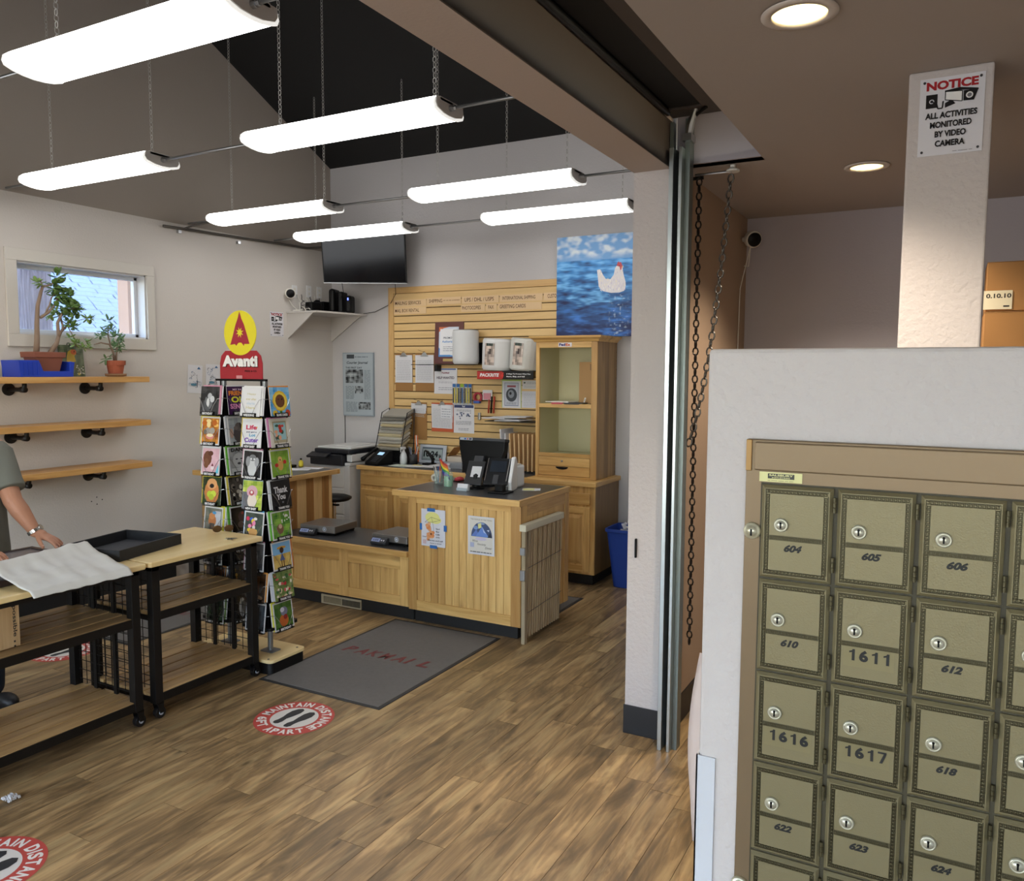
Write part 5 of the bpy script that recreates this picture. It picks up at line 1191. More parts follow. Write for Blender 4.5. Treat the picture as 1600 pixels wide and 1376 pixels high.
# ------------------------------------------------------------------ rolling display tables
def make_table(y0, label, L_=.763):
    t = T('display_table', (-3.78, y0+.38, 0), label, 'table', 'rolling display tables')
    y1 = y0+L_
    G().prism([(-4.07, y0+.012), (-4.058, y0), (-3.502, y0), (-3.49, y0+.012), (-3.49, y1-.012), (-3.502, y1), (-4.058, y1), (-4.07, y1-.012)], 'z', .806, .834).o('tabletop', bamboo, parent=t, bev=.006)
    G().box(-4.03, y0+.03, .78, -3.515, y1-.03, .806).o('apron', blackm, parent=t)
    ys = (y0+.03, y1-.075)
    for x, s in ((-3.515, -1), (-4.045, 1)):
        for yy in ys:
            x0 = x-.0 if s < 0 else x
            g = G().box(x-.045 if s < 0 else x, yy, .085, x if s < 0 else x+.045, yy+.045, .806)
            g.o('leg', blackm, parent=t, bev=.002)
            cx, cy = (x-.022 if s < 0 else x+.022), yy+.022
            c = G().cyl((cx-.014, cy+.012, .030), (cx+.014, cy+.012, .030), .030, n=20).o('caster', mp('caster_rubber', '141416', .35), parent=t, bev=.002)
            G().cyl((cx-.018, cy+.012, .030), (cx+.018, cy+.012, .030), .012, n=12).o('hub', mp('hub_grey', 'a5a8b0', .4), parent=c)
            G().prism([(cy-.014, .088), (cy+.026, .088), (cy+.022, .03), (cy+.002, .03)], 'x', cx+.018, cx+.021).prism([(cy-.014, .088), (cy+.026, .088), (cy+.022, .03), (cy+.002, .03)], 'x', cx-.021, cx-.018).box(cx-.021, cy-.014, .082, cx+.021, cy+.026, .088).o('fork', blackm, parent=c)
    for z in (.565, .135):
        for k in range(5):
            x0 = -4.035+k*.1045; G().box(x0, y0+.035, z-.018, x0+.0915, y1-.035, z).o('shelf_slat', slat_t, parent=t, bev=.002)
        G().box(-3.525, y0+.075, z-.045, -3.517, y1-.075, z-.002).o('front_rail', blackm, parent=t); G().box(-4.043, y0+.075, z-.045, -4.035, y1-.075, z-.002).o('rear_rail', blackm, parent=t)
        for yy in (y0+.032, y1-.042): G().box(-4.03, yy, z-.045, -3.53, yy+.01, z-.018).o('cross_rail', blackm, parent=t)
    for yy in (y0+.045, y1-.052):
        g = G()
        for x in (-3.86, -3.70): g.box(x-.012, yy-.002, .14, x+.012, yy+.010, .80)
        g.o('end_bars', blackm, parent=t, kind='stuff')
        g = G()
        for k in range(9): g.tube([(-3.99+k*.052, yy+.004, .15), (-3.99+k*.052, yy+.004, .79)], .0022, 5)
        for k in range(13): g.tube([(-4.01, yy+.004, .17+k*.05), (-3.55, yy+.004, .17+k*.05)], .0022, 5)
        g.o('wire_grid', blackm, parent=t, kind='stuff')
    return t
make_table(2.624, 'rolling display table next to the card rack, pale top with black frame')
make_table(1.492, 'rolling display table at the left edge where the person stands', 1.119)
# items on tables
t = T('black_tray', (-3.82, 2.77, .8345), 'shallow black rectangular box tray lying across both display tables', 'tray')
xf = Matrix.Translation((-3.635, 2.563, .8350)) @ Matrix.Rotation(radians(11.5), 4, 'Z'); mt = mp('matte_black_board', '1c1d20', .6)
L1, L2, h = .375, .455, .057
G(xf).box(-L1, 0, 0, 0, L2, .004).o('floor_panel', mp('tray_floor', '34363b', .7), parent=t)
for q, nm in (((-L1, 0, 0, 0, .012, h), 'near_wall'), ((-L1, L2-.012, 0, 0, L2, h), 'far_wall'), ((-.012, .012, 0, 0, L2-.012, h), 'front_wall'), ((-L1, .012, 0, -L1+.012, L2-.012, h), 'rear_wall')): G(xf).box(*q).o(nm, mt, parent=t, bev=.001)
t = T('picture_frame', (-3.9, 2.15, .8345), 'dark brown picture frame with plastic over it being unwrapped by the person', 'frame')
fx0, fx1, fy0, fy1 = -4.24, -3.65, 1.80, 2.485; mf = mp('frame_brown', '2c2024', .3, coat=.4)
for q, nm in (((fx0, fy0, .836, fx0+.03, fy1, .866), 'rear_rail'), ((fx1-.03, fy0, .836, fx1, fy1, .866), 'front_rail'), ((fx0+.03, fy1-.03, .836, fx1-.03, fy1, .866), 'far_rail'), ((fx0+.03, fy0, .836, fx1-.03, fy0+.03, .866), 'near_rail')): G().box(*q).o(nm, mf, parent=t, bev=.003)
G().box(fx0+.03, fy0+.03, .838, fx1-.03, fy1-.03, .852).o('backing', mp('frame_back', '4a3430', .35), parent=t)
G().box(fx0+.03, fy0+.03, .860, fx1-.03, fy1-.03, .8615).o('plastic_film', mp('film', 'd0c8c8', .15, alpha=.35), parent=t)
prof = [(-3.96, .874), (-3.93, .875), (-3.86, .884), (-3.81, .912), (-3.785, .926), (-3.76, .922), (-3.72, .897), (-3.67, .880), (-3.62, .873), (-3.585, .862), (-3.55, .849), (-3.50, .841), (-3.465, .834), (-3.435, .806)]
R = random.Random(2)
def sheet(u, v):
    s_ = v*(len(prof)-1); i = min(len(prof)-2, int(s_)); f = s_-i; x = prof[i][0]+(prof[i+1][0]-prof[i][0])*f; z = prof[i][1]+(prof[i+1][1]-prof[i][1])*f
    y = 1.985+u*.505; w = max(0, 1-v*1.0)
    y += .03*(1-u)*max(0, v-.6)*2+.02*u*sin(v*3)
    z += .005+.007*noise.noise(Vector((x*9, y*16, 3)))+.006*max(0, noise.noise(Vector((x*3+y*9, y*22, 9))))*(1 if v < .85 else .4)+.0015+.002*(1 if v > .3 else 0)*abs(noise.noise(Vector((x*40, y*20, 5))))
    if .3 < v < .6: x -= .09*(u-.5)
    elif v <= .3: x -= .09*(u-.5)*v/.3
    else: x -= .09*(u-.5)*max(0, 1-(v-.6)/.4)
    return (x, y, z)
gs = mp('glassine_sheet', 'dddcd6', .5, trans=.12)
G().grid(sheet, 34, 60).o('wrapping_sheet', gs, label='white translucent wrapping sheet curling over the picture frame and table edge', cat='sheet', smooth=True, solid=.0007)
t = T('sunglasses', (-3.77, 3.38, .8345), 'brown round-lensed sunglasses standing near the table corner', 'sunglasses')
am = mp('amber_lens', '4a3018', .08, spec=.8); gm = mp('gold_wire', '8a6a40', .25, metal=.9)
base = Vector((-3.775, 3.345, .8345)); du = Vector((.62, .78, 0)).normalized(); dv = Vector((-.78, .62, 0))
for k in (-1, 1):
    c = base+du*(.033*k)+Z*.024; q = (dv+Z*.35).to_track_quat('Z', 'Y').to_matrix()
    g = G(); g.add([c+q @ Vector((.025*cos(2*pi*i/24), .022*sin(2*pi*i/24), .0012*s_)) for s_ in (-1, 1) for i in range(24)], [tuple(range(24)), tuple(reversed(range(24, 48)))]+[(i, (i+1) % 24, (i+1) % 24+24, i+24) for i in range(24)])
    l = g.o('lens', am, parent=t)
    G().tube([c+q @ Vector((.025*cos(2*pi*i/24), .022*sin(2*pi*i/24), 0)) for i in range(24)], .0013, 6, closed=True).o('rim', gm, parent=l)
    e_ = c+du*(.027*k)+Z*.01
    G().tube([e_, e_+dv*.07+Z*.002, e_+dv*.115-Z*.012, e_+dv*.13-Z*.028], .0015, 6).o('temple', gm, parent=t)
G().tube([base-du*.010+Z*.03, base+Z*.035, base+du*.010+Z*.03], .0014, 6).o('bridge', gm, parent=t)
t = T('keys', (-3.575, 3.25, .8345), 'small bunch of keys lying at the table corner', 'keys')
kr = Vector((-3.575, 3.25, .8375)); G().tube([kr+Vector((.012*cos(2*pi*i/16), .012*sin(2*pi*i/16), 0)) for i in range(16)], .001, 5, closed=True).o('ring', steel, parent=t)
for k, an in enumerate((200, 235, 268, 300)):
    xf = Matrix.Translation(kr+Vector((0, 0, .001*k))) @ Matrix.Rotation(radians(an), 4, 'Z')
    G(xf).prism([(.01, -.009), (.026, -.009), (.03, -.003), (.052, -.003), (.055, 0), (.05, .003), (.03, .003), (.026, .009), (.01, .009)], 'z', -.0008, .0010).o('key', steel if k % 2 else dgrey, parent=t)
t = T('wooden_crate', (-3.78, 1.95, .567), 'pale wooden box printed with letters standing on the left table shelf', 'box')
for k in range(3): G().box(-3.95+k*.115, 2.0, .5672, -3.845+k*.115, 2.02, .772).o('plank', wood('crate_pine_%d' % k, 'b69468', 'd2b48a', None, 'z') if k == 0 else MATS['crate_pine_0'], parent=t, bev=.002)
G().box(-3.95, 1.88, .5672, -3.612, 1.898, .772).box(-3.95, 1.898, .5672, -3.935, 2.0, .772).o('back_frame', MATS['crate_pine_0'], parent=t)
G().box(-3.632, 1.87, .5672, -3.612, 2.045, .772).o('end_board', MATS['crate_pine_0'], parent=t, bev=.002)
xf = Matrix.Translation((-3.6115, 2.03, .585)) @ Matrix.Rotation(radians(90), 4, 'Z')
a = Art((-3.6112, 2.008, .765), (0, 0, -1), Y, .21, .026); a.text('possible', .05, .1, .72, .95, '2a2624', .02); a.rect(.80, .3, .84, .6, '2a2624'); a.rect(.9, .3, .94, .6, '2a2624'); a.o('printing', PRINT, parent=t)
G(Matrix.Translation((-3.39, 1.843, 0))).grid(lambda u, v: (-.03+.06*u+.01*noise.noise(Vector((u*4, v*4, 1))), -.02+.05*v, .004+.022*abs(noise.noise(Vector((u*5, v*5, 2))))+.012*sin(u*3)*sin(v*3)), 10, 10).o('plastic_scrap', mp('clear_plastic', 'd8d8d8', .15, alpha=.55), label='crumpled clear plastic scrap lying on the floor at the left edge', cat='scrap', solid=.0006)
# ------------------------------------------------------------------ greeting card rack: two four-sided spinners on one base
rk = T('card_rack', (-3.77, 3.53, 0), 'double spinner rack of greeting cards with a yellow and red Avanti sign on top', 'rack')
def rrect(x0, y0, x1, y1, r, n=5):
    p = []
    for cx, cy, a in ((x1-r, y0+r, -90), (x1-r, y1-r, 0), (x0+r, y1-r, 90), (x0+r, y0+r, 180)):
        for k in range(n+1): q = radians(a+90*k/n); p.append((cx+r*cos(q), cy+r*sin(q)))
    return p
G().prism(rrect(-4.095, 3.392, -3.46, 3.685, .035), 'z', .0, .068).o('base_box', blackm, parent=rk, bev=.003)
G().prism(rrect(-4.10, 3.388, -3.455, 3.69, .035), 'z', .068, .088).o('base_board', bamboo, parent=rk, bev=.003)
for x, y in ((-4.05, 3.41), (-3.495, 3.41), (-3.495, 3.65), (-4.05, 3.65)): G().cyl((x, y, .088), (x, y, .0895), .007, n=14).o('base_bolt', dgrey, parent=rk)
SC1, SC2 = (-3.945, 3.532), (-3.60, 3.532)
HB = .09
for cx, cy in (SC1, SC2):
    G().cyl((cx, cy, .088), (cx, cy, 1.735), .016, n=16).o('pole', mp('pole_grey', '8b8f93', .35, metal=.6), parent=rk, smooth=False)
    G().prism(rrect(cx-.05, cy-.04, cx+.05, cy+.04, .01), 'z', .088, .093).o('pole_flange', mp('flange_grey', '80848a', .4, metal=.6), parent=rk)
    g = G().box(cx-HB, cy-HB, .27, cx+HB, cy-HB+.004, 1.70).box(cx-HB, cy+HB-.004, .27, cx+HB, cy+HB, 1.70).box(cx-HB, cy-HB, .27, cx-HB+.004, cy+HB, 1.70).box(cx+HB-.004, cy-HB, .27, cx+HB, cy+HB, 1.70)
    g.o('pocket_column', black, parent=rk)
    for dx, dy in ((0, -1), (1, 0), (0, 1), (-1, 0)):
        for k in range(7):
            q = (k-3)*.025; x = cx+dx*(HB+.018)+(-dy)*q; y = cy+dy*(HB+.018)+dx*q
            G().box(x-.005, y-.005, .245+(.008 if k % 2 else 0), x+.005, y+.005, .262).o('foot_tab', black, parent=rk) if (dx, dy) in ((0, -1), (1, 0)) else None
    G().prism(rrect(cx-.12, cy-.12, cx+.12, cy+.12, .02), 'z', .255, .272).o('bottom_tray', black, parent=rk)
G().box(-4.0, 3.515, 1.732, -3.58, 3.535, 1.745).o('sign_bar', black, parent=rk)
for x in (-3.96, -3.62): G().box(x-.006, 3.52, 1.69, x+.006, 3.53, 1.735).o('sign_post', black, parent=rk)
sgx, sgy = -3.788, 3.525
sg = T('rack_sign', (sgx, sgy, 1.745), 'rounded red Avanti sign topped by a yellow disc with a red letter A', 'sign')
red = 'a3202c'
bp = [(-.178, 1.745), (.178, 1.745), (.178, 1.84), (.165, 1.885), (.13, 1.915), (-.13, 1.915), (-.165, 1.885), (-.178, 1.84)]
G().prism([(sgx+u, v) for u, v in bp], 'y', sgy-.001, sgy+.004).o('red_panel', mp('sign_red', red, .3), parent=sg)
G().lathe([(.001, .002), (.134, .002), (.134, -.003), (.001, -.003)], (sgx, sgy, 2.022), 48, 'y').o('yellow_disc', mp('sign_yellow', 'e6d92a', .3), parent=sg)
a = Art((sgx-.18, sgy-.0035, 1.745), X, Z, .36, .42)
a.poly([(.50, .97), (.545, .86), (.60, .78), (.68, .60), (.72, .50), (.60, .50), (.59, .47), (.555, .50), (.53, .52), (.47, .52), (.44, .50), (.415, .475), (.38, .50), (.27, .49), (.33, .61), (.40, .77), (.46, .87)], 'a3263a')
sp = []
for k in range(16):
    r_ = .092 if k % 2 == 0 else .04; q = 2*pi*k/16+.3; sp.append((.50+r_*cos(q), .665+r_*.86*sin(q)))
a.poly(sp, 'e6d92a'); a.text('Avanti', .085, .165, .905, .33, '2a1216', .06); a.text('Avanti', .075, .175, .895, .34, 'ecebe8', .06); a.text('PRESS & CO.', .60, .10, .88, .125, '2a1216', .02); a.rect(.40, .005, .54, .05, 'cf8e90'); a.o('lettering', PRINTG, parent=sg)
# card faces: name words, envelope colour, drawing
def spots(n, cols, u0, v0, u1, v1, r, seed):
    R = random.Random(seed); return [('e', R.uniform(u0, u1), R.uniform(v0, v1), r*R.uniform(.6, 1.3), r*R.uniform(.5, 1.1), R.choice(cols)) for _ in range(n)]
def noisebg(c1, c2, s=1): return [('n', c1, c2, s)]
CARDS = {
 'A': [('black and white photo of a boy with a kitten', 'c98aa0', 'BIRTHDAY', noisebg('17181a', '3c3d40', 1)+[('e', .45, .45, .22, .28, '6a6c70'), ('e', .42, .72, .16, .15, '222225'), ('e', .50, .66, .12, .11, 'b4b6ba'), ('e', .64, .55, .12, .12, 'c9cbce'), ('e', .42, .42, .08, .16, 'd2d4d6'), ('p', [(.1, .1), (.2, .5), (.5, .2), (.6, .1)], '54565a')]),
  ('kittens around a birthday cake by firelight', 'c8b83a', 'BIRTHDAY', noisebg('8a4a16', 'd9933a', 2)+spots(10, ['f2c264', 'f7dd9a', 'c2661e'], .1, .6, .9, .9, .12, 2)+[('e', .35, .5, .16, .13, '9a948c'), ('e', .62, .5, .16, .13, 'a7a198'), ('e', .2, .45, .1, .1, '6f6860'), ('e', .5, .28, .25, .12, 'd98a80'), ('e', .5, .32, .2, .07, 'f0e0b8')]),
  ('brown squirrel beside a pink cupcake', 'dcdce0', 'BIRTHDAY', noisebg('d4a8b4', 'e0b8c2', 3)+[('e', .3, .6, .26, .3, '6e4430'), ('e', .48, .8, .16, .1, '5c3626'), ('e', .25, .4, .15, .2, '7c5038'), ('p', [(.55, .3), (.62, .42), (.7, .3)], '6a2a3a'), ('r', .53, .16, .72, .28, 'e8d8dc'), ('p', [(.8, .02), (1, .02), (1, .4)], '6cc4dc')]),
  ('golden retriever holding two green tennis balls', 'd4c83a', 'BIRTHDAY', noisebg('1c2a14', '2f4420', 4)+[('e', .5, .45, .40, .45, 'c8824a'), ('e', .5, .75, .28, .2, 'dba066'), ('e', .5, .68, .12, .08, '1c1614'), ('e', .4, .38, .15, .12, 'b8cc3a'), ('e', .6, .40, .15, .12, 'c6d84a'), ('e', .5, .28, .14, .11, 'a8bc34')]),
  ('tan puppy with a party hat on a sofa', 'c9c43a', 'BIRTHDAY', noisebg('4a5a4c', '7a7a70', 5)+[('r', .6, .2, .95, .9, 'b8bcc4'), ('e', .45, .5, .24, .24, 'b07040'), ('e', .42, .68, .18, .14, 'c28450'), ('r', .3, .1, .6, .4, '4a4440'), ('e', .55, .82, .12, .06, '4a90c0')]),
  ('dark lettered card with yellow capitals', '3a3a3c', 'BIRTHDAY', noisebg('141416', '26262a', 6)+[('t', 'GOOD', .15, .6, .85, .8, 'c8c8ca'), ('t', 'DAY', .25, .3, .75, .5, 'b8a83a')]),
  ('orange jack o lantern pumpkin at dusk', 'b07838', 'BIRTHDAY', noisebg('2a1c14', '5a3620', 7)+[('e', .5, .4, .3, .22, 'b86428'), ('e', .5, .4, .14, .2, 'c8782e'), ('e', .38, .45, .05, .05, '1c120c'), ('e', .62, .45, .05, .05, '1c120c')]),
  ('two dark green leafy ferns', '6c8a4a', 'BIRTHDAY', noisebg('0f1a10', '26361e', 8)+spots(9, ['3a5a34', '54743e', '24402a'], .1, .1, .9, .9, .12, 8))],
 'B': [('purple lettered card My Favorite Friend Ol Senile', 'd6d6da', 'BIRTHDAY', [('r', 0, 0, 1, 1, '3c1e48'), ('t', 'MY FA', .3, .86, .75, .92, 'd9b8d0'), ('t', 'FRIEND', .08, .68, .96, .84, 'e0832c'), ('t', 'OL', .18, .42, .80, .64, 'd8d23a'), ('t', 'SENILE', .10, .20, .92, .38, 'd98ab8')]),
  ('grey labrador puppy in profile', 'b8bcc2', 'BIRTHDAY', noisebg('8f969c', 'b4babf', 12)+[('e', .5, .35, .3, .35, '4c4444'), ('e', .52, .65, .2, .17, '5a5250'), ('e', .36, .60, .12, .08, '6a605c'), ('e', .62, .7, .05, .12, '3a3434'), ('e', .1, .4, .1, .2, 'b89a8c')]),
  ('crying baby in black and white under the word DANG', '6cb83a', 'BIRTHDAY', noisebg('8a8c8e', 'a4a6a8', 13)+[('t', 'DANG', .15, .82, .95, .96, '121212'), ('e', .5, .5, .34, .3, 'b9bbbd'), ('e', .5, .38, .1, .05, '4a4a4c'), ('e', .38, .56, .07, .03, '505052'), ('e', .64, .56, .07, .03, '505052'), ('r', .05, .02, .95, .2, 'c4c6c8')]),
  ('sepia crowd of people in old clothes', 'c9b83a', 'BIRTHDAY', noisebg('2a2622', '5a544c', 14)+spots(16, ['141210', 'b0a698', '7a7066', 'd0c8ba'], .1, .1, .9, .9, .09, 14)),
  ('bat and red wine glass on black', '64b038', 'BIRTHDAY', noisebg('0c0a0a', '1e1614', 15)+[('e', .55, .6, .18, .22, '4a3430'), ('e', .5, .3, .2, .14, '5c4a44'), ('e', .62, .75, .07, .06, '8a3a34')]),
  ('black card with white script', '2a2a2c', 'ROMANTIC', noisebg('0c0c0e', '1c1c20', 16)+[('t', 'wish', .2, .4, .8, .65, 'b4b4b8')]),
  ('dim blue night street scene', '3a4a6a', 'ROMANTIC', noisebg('10141c', '2a3444', 17)+spots(8, ['c9a04a', '4a5c7a'], .1, .1, .9, .9, .06, 17)),
  ('dancing couple in black and white', '8a8a8c', 'ROMANTIC', noisebg('141416', '2e2e32', 18)+[('e', .45, .45, .15, .35, 'a8aaac'), ('e', .6, .5, .12, .32, '55575a'), ('e', .5, .8, .1, .08, 'c4c6c8')])],
 'C': [('plain white card with faint gold lettering', 'dcdcdc', 'WEDDING', [('r', 0, 0, 1, 1, 'dcdcde'), ('t', 'Happy', .3, .72, .75, .80, 'c9c4a4'), ('t', 'ever after', .25, .55, .78, .63, 'cfc8a8'), ('t', 'starts', .3, .40, .72, .48, 'c0ccd8'), ('t', 'Here', .28, .25, .75, .34, 'd0caa8')]),
  ('white card of coloured letters Life Just Got a Lot Cuter', 'c9b23a', 'NEW BABY', [('r', 0, 0, 1, 1, 'dcdce0'), ('t', 'Life', .2, .62, .75, .78, 'c43a5c'), ('t', 'just got a', .22, .50, .75, .56, '4a4a6a'), ('t', 'Lot', .38, .38, .70, .48, '5a9ac0'), ('t', 'Cuter', .15, .18, .86, .34, '7a4ab0'), ('e', .75, .7, .03, .03, 'e0a03a')]),
  ('black and white sisters hugging', 'c084a0', 'FRIENDSHIP', noisebg('0e0e10', '2c2c30', 23)+[('e', .5, .4, .26, .38, 'c4c6c8'), ('e', .5, .75, .2, .13, '77797c'), ('e', .25, .6, .12, .2, '909296'), ('e', .75, .6, .12, .18, 'a0a2a6'), ('e', .42, .70, .05, .04, 'd8dadc'), ('e', .6, .70, .05, .04, 'd8dadc')]),
  ('pink poodle pup with a bow in a garden', 'a4c0d4', 'NEW BABY', noisebg('8aa83a', 'd4dc6a', 24)+[('r', 0, .0, .35, .6, '6a6c74'), ('e', .48, .62, .28, .22, 'd0a4b0'), ('e', .5, .3, .24, .25, 'e0d4c8'), ('e', .46, .58, .13, .1, 'b0585c'), ('e', .46, .60, .06, .05, 'e8e0dc')]),
  ('puppy wearing a colourful knit hat', '4a9cc8', 'THINKING OF YOU', noisebg('3a4440', '4e5a50', 25)+spots(14, ['c43a5c', 'e0c43a', '3a5cc0', 'e08ab0', 'd8d4d0'], .15, .25, .75, .8, .1, 25)+[('e', .5, .25, .25, .16, 'c89a60')]),
  ('grey elephant close up', 'b0708a', 'GET WELL', noisebg('3a3c40', '5c5e62', 26)+[('e', .5, .5, .2, .26, '7a7c80'), ('e', .6, .6, .06, .05, '1c1c1e')]),
  ('wine barrels in a candlelit cellar', 'c88a3a', 'SYMPATHY', noisebg('1a120c', '4a301a', 27)+[('r', .15, .3, .35, .9, '7a5024'), ('r', .5, .3, .7, .9, '5c3a1a'), ('e', .5, .15, .4, .1, '8a6a4a')]),
  ('dim blue card of tall trees', '8a94a4', 'SYMPATHY', noisebg('1c2430', '46525e', 28)+[('r', .2, 0, .26, 1, '10141a'), ('r', .6, 0, .7, 1, '10141a')])],
 'D': [('smiling sunflower on blue sky', 'e08a2a', 'BLANK CARDS', noisebg('3a8ccc', '8cc4e4', 31)+[('e', .5, .52, .38, .36, 'dcb42a'), ('e', .5, .52, .33, .31, 'e8cc4a'), ('e', .5, .52, .24, .23, '6a3f1c'), ('e', .42, .58, .03, .03, '2c1a0c'), ('e', .6, .58, .03, .03, '2c1a0c'), ('r', .44, 0, .56, .18, '4a7a2a'), ('e', .2, .1, .12, .1, 'd8b42a'), ('e', .85, .1, .12, .12, 'c44a2a')]),
  ('red framed photo of playing toys', 'cf86b4', 'THANK YOU', [('r', 0, 0, 1, 1, 'd8d4ca'), ('r', .15, .15, .85, .9, 'b0a488'), ('r', .2, .25, .8, .85, '9cc4cc')]+spots(12, ['c43a2c', 'a82a20', '3a5a4a', 'e0a484'], .28, .3, .72, .75, .08, 32)),
  ('gingerbread dog on green with red mittens', 'd8d43a', 'THANK YOU', noisebg('6f9a2e', '8cb03e', 33)+[('e', .5, .45, .16, .22, 'c89a50'), ('e', .5, .68, .12, .1, 'd8b06a'), ('e', .28, .45, .1, .08, 'b8302a'), ('e', .75, .55, .1, .08, 'b8302a'), ('e', .5, .64, .04, .03, '3a2414')]),
  ('black card with white Thank You script', 'c4c6ca', 'THANK YOU', noisebg('08080a', '16161a', 34)+[('t', 'Thank', .15, .55, .85, .78, 'c8c8cc'), ('t', 'You', .25, .32, .70, .52, 'c8c8cc'), ('e', .55, .22, .05, .03, '6a6a70')]),
  ('hedgehog among white meadow flowers', '6ab83a', 'THANK YOU', noisebg('3f7a2a', '8cb84a', 35)+[('e', .4, .35, .2, .2, '7a5a44'), ('e', .42, .45, .1, .09, 'c8a890')]+spots(9, ['e0e4d8', 'd0d8c4'], .5, .55, .95, .9, .05, 35)),
  ('dog in a straw hat and dress in a wheat field', 'c87a3a', 'THANK YOU', noisebg('b8984a', 'd4b86a', 36)+[('r', 0, .55, 1, 1, '7ab0dc'), ('e', .5, .8, .26, .06, 'c8943a'), ('e', .5, .70, .12, .12, '3a2418'), ('p', [(.35, .3), (.5, .6), (.65, .3)], '4a5a8a'), ('r', .42, .05, .47, .3, '5a3a24'), ('r', .54, .05, .59, .3, '5a3a24')]),
  ('red and white floral pattern', 'ccd0dc', 'THANK YOU', noisebg('4a6a34', '8a9a5a', 37)+spots(34, ['b8303c', 'e4dcc8', 'd8c4a0', 'c85a5c', '3a6a3a'], .08, .08, .92, .92, .07, 37)),
  ('autumn bouquet in an orange vase', 'd8d43a', 'BIRTHDAY', noisebg('2f5a24', '5a7a34', 38)+[('e', .5, .3, .26, .24, 'b8602a'), ('e', .55, .65, .2, .18, '7a7a90'), ('e', .45, .72, .12, .1, 'd0d0dc'), ('e', .6, .42, .12, .1, '8a2a24')])],
}
CW, CH, PITCH, ZT = .158, .172, .184, 1.70
tiers = ['top', 'second', 'third', 'fourth', 'fifth', 'sixth', 'seventh', 'lowest']
faces = {'A': (SC1, X, Vector((0, -1, 0)), 'camera side of the left spinner'), 'B': (SC1, Y, X, 'inner side of the left spinner'), 'C': (SC2, X, Vector((0, -1, 0)), 'camera side of the right spinner'), 'D': (SC2, Y, X, 'outer side of the right spinner')}
NBG = {}
wire = mp('pocket_wire', 'a8aaac', .25, metal=.9)
for fk, (cc, ux_, nn, where) in faces.items():
    for k, (desc, env, word, shp) in enumerate(CARDS[fk]):
        zb = ZT-k*PITCH-CH
        o_ = Vector((cc[0], cc[1], 0))+nn*(HB+.034)+Z*zb
        m = Matrix((ux_, -nn, Z)).transposed().to_4x4(); m.translation = o_
        R = random.Random(hash_ := (ord(fk)*31+k))
        xf = m @ Matrix.Rotation(radians(-7), 4, 'X')
        jit = Matrix.Translation((R.uniform(-.004, .004), 0, 0)) @ Matrix.Rotation(radians(R.uniform(-1.2, 1.2)), 4, 'Y')
        tier = tiers[k]+(' tier' if k < 7 else ' tier')
        # the card
        t = T('greeting_card', o_, '%s greeting card: %s, %s, %s' % ('', desc, tier, where), 'card')
        t['label'] = ('greeting card with %s, %s of rack' % (desc, tier)) if len(desc.split()) < 9 else ('greeting card with '+desc)
        t['group'] = 'greeting cards in the spinner pockets'
        G(xf @ jit).box(-CW/2, -.0012, .002, CW/2, .0012, CH).o('card_stock', mp('card_white', 'd4d4d6', .5), parent=t)
        bw = .0 if shp[0][0] != 'n' or k % 3 == 0 else .05
        a = Art((-CW/2, -.0014, .002), X, Z, CW, CH-.002, e=.00015, xf=xf @ jit)
        if bw: a.rect(0, 0, 1, 1, 'd4d4d6'); 
        sc = lambda u: bw+u*(1-2*bw)
        for q in shp:
            if q[0] == 'n':
                c1, c2, s_ = q[1], q[2], q[3]
                a.ras(bw, bw, 1-bw, 1-bw, 10, 12, lambda u, v: mixc(c1, c2, max(0, min(1, .5+1.2*noise.noise(Vector((u*4+s_, v*4, s_)))))))
            elif q[0] == 'e': a.ell(sc(q[1]), sc(q[2]), q[3]*(1-2*bw), q[4]*(1-2*bw), q[5], 12)
            elif q[0] == 'r': a.rect(sc(q[1]), sc(q[2]), sc(q[3]), sc(q[4]), q[5])
            elif q[0] == 'p': a.poly([(sc(u), sc(v)) for u, v in q[1]], q[2])
            elif q[0] == 't': a.text(q[1], q[2], q[3], q[4], q[5], q[6], .04)
        a.o('picture', PRINTG, parent=t)
        # envelope stack behind
        e_ = T('envelope', o_, 'envelope behind the card with '+' '.join(desc.split()[:11]), 'envelope', 'envelopes behind the rack cards')
        cname = {'c': '', }
        off = R.uniform(.006, .014)*(1 if R.random() < .3 else -1)
        G(xf).box(-CW/2+off, .003, .006, CW/2+off, .007, CH+.008).o('front_envelope', mp('env_'+env, env, .6), parent=e_)
        G(xf).box(-CW/2+off*1.5, .009, .006, CW/2+off*1.5, .013, CH+.004).o('rear_envelope', mp('sheet_white', ''), parent=e_)
        # pocket: black lip with word, V wires
        lip = G(xf).box(-.052, -.010, -.006, .052, -.004, .020).box(-.07, -.008, -.006, .07, .016, -.001).o('pocket_lip', black, parent=rk)
        a = Art((-.052, -.0104, -.006), X, Z, .104, .026, xf=xf); a.text(word, .08, .25, .92, .8, 'd8d8da', .05); a.o('pocket_word', PRINT, parent=lip)
        for s_ in (-1, 1):
            G(xf).tube([(s_*.028, -.010, .018), (s_*.05, -.011, .06), (s_*.075, -.008, .098), (s_*.098, .004, .104), (s_*.10, .02, .10)], .0014, 5).o('pocket_wire', wire, parent=lip)
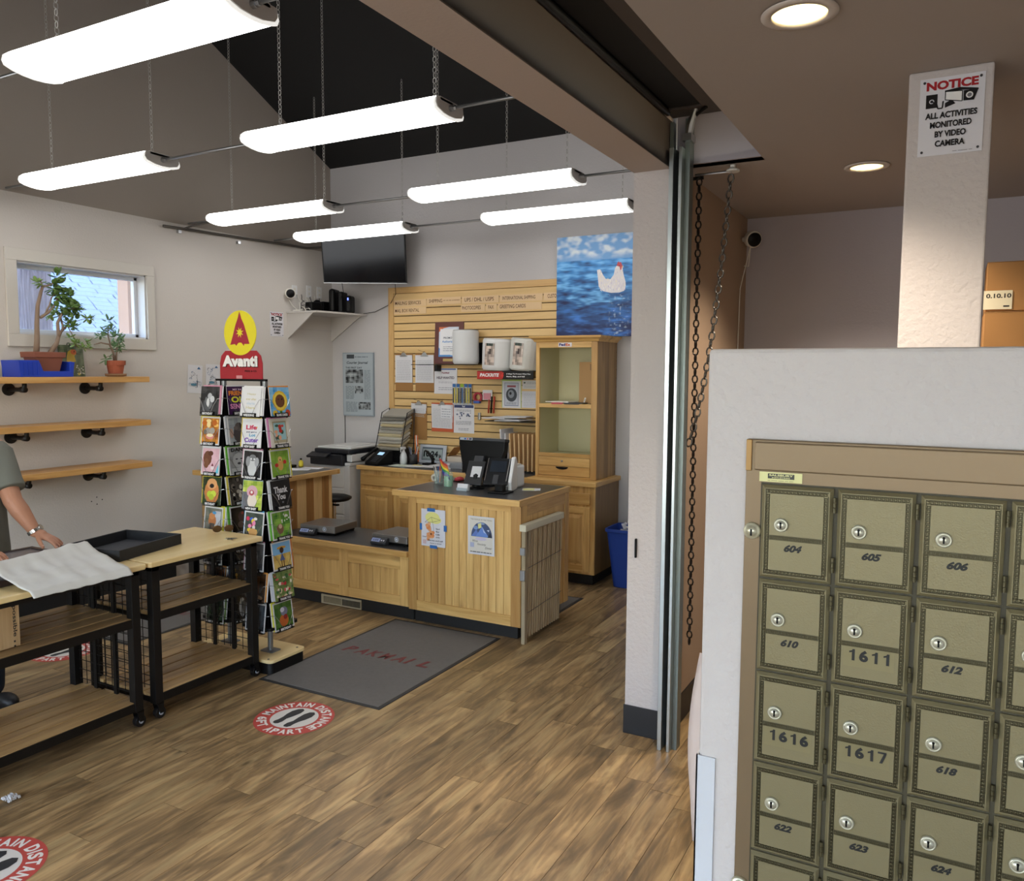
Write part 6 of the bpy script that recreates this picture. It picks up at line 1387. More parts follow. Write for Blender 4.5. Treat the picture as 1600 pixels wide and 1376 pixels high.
# ------------------------------------------------------------------ copier, stool, bin
cp_ = T('copier', (-5.31, 6.38, 0), 'white office copier with a dark top unit in the back corner', 'copier')
x0, x1, y0, y1 = -5.54, -5.085, 6.06, 6.64
cw = mp('copier_white', 'cfcfcd', .45); cd_ = mp('copier_dark', '14161d', .35)
G().box(x0, y0, .03, x1, y1, .875).o('body', cw, parent=cp_, bev=.008)
for z in (.14, .27, .40, .53): G().box(x0+.01, y0-.006, z, x1-.07, y0+.001, z+.118).o('paper_drawer', mp('drawer_white', 'd6d6d2', .45), parent=cp_, bev=.004)
for z in (.21, .34): G().box(-5.33, y0-.008, z-.008, -5.22, y0-.005, z+.008).o('drawer_grip', mp('grip_grey', '70747a', .4), parent=cp_, bev=.003)
G().box(x0+.01, y0-.004, .66, x1-.07, y0+.001, .86).o('front_door', mp('drawer_white', ''), parent=cp_, bev=.004)
G().box(x0-.02, y0-.03, .875, x1-.06, y1, .985).o('engine_housing', cd_, parent=cp_, bev=.01)
G().box(x1-.06, y0+.0, .875, x1+.01, y1, .905).box(x1-.05, y0+.02, .915, x1+.015, y1-.02, .985).o('side_tray', cw, parent=cp_, bev=.006)
G().box(x0+.02, y0-.01, .99, x1+.01, y1, 1.035).o('scanner_unit', cd_, parent=cp_, bev=.012)
G().box(x0+.03, y0+.03, 1.035, x1, y1-.02, 1.052).box(x0+.16, y0+.12, 1.052, x1-.08, y1-.15, 1.062).o('lid', cw, parent=cp_, bev=.008)
p = G(Matrix.Translation((x0-.01, y0-.09, .945)) @ Matrix.Rotation(radians(22), 4, 'X')).box(0, 0, 0, .25, .10, .022).o('control_panel', cd_, parent=cp_, bev=.006)
G(Matrix.Translation((x0-.01, y0-.09, .9675)) @ Matrix.Rotation(radians(22), 4, 'X')).box(.05, .012, 0, .20, .085, .0008).o('touch_screen', mp('panel_screen', '1c1e26', .1), parent=p)
G().box(x1-.10, y0-.006, .90, x1-.075, y0, .97).o('hinge_block', dgrey, parent=cp_, bev=.004)
for x in (x0+.05, x1-.05):
    for y in (y0+.05, y1-.05): G().cyl((x-.012, y, .02), (x+.012, y, .02), .02, n=14).o('caster', black, parent=cp_)
t = T('stool', (-4.86, 5.62, 0), 'black padded stool half hidden behind the tall left counter', 'stool')
G().lathe([(.0, .625), (.14, .625), (.165, .64), (.165, .655), (.12, .672), (.0, .675)], (-4.89, 5.6, 0), 28, cap=False).o('seat', black, parent=t, smooth=True)
G().cyl((-4.89, 5.6, .10), (-4.89, 5.6, .625), .022, n=14).o('column', chrome, parent=t); G().box(-4.86, 5.55, .585, -4.80, 5.58, .60).o('lever', black, parent=t, bev=.004)
for k in range(5):
    q = 2*pi*k/5; c = Vector((-4.89, 5.6, 0)); l = G().tube([c+Vector((.02*cos(q), .02*sin(q), .11)), c+Vector((.24*cos(q), .24*sin(q), .07))], [.018, .012], 8).o('leg', black, parent=t)
    G().ball(c+Vector((.235*cos(q), .235*sin(q), .032)), .022, .022, .032, 10, 8).o('wheel', black, parent=l, smooth=True)
b = T('waste_bin', (-2.33, 6.32, 0), 'blue plastic waste bin beside the base cabinet half hidden by the jamb', 'bin')
bm_ = mp('bin_plastic', '1e3f92', .45)
g = G(); cx, cy = -2.30, 6.35
def ringp(w, d, z): return [(cx+u*1.0, cy+v, z) for u, v in [(p_[0], p_[1]) for p_ in rrect(-w, -d, w, d, .04)]]
rr = [ringp(.135, .105, .002), ringp(.18, .155, .47), ringp(.192, .167, .475), ringp(.192, .167, .50), ringp(.18, .155, .50), ringp(.13, .10, .012)]
n = len(rr[0]); vs = [p_ for r_ in rr for p_ in r_]; fs = [(k*n+j, k*n+(j+1) % n, (k+1)*n+(j+1) % n, (k+1)*n+j) for k in range(5) for j in range(n)]+[tuple(range(n)), tuple(5*n+j for j in range(n))]
g.add(vs, fs); g.o('tub', bm_, parent=b, bev=.001)
R = random.Random(3)
for k in range(5):
    c = Vector((cx+R.uniform(-.1, .1), cy+R.uniform(-.08, .08), .40+.035*k)); q = Euler((R.uniform(0, 3), R.uniform(0, 3), 0)).to_matrix()
    G().grid(lambda u, v: c+q @ Vector(((u-.5)*.14, (v-.5)*.14, .035*noise.noise(Vector((u*5+k, v*5, k))))), 7, 7).o('waste_paper', mp('sheet_white', ''), label='crumpled white paper in the blue bin, '+('lowest', 'second lowest', 'middle', 'second highest', 'topmost')[k], cat='paper', solid=.0008, group='crumpled papers in the waste bin')
# ------------------------------------------------------------------ parcel scales
def scale(x0, y0, rot, label):
    t = T('parcel_scale', (x0, y0, .5145), label, 'scale')
    xf = Matrix.Translation((x0, y0, .515)) @ Matrix.Rotation(radians(rot), 4, 'Z')
    G(xf).box(0, 0, .022, .33, .30, .076).o('platform', mp('brushed_steel', '8a8886', .35, metal=.8), parent=t, bev=.004)
    G(xf).box(.015, .015, .008, .315, .285, .024).o('chassis', black, parent=t)
    for x in (.03, .30):
        for y in (.03, .27): G(xf).cyl((x, y, 0), (x, y, .012), .018, n=14).o('foot', black, parent=t)
    d = G(xf).prism([(-.045, .002), (.0, .002), (.0, .05), (-.02, .052), (-.05, .02)], 'x', .02, .165).o('display_unit', dgrey, parent=t, bev=.004)
    nf = Vector((0, -.032, .03)).normalized()
    A = Art((.03, -.0505, .0215), X, Vector((0, .030, .032)), .125, .042, xf=xf); A.k = 3; A.rect(.0, .15, .62, .85, '8f9ac0'); A.text('0.000', .1, .3, .5, .7, '3a4060', .02); A.ell(.74, .5, .055, .16, 'c8c8cc', 10); A.ell(.9, .5, .055, .16, 'c8c8cc', 10); A.o('lcd', PRINTG, parent=d)
    A = Art((.215, -.0008, .032), X, Z, .036, .036, xf=xf); A.ell(.5, .5, .5, .5, 'd0d4da', 20); A.ell(.5, .5, .36, .36, '6a7c98', 18); A.ell(.5, .5, .24, .24, 'd0d4da', 14); A.o('level_bubble', PRINTG, parent=t)
    return t
scale(-4.478, 4.735, 5, 'grey parcel scale nearest the card rack on the low counter')
scale(-3.765, 4.735, -2, 'grey parcel scale beside the tall service counter')
# ------------------------------------------------------------------ folded gate on counter end
gt = T('folding_gate', (-2.43, 4.9, 0), 'folded accordion gate of thin wooden slats hung on the counter end', 'gate')
gw = wood('gate_stick', '98805e', 'c0a884', '705c44', 'z', tint=.4)
G().box(-2.445, 4.60, .755, -2.395, 5.19, .800).o('top_cap', mp('cap_cream', 'c9c3ac', .5), parent=gt, bev=.004)
G().box(-2.43, 4.603, .0, -2.402, 4.635, .755).o('front_post', mp('post_weathered', '9c8d72', .7), parent=gt, bev=.003)
for k in range(15):
    y = 4.65+k*.0345
    G(Matrix.Translation((-2.415, y, .035)) @ Matrix.Rotation(radians(-3+(k % 2)*1.2), 4, 'X')).box(-.012, 0, 0, .010, .011, .715).o('slat', gw, parent=gt, bev=.002)
    G().box(-2.436, y+.010, .03, -2.428, y+.03, .74).o('rear_slat', mp('gate_shadow_wood', '54452f', .8), parent=gt)  # rear slats darkened to stand for shade deep in the fold
for z in (.22, .52): G().tube([(-2.4, 4.64, z-.012), (-2.4, 5.16, z+.012)], .002, 5).o('link_wire', dgrey, parent=gt)
for z, h in ((.60, .05), (.43, .07)): G().box(-2.435, 4.588, z, -2.40, 4.604, z+h).o('latch', steel, parent=gt, bev=.003)
# ------------------------------------------------------------------ things on the service counter
ZC = .956
t = T('monitor', (-3.0, 5.1, ZC), 'black point of sale monitor seen from behind on the service counter', 'monitor')
xf = Matrix.Translation((-3.03, 5.10, ZC+.065)) @ Matrix.Rotation(radians(-8), 4, 'X')
G(xf).prism([(-.12, 0), (.10, -.01), (.16, .10), (.195, .20), (.195, .275), (-.20, .275), (-.20, .235), (-.155, .06)], 'y', -.03, .03).o('rear_housing', black, parent=t, bev=.01)
G(xf).box(-.20, -.034, .262, .195, .04, .285).o('top_edge', dgrey, parent=t, bev=.004)
G(xf).box(-.19, .03, .02, .185, .04, .27).o('screen', mp('screen_gloss', ''), parent=t)
a = Art((-.19, -.0345, .264), X, Z, .11, .019, xf=xf); a.rect(0, 0, 1, 1, 'aab4c0'); a.rect(.35, .2, .5, .8, '4a6ab0'); a.rect(.58, .2, .66, .8, 'b84a40'); a.rect(.74, .2, .95, .8, '4a4a60'); a.o('sticker_row', PRINTG, parent=t)
G(xf).box(.03, -.02, .2855, .13, .02, .2865).o('paper_label', mp('sheet_white', ''), parent=t)
G().lathe([(.001, 0), (.08, 0), (.08, .010), (.03, .02), (.02, .09), (.001, .09)], (-3.0, 5.12, ZC), 28).o('stand', black, parent=t, smooth=False)
t = T('tablet_stand', (-3.0, 4.93, ZC), 'black tilted customer display with a blank white label on the service counter', 'display')
xf = Matrix.Translation((-2.985, 4.90, ZC+.03)) @ Matrix.Rotation(radians(8), 4, 'Z') @ Matrix.Rotation(radians(-32), 4, 'X')
G(xf).box(-.07, -.008, .0, .065, .008, .19).o('panel', mp('stand_black', '1d1e21', .4), parent=t, bev=.006)
G(xf).box(-.035, -.006, .175, .04, .018, .235).o('top_hinge', dgrey, parent=t, bev=.008)
a = Art((-.03, -.0085, .06), X, Z, .075, .085, xf=xf); a.rect(0, 0, 1, 1, 'c9c9cb'); a.o('blank_label', PRINT, parent=t)
G().lathe([(.001, 0), (.06, 0), (.06, .008), (.03, .014), (.02, .10), (.001, .11)], (-2.98, 4.94, ZC), 24).o('foot', black, parent=t)
t = T('payment_terminal', (-2.75, 4.95, ZC), 'black and white payment terminal with tilted screen at the counter end', 'terminal')
xf = Matrix.Translation((-2.79, 4.90, ZC)) @ Matrix.Rotation(radians(14), 4, 'Z')
G(xf).prism([(.0, .0), (.15, 0), (.16, .20), (.13, .235), (.09, .235), (-.02, .07)], 'x', .085, .115).o('white_shell', white, parent=t, bev=.01)
G(xf).prism([(.02, .05), (.14, .05), (.14, .21), (.10, .225), (-.015, .075)], 'x', -.075, .083).o('body', black, parent=t, bev=.008)
x2 = xf @ Matrix.Translation((0, -.022, .072)) @ Matrix.Rotation(radians(-38), 4, 'X')
G(x2).box(-.085, -.006, -.03, .09, .004, .19).o('face_plate', mp('terminal_face', '17181b', .25), parent=t, bev=.004)
G(x2).box(-.055, -.0075, .075, .06, -.006, .165).o('screen', mp('terminal_screen', '2b3038', .08), parent=t, bev=.001)
G(x2).box(-.02, -.012, -.025, .02, -.006, .05).o('card_slot', dgrey, parent=t, bev=.003)
for s_ in (-1, 1): G(x2).tube([(s_*.078, -.009, .0), (s_*.078, -.009, .185)], .003, 8).o('chrome_strip', chrome, parent=t)
G().box(-2.80, 4.79, ZC, -2.66, 4.92, ZC+.012).box(-2.765, 4.83, ZC+.012, -2.70, 4.88, ZC+.06).o('base', black, parent=t, bev=.004)
t = T('receipt_printer', (-2.77, 5.22, ZC), 'small white receipt printer behind the payment terminal', 'printer')
G().box(-2.86, 5.12, ZC, -2.74, 5.24, ZC+.16).o('case', white, parent=t, bev=.015); G().box(-2.85, 5.13, ZC+.16, -2.75, 5.2, ZC+.17).o('lid', offw, parent=t, bev=.004)
G().lathe([(.012, -.02), (.036, -.02), (.036, .02), (.012, .02)], (-2.90, 5.20, ZC+.215), 20, 'y', cap=False).o('label_roll', mp('sheet_white', ''), label='small white label roll beside the monitor', cat='roll')
G().box(-2.93, 5.17, ZC, -2.885, 5.24, ZC+.175).o('roll_stand', black, label='black stand under the label roll behind the monitor', cat='stand', bev=.006)
t = T('hand_sanitizer', (-3.21, 4.93, ZC), 'clear pump bottle of green hand sanitizer on the service counter', 'bottle')
G().lathe([(.001, .002), (.030, .002), (.033, .006), (.033, .075), (.03, .079)], (-3.21, 4.93, ZC), 24).o('gel', mp('green_gel', '86c9a2', .15, trans=.35), parent=t, smooth=True)
G().lathe([(.0345, 0), (.0345, .09), (.026, .108), (.014, .114), (.014, .125)], (-3.21, 4.93, ZC), 24, cap=False).o('bottle', mp('clear_bottle', 'd8ece2', .08, alpha=.25), parent=t, smooth=True)
G().lathe([(.016, .118), (.016, .135), (.007, .138), (.007, .158), (.014, .16), (.014, .168), (.001, .17)], (-3.21, 4.93, ZC), 16, cap=False).tube([(-3.21, 4.93, ZC+.163), (-3.235, 4.915, ZC+.160)], .004, 8).o('pump', mp('pump_clear', 'd8d4d4', .3), parent=t)
def pencup(c, r, h, label, cols, m, seed, long=.16):
    t = T('pen_cup', c, label, 'cup'); c = Vector(c)
    G().lathe([(.001, .0), (r*.9, 0), (r, h), (r*.93, h), (r*.84, .006), (.001, .006)], c, 24, cap=False).o('cup', m, parent=t, smooth=True)
    R = random.Random(seed)
    for k, cc in enumerate(cols):
        q = R.uniform(0, 6.28); a_ = Vector((cos(q)*r*.3, sin(q)*r*.3, .01)); b_ = Vector((cos(q+.4)*r*1.1, sin(q+.4)*r*1.1, long*R.uniform(.85, 1.1)))
        G().tube([c+a_, c+b_], .0042, 8).o('pen', mp('pen_'+cc, cc, .4), label=['red', 'white', 'black', 'orange', 'blue', 'grey', 'pink', 'dark'][k % 8]+' pen standing in the '+label.split(' holding')[0], cat='pen', group='pens in cups')
pencup((-3.355, 5.02, ZC), .036, .10, 'clear cup holding scissors and pens on the service counter', ['c8452c', 'd8d4d0', '26262a', 'd8703a', '3a5aa0', '8a8a8c'], mp('clear_bottle', ''), 4, .145)
fl_ = T('rainbow_flag', (-3.27, 4.99, ZC), 'small rainbow flag on a stick standing by the pen cup', 'flag')
G().tube([(-3.262, 4.965, ZC+.001), (-3.294, 4.935, ZC+.21)], .002, 6).o('stick', black, parent=fl_)
g = G(); fc = ['b9302c', 'd9742a', 'dcc83a', '3f9a4a', '2f4a9c', '5a2f7a']
for k in range(6):
    for i in range(5):
        def FP(u, v): return Vector((-3.292, 4.93, ZC+.205))+Vector((.30, -.10, -.95)).normalized()*(v*.12)*1.0+Vector((.75, -.2, -.38)).normalized()*(u*.095)+Vector((.2, 1, 0))*(.006*sin(u*7+v*3))
        g.add([FP(i/5, k/6), FP((i+1)/5, k/6), FP((i+1)/5, (k+1)/6), FP(i/5, (k+1)/6)], [(0, 1, 2, 3)], fc[k])
g.o('cloth', PRINT, parent=fl_, solid=.0006)
t = T('business_card_holder', (-3.01, 4.81, ZC), 'clear holder with a stack of white business cards', 'holder')
G().box(-3.05, 4.785, ZC, -2.965, 4.83, ZC+.004).box(-3.05, 4.785, ZC+.004, -2.965, 4.789, ZC+.022).box(-3.05, 4.826, ZC+.004, -2.965, 4.83, ZC+.04).o('holder', mp('clear_holder', 'aeb8be', .15), parent=t, bev=.001)
G(Matrix.Translation((-3.0525, 4.795, ZC+.005)) @ Matrix.Rotation(radians(-12), 4, 'X')).box(.001, 0, 0, .088, .022, .046).o('card_stack', mp('sheet_white', ''), parent=t, bev=.001)
t = T('computer_mouse', (-3.33, 5.24, ZC), 'red computer mouse behind the sanitizer bottle', 'mouse')
G(Matrix.Translation((-3.30, 5.22, ZC))).ball((0, 0, .012), .032, .05, .022, 16, 10).o('shell', mp('mouse_red', 'b0303a', .25), parent=t, smooth=True)
G().box(-3.33, 5.17, ZC, -3.27, 5.26, ZC+.006).o('sole', black, parent=t, bev=.002)
t = T('sticky_note', (-2.60, 5.12, ZC), 'yellow sticky note on white paper at the counter corner', 'note')
G(Matrix.Translation((-2.62, 5.10, ZC)) @ Matrix.Rotation(radians(25), 4, 'Z')).box(-.06, -.05, 0, .07, .06, .0012).o('paper', mp('sheet_white', ''), parent=t)
G(Matrix.Translation((-2.63, 5.09, ZC+.0012)) @ Matrix.Rotation(radians(28), 4, 'Z')).box(-.04, -.04, 0, .04, .04, .002).o('note', mp('note_yellow', 'dcd890', .7), parent=t)
t = T('tape_gun', (-3.42, 5.08, ZC), 'black desk tape dispenser beside the pen cup on the service counter', 'dispenser')
G().prism([(-3.455, ZC), (-3.395, ZC), (-3.40, ZC+.045), (-3.43, ZC+.06), (-3.455, ZC+.04)], 'y', 5.10, 5.15).o('body', black, parent=t, bev=.008)
G().lathe([(.012, -.011), (.028, -.011), (.028, .011), (.012, .011)], (-3.43, 5.08, ZC+.035), 20, 'y', cap=False).o('tape', mp('tape_clear', 'c8c4b8', .3), parent=t)
# posters on the counter front
def poster(x0, z0, w, h, label, draw, tapes=None):
    t = T('poster', (x0, 4.62, z0), label, 'poster')
    G().box(x0, 4.624, z0, x0+w, 4.6255, z0+h).o('sheet', mp('sheet_white', ''), parent=t)
    a = Art((x0, 4.6238, z0), X, Z, w, h); draw(a); a.o('print', PRINT, parent=t)
    for q in tapes or []: G().box(x0+w*q[0], 4.6225, z0+h*q[1], x0+w*q[2], 4.6236, z0+h*q[3]).o('painters_tape', mp('blue_tape', '2f6ab0', .6), parent=t)
def d_umb(a):
    a.rect(0, 0, 1, 1, 'd4d4dc'); a.ell(.47, .78, .30, .15, 'dedc8a', 20); a.ell(.6, .72, .24, .10, 'dedc8a', 18)
    a.line([(.15, .64), (.42, .79), (.80, .73), (.48, .66), (.15, .64)], .002, '4a4a3a'); a.line([(.42, .79), (.48, .66), (.52, .50), (.53, .36)], .0018, '4a4a4a')
    R = random.Random(5)
    for k in range(26): a.ell(R.gauss(.38, .07), R.gauss(.36, .10), .07, .045, R.choice(['dc9a68', 'd8864e', 'e0aa80']), 9); a.k -= .8
    a.ell(.25, .56, .07, .05, 'dc9a68'); a.ell(.42, .34, .04, .03, '6a3a20')
    for k, (w_, u) in enumerate((('Send', .62), ('for', .62), ('Lab', .62), ('Arts Fest', .62))): a.text(w_, u, .47-k*.075, u+.16, .51-k*.075, '3a3c48')
    a.text('Caring', .06, .23, .22, .27, '3a3c48'); a.text('Ferries and self', .30, .15, .92, .19, '3a3c48'); a.text('have a good', .38, .07, .85, .11, '3a3c48'); a.rect(.08, .06, .22, .17, 'c8b0b4')
poster(-3.238, .575, .200, .262, 'childlike poster of a yellow umbrella taped with blue painters tape', d_umb, [(.25, .94, .58, 1.03), (.36, -.05, .66, .035), (-.07, .42, .03, .60), (.94, .44, 1.06, .60)])
def d_mtn(a):
    a.rect(0, 0, 1, 1, 'd6d6de'); a.rect(.05, .05, .95, .97, 'd4d0c8'); a.text('THE PEOPLES OF THE TOWN', .1, .90, .9, .935, '8a8478')
    n = 20; a.poly([(.52+.40*cos(pi*k/n), .47+.40*sin(pi*k/n)*.97) for k in range(n+1)], '3f4f74')
    a.ell(.30, .70, .09, .05, '7a94c4', 12); a.ell(.5, .82, .14, .03, '8aa0c8', 12); a.poly([(.40, .68), (.52, .72), (.50, .84), (.38, .80)], 'd8d68c'); a.poly([(.13, .475), (.32, .66), (.46, .475)], '5a74b8'); a.poly([(.30, .475), (.54, .75), (.80, .475)], '6486cc'); a.poly([(.54, .75), (.60, .60), (.70, .56), (.62, .64)], 'b4c4e4'); a.poly([(.75, .475), (.85, .62), (.91, .475)], '2a3040'); a.poly([(.72, .66), (.82, .68), (.80, .62)], 'c0c8d8'); a.ell(.5, .42, .22, .04, 'c4bcd4', 14)
    a.text('Wine', .18, .33, .38, .39, '5a5248', 0, .3); a.text('Society', .36, .24, .70, .31, '5a5248', 0, .3); a.text('Dinner', .66, .17, .92, .23, '5a5248', 0, .3); a.rect(.09, .19, .24, .31, 'aab0cc'); a.lines(.1, .06, .9, .09, 1, '5a5a60', .8)
poster(-2.852, .560, .206, .262, 'printed poster of blue mountains under an arch without tape', d_mtn)
# ------------------------------------------------------------------ things on the back counter
ZB = .886
t = T('desk_phone', (-4.93, 6.40, ZB), 'black desk phone with a pale blue display on the back counter', 'phone')
xf = Matrix.Translation((-4.92, 6.28, ZB)) @ Matrix.Rotation(radians(-12), 4, 'Z')
G(xf).prism([(-.10, 0), (.10, 0), (.10, .13), (.06, .13), (-.10, .02)], 'x', -.07, .12).o('body', black, parent=t, bev=.006)
x2 = xf @ Matrix.Translation((.03, -.10, .02)) @ Matrix.Rotation(radians(34.5-90), 4, 'X')
sl = xf @ Matrix.Translation((0, -.10, .0205)) @ Matrix.Rotation(radians(34.5), 4, 'X')
G(sl).box(.0, .125, .001, .075, .165, .004).o('display', mp('lcd_glow', '9fc4e0', .3, emit=.6), parent=t)
for i in range(3):
    for j in range(4): G(sl).box(.0+i*.027, .02+j*.022, .0005, .02+i*.027, .034+j*.022, .005).o('button', dgrey, parent=t, bev=.001)
G(xf).tube([(-.105, -.10, .045), (-.105, -.05, .075), (-.105, .04, .12), (-.105, .09, .13)], [.024, .015, .015, .026], 10).o('handset', black, parent=t, smooth=True)
t = T('file_sorter', (-4.86, 6.6, ZB), 'black wire step sorter crammed with folders and papers behind the phone', 'sorter')
for x in (-5.04, -4.73): G().tube([(x, 6.62, ZB+.004), (x, 6.64, 1.42), (x, 6.52, 1.38), (x, 6.40, 1.0), (x, 6.40, ZB+.004)], .005, 6).o('side_frame', blackm, parent=t)
G().box(-5.04, 6.60, .99, -4.73, 6.64, 1.0).o('rear_panel', blackm, parent=t)
G().box(-5.03, 6.50, ZB, -4.74, 6.62, ZB+.14).o('lower_box', mp('sorter_black', '18181b', .5), parent=t, bev=.01)
R = random.Random(14)
pc = ['8f8b80', 'b7a888', 'aaa69c', 'bdb9ae', 'c4b894', 'a8a49a', '8a877e', 'c2b48e', 'b0ada4', '77746c', '9a968c']
for k in range(11):
    z = 1.035+k*.032; yy = 6.44+k*.009
    G(Matrix.Translation((-4.885+R.uniform(-.012, .012), yy+.02, z)) @ Matrix.Rotation(radians(24), 4, 'X') @ Matrix.Rotation(radians(R.uniform(-3, 3)), 4, 'Z')).box(-.145, -.05, 0, .140, .11, .012+.01*R.random()).o('folder', mp('fold_'+pc[k], pc[k], .7), label=('beige' if k % 2 else 'grey')+' folder in the wire sorter, '+('lowest', 'second', 'third', 'fourth', 'fifth', 'sixth', 'seventh', 'eighth', 'ninth', 'tenth', 'topmost')[k]+' counted from below', cat='folder', group='folders in the wire sorter')
for k, (x, c_) in enumerate(((-4.615, 'd4722c'), (-4.60, 'd8d4d0'), (-4.585, 'c8602c'))):
    G().tube([(x, 6.50, ZB+.02), (x-.05, 6.56, 1.16)], .005, 8).o('orange_pencil' if k != 1 else 'white_pencil', mp('pen_'+c_, c_, .4), label=('long orange ruler leaning against the sorter', 'white pencil leaning between the orange ones', 'orange pencil leaning nearest the spray bottle')[k], cat='pencil')
t = T('spray_bottle', (-4.70, 6.42, ZB), 'white spray bottle between the phone and pen cup', 'bottle')
G().lathe([(.001, 0), (.034, 0), (.035, .07), (.028, .10), (.013, .13), (.012, .15)], (-4.69, 6.40, ZB), 20).o('bottle', mp('bottle_white', 'd4d8da', .3), parent=t, smooth=True)
G().box(-4.702, 6.36, ZB+.148, -4.678, 6.425, ZB+.172).box(-4.695, 6.35, ZB+.12, -4.685, 6.36, ZB+.16).o('trigger_head', white, parent=t, bev=.004)
pencup((-4.60, 6.44, ZB), .042, .10, 'dark mesh cup holding scissors beside the digital clock', ['3a5ac0', '26262a', 'd8d4d0', '8a4a5a', '5a5c60', '26262b', 'b8b8bc', '33343a'], mp('mesh_cup', '2a2a2c', .5), 9, .18)
t = T('digital_clock', (-4.49, 6.60, ZB), 'grey framed digital clock reading 10:24 on the back counter', 'clock')
xf = Matrix.Translation((-4.655, 6.60, ZB)) @ Matrix.Rotation(radians(-10), 4, 'X')
G(xf).box(0, 0, 0, .315, .02, .185).o('frame', mp('clock_silver', 'b4bac2', .35), parent=t, bev=.006)
a = Art((.035, -.0006, .03), X, Z, .245, .13, xf=xf); a.rect(0, 0, 1, 1, '5f6a74'); a.rect(.03, .05, .97, .86, '9aa6a6'); a.text('10:24', .08, .25, .78, .72, '1c2226', .05); a.text('26', .82, .25, .93, .48, '1c2226', .05); a.lines(.08, .09, .6, .17, 1, '3c464c'); a.o('lcd', PRINTG, parent=t)
G(xf).box(.08, .02, .01, .235, .05, .03).o('stand', dgrey, parent=t)
t = T('hole_punch', (-4.44, 6.47, ZB), 'black hole punch standing in front of the digital clock', 'punch')
G().box(-4.50, 6.44, ZB, -4.38, 6.52, ZB+.018).o('base', black, parent=t, bev=.004); G().tube([(-4.39, 6.48, ZB+.05), (-4.42, 6.48, ZB+.085), (-4.46, 6.48, ZB+.125), (-4.49, 6.48, ZB+.14)], [.018, .016, .012, .008], 10).tube([(-4.40, 6.48, ZB+.015), (-4.40, 6.48, ZB+.06)], .016, 10).o('lever', black, parent=t, smooth=True)
R = random.Random(19)
for k, (x, y, c_, lab) in enumerate(((-4.60, 6.30, 'ccd4c4', 'pale green sheet lying at the counter edge below the clock'), (-4.42, 6.33, 'd4d4d6', 'white sheet lying in front of the hole punch'), (-4.50, 6.36, 'd0c48a', 'yellow slip lying between papers below the clock'), (-4.25, 6.45, 'd6d6d6', 'white sheets beside the brown box behind the monitor'))):
    G(Matrix.Translation((x, y, ZB+.0005+.0022*k)) @ Matrix.Rotation(radians(R.uniform(-20, 20)), 4, 'Z')).box(-.14 if k != 2 else -.05, -.08 if k != 2 else -.03, 0, .14 if k != 2 else .05, .08 if k != 2 else .03, .0018).o('loose_sheet', mp('sheet_'+c_, c_, .65), label=lab, cat='paper')
t = T('cardboard_box', (-4.13, 6.5, ZB), 'small open brown box on the back counter behind the monitor', 'box')
G().box(-4.21, 6.44, ZB, -4.02, 6.60, ZB+.10).o('body', mp('box_white', 'c4b8a8', .7), parent=t, bev=.003)
G().add([(-4.21, 6.44, ZB+.10), (-4.21, 6.60, ZB+.10), (-4.13, 6.60, ZB+.19), (-4.13, 6.44, ZB+.19)], [(0, 1, 2, 3)]).o('open_flap', mp('cardboard', ''), parent=t, solid=.003)
G().box(-4.23, 6.34, ZB, -3.98, 6.43, ZB+.055).o('grey_tray', mp('tray_grey', '8a8c90', .4), label='low grey tray in front of the small brown box', cat='tray', bev=.004)
# left packing counter
G(Matrix.Translation((-4.87, 5.14, .956)) @ Matrix.Rotation(radians(30), 4, 'Z')).box(-.10, -.07, 0, .10, .07, .0015).o('loose_sheet', mp('sheet_white', ''), label='white sheet lying on the tall left counter nearer the rack', cat='paper')
G(Matrix.Translation((-4.83, 5.26, .956)) @ Matrix.Rotation(radians(15), 4, 'Z')).box(-.09, -.05, 0, .09, .05, .0015).o('loose_sheet', mp('sheet_white', ''), label='white sheet lying at the far edge of the tall left counter', cat='paper')
t = T('glue_bottle', (-5.02, 5.28, .956), 'small yellow bottle with black cap on the tall left counter', 'bottle')
G().lathe([(.001, 0), (.018, 0), (.02, .01), (.02, .045), (.008, .055), (.006, .06)], (-4.99, 5.30, .956), 16).o('bottle', mp('bottle_yellow', 'd8c430', .35), parent=t, smooth=True); G().cyl((-4.99, 5.30, 1.016), (-4.99, 5.30, 1.03), .008, n=12).o('cap', black, parent=t)
G().box(-5.20, 5.10, .956, -5.02, 5.28, .975).o('keyboard_tray', black, label='flat black device on the tall left counter behind the rack', cat='device', bev=.005)
# ------------------------------------------------------------------ the person at the left edge
skin = mp('skin', 'b98468', .55, bump=.1, bscale=120, var=.08); shirt = mp('shirt_cloth', '72746c', .9, bump=.35, bscale=34, var=.1); jeans = mp('trouser_cloth', '2b3442', .9, bump=.2, bscale=200)
def seg(g, a, b, r0, r1, n=16):
    a, b = Vector(a), Vector(b); g.tube([a, a.lerp(b, .33), a.lerp(b, .66), b], [r0, r0+(r1-r0)*.33, r0+(r1-r0)*.66, r1], n); g.ball(a, r0, n=n, m=10); g.ball(b, r1, n=n, m=10)
def fuse(g, name, mat, par, vox, sm=3, **k):
    o = g.o(name, mat, parent=par, **k)
    r = o.modifiers.new('fuse', 'REMESH'); r.mode = 'VOXEL'; r.voxel_size = vox; r.use_smooth_shade = True
    s = o.modifiers.new('soften', 'SMOOTH'); s.factor = .5; s.iterations = sm
    return o
pr = T('person', (-4.44, 2.24, 0), 'person in a grey T-shirt with a steel wristwatch handling a picture frame', 'person')
C0 = Vector((-4.43, 2.255, 0))
g = G()
hd = C0+Vector((.085, -.02, 1.605))
ht = Matrix.Rotation(radians(22), 3, 'Y')
g.ball(hd, .098, .077, .115, 20, 14, r=ht); g.ball(hd+ht @ Vector((.03, 0, -.07)), .062, .055, .05, 16, 10, r=ht)     # skull, jaw
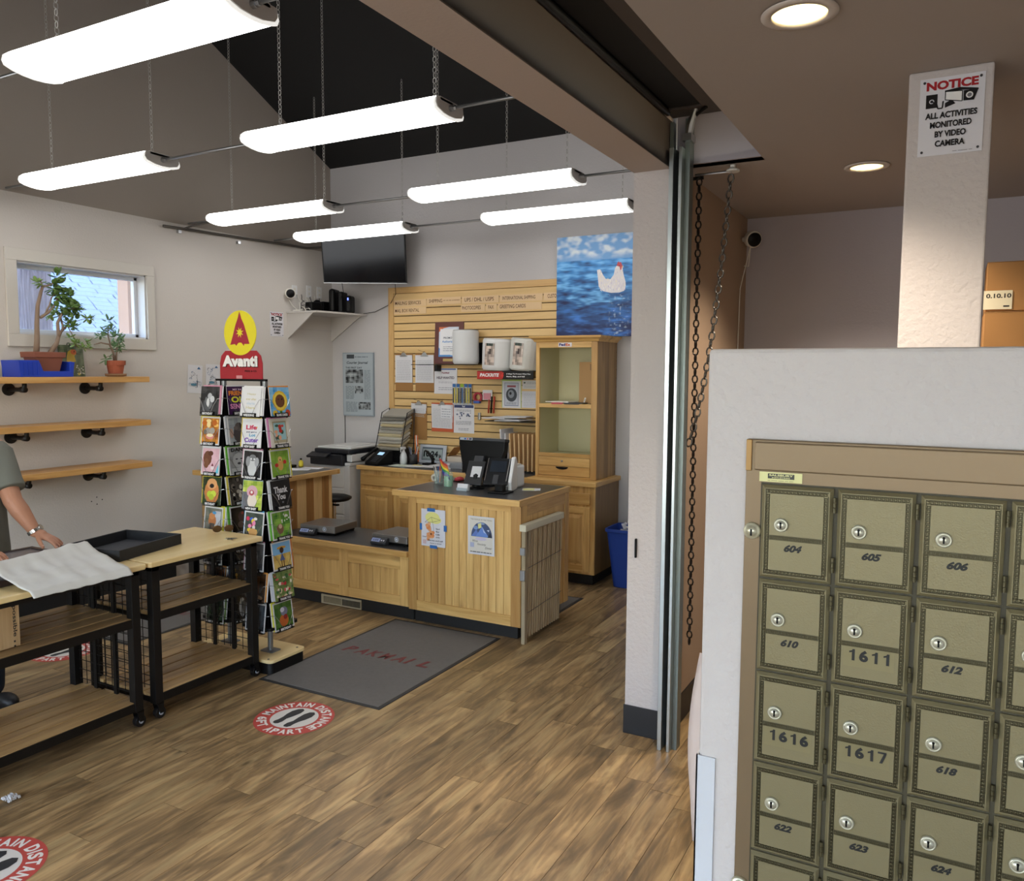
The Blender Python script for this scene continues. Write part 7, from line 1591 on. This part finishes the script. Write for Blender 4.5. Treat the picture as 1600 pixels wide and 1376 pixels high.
g.ball(hd+ht @ Vector((.100, 0, -.012)), .017, .013, .026, 10, 8, r=ht); g.ball(hd+ht @ Vector((.083, 0, -.055)), .014, .026, .010, 10, 6, r=ht)  # nose, lips
for s_ in (-1, 1): g.ball(hd+ht @ Vector((-.005, s_*.078, -.008)), .020, .009, .032, 10, 8, r=ht)
seg(g, C0+Vector((.01, 0, 1.42)), hd+Vector((-.02, 0, -.06)), .062, .056)
g.ball(C0+Vector((0, 0, 1.26)), .115, .175, .19, 20, 14); g.ball(C0+Vector((0, 0, 1.04)), .12, .17, .2, 20, 14)
seg(g, C0+Vector((0, -.16, 1.38)), C0+Vector((0, .16, 1.38)), .06, .06)
SL, EL, WL = Vector((-4.42, 2.425, 1.35)), Vector((-4.275, 2.415, 1.115)), Vector((-4.195, 2.472, .957))
SR, ER, WR = Vector((-4.42, 2.075, 1.35)), Vector((-4.31, 2.00, 1.10)), Vector((-4.02, 2.06, .955))
for a, b, c in ((SL, EL, WL), (SR, ER, WR)):
    seg(g, a, b, .056, .046); m = b.lerp(c, .35); seg(g, b, m, .045, .046); seg(g, m, c, .046, .030)
def hand(g, w, d, sgn, curl, spread):
    d = d.normalized(); s = d.cross(Z).normalized()*sgn; n = s.cross(d)*sgn
    q = Matrix((d, s, n)).transposed()
    g.ball(w+d*.045-n*.002, .052, .041, .017, 16, 10, r=q); seg(g, w-d*.012, w+d*.03, .029, .026, 12); g.ball(w+d*.075, .02, .040, .013, 14, 8, r=q)
    tips = []
    for k, (off, ln, r) in enumerate(((.030, .070, .0092), (.011, .078, .0094), (-.009, .072, .0090), (-.028, .057, .0080))):
        p = w+d*(.082-abs(off-.006)*.15)+s*off; dr = (d+s*off*spread).normalized()
        for j, fr in enumerate((.42, .32, .26)):
            dr = (dr-n*curl[j]).normalized(); e = p+dr*ln*fr; seg(g, p, e, r*(1-.07*j), r*(1-.07*(j+1)), 10); p = e
        tips.append((p, dr, n, r))
    p = w+d*.022+s*.026; dr = (d*.75+s*.62-n*.30).normalized()
    for j, ln in enumerate((.038, .030, .024)):
        e = p+dr*ln; seg(g, p, e, .0125-.0012*j, .0118-.0014*j, 10); p = e; dr = (dr+d*.25-n*.05).normalized()
    tips.append((p, dr, n, .0095)); return tips
tl_ = hand(g, WL+Vector((.012, .006, -.012)), Vector((.135, .066, -.062)), 1, (.10, .22, .30), 3)
tr_ = hand(g, WR+Vector((.02, .008, -.004)), Vector((.17, .095, -.030)), -1, (.15, .35, .45), 3)
for s_ in (-1, 1):
    seg(g, C0+Vector((-.02, s_*.09, .93)), C0+Vector((0, s_*.10, .50)), .088, .058); seg(g, C0+Vector((0, s_*.10, .50)), C0+Vector((-.02, s_*.10, .10)), .056, .038); seg(g, C0+Vector((-.03, s_*.10, .05)), C0+Vector((.12, s_*.11, .035)), .035, .028)
fuse(g, 'body', skin, pr, .0042, 2)
for p, dr, n, r in tl_+tr_:
    q = (n*.9+dr*.3).to_track_quat('Z', 'Y').to_matrix(); G().ball(p+n*r*.82-dr*.001, .0045, .0055, .0015, 8, 6, r=q).o('fingernail', mp('nail', 'd4a594', .3), parent=pr, smooth=True)
# face details
for s_ in (-1, 1):
    e = hd+ht @ Vector((.078, s_*.031, .012)); G().ball(e, .0125, n=12).o('eye', mp('eye_white', 'd8d4d0', .2), parent=pr, smooth=True)
    G().ball(e+ht @ Vector((.0085, 0, -.003)), .0058, n=10).o('iris', mp('iris_brown', '2c1c12', .2), parent=pr, smooth=True)
    G().ball(hd+ht @ Vector((.090, s_*.032, .036)), .008, .018, .004, 10, 6, r=ht).o('eyebrow', mp('hair_grey', '5a524a', .8), parent=pr)
g = G()
g.ball(hd+ht @ Vector((-.018, 0, .022)), .096, .084, .112, 20, 14, r=ht)
fuse(g, 'hair', mp('hair_grey', ''), pr, .007)
# T-shirt: torso shell plus two short sleeves, hem at the hips
g = G()
def shell(z, rx, ry, dx=0):
    return [(C0.x+dx+rx*cos(2*pi*k/40)*(1+.02*sin(k*1.9+z*9)), C0.y+ry*sin(2*pi*k/40), z) for k in range(40)]
rg = [shell(.80, .150, .212), shell(.86, .152, .211), shell(.95, .150, .205), shell(1.05, .148, .200), shell(1.16, .142, .200), shell(1.27, .138, .203), shell(1.35, .122, .195), shell(1.42, .095, .150), shell(1.465, .072, .085, .01)]
vs = [p for r_ in rg for p in r_]; n = 40
g.add(vs, [(k*n+j, k*n+(j+1) % n, (k+1)*n+(j+1) % n, (k+1)*n+j) for k in range(len(rg)-1) for j in range(n)]+[tuple(reversed(range(n))), tuple((len(rg)-1)*n+j for j in range(n))])
for a, b, s_ in ((SL, EL, 1), (SR, ER, -1)):
    e = a.lerp(b, .78); dv_ = (e-a).normalized()
    g.ball(a+Vector((0, -.01*s_, 0)), .082, .080, .080, 16, 12); g.tube([a-dv_*.01, a.lerp(b, .3), a.lerp(b, .6), e], [.080, .079, .077, .080], 20)
fuse(g, 't_shirt', shirt, pr, .0075, 3)
g = G()
for s_ in (-1, 1): seg(g, C0+Vector((-.02, s_*.09, .93)), C0+Vector((0, s_*.10, .50)), .100, .074); seg(g, C0+Vector((0, s_*.10, .50)), C0+Vector((-.02, s_*.10, .11)), .074, .064)
g.ball(C0+Vector((-.01, 0, .92)), .125, .175, .12, 20, 12)
fuse(g, 'trousers', jeans, pr, .010)
for s_ in (-1, 1):
    g = G(); g.ball(C0+Vector((-.02, s_*.10, .055)), .055, .045, .055, 14, 10); g.ball(C0+Vector((.10, s_*.11, .045)), .085, .048, .045, 16, 10); g.box(C0.x-.07, C0.y+s_*.105-.045, .0, C0.x+.18, C0.y+s_*.105+.045, .02)
    fuse(g, 'shoe', mp('shoe_dark', '22201f', .5), pr, .006)
# watch
wd = (WL-EL).normalized(); wc = WL+wd*.004; q = wd.to_track_quat('Z', 'Y').to_matrix()
wt_ = G()
for k in range(20):
    a0 = 2*pi*k/20; c = wc+q @ Vector((.036*cos(a0), .034*sin(a0), 0)); m3 = q @ Matrix.Rotation(a0, 3, 'Z'); wt_.xf = Matrix.Translation(c) @ m3.to_4x4(); wt_.box(-.0018, -.0052, -.0085, .0018, .0052, .0085)
band = wt_.o('watch_band', mp('watch_steel', 'b8b4ac', .25, metal=.9), parent=pr)
up_ = (Z-wd*Z.dot(wd)).normalized(); cc = wc+up_*.034
G().tube([cc-up_*.002, cc+up_*.006], .017, 20).o('watch_case', mp('watch_steel', ''), parent=band)
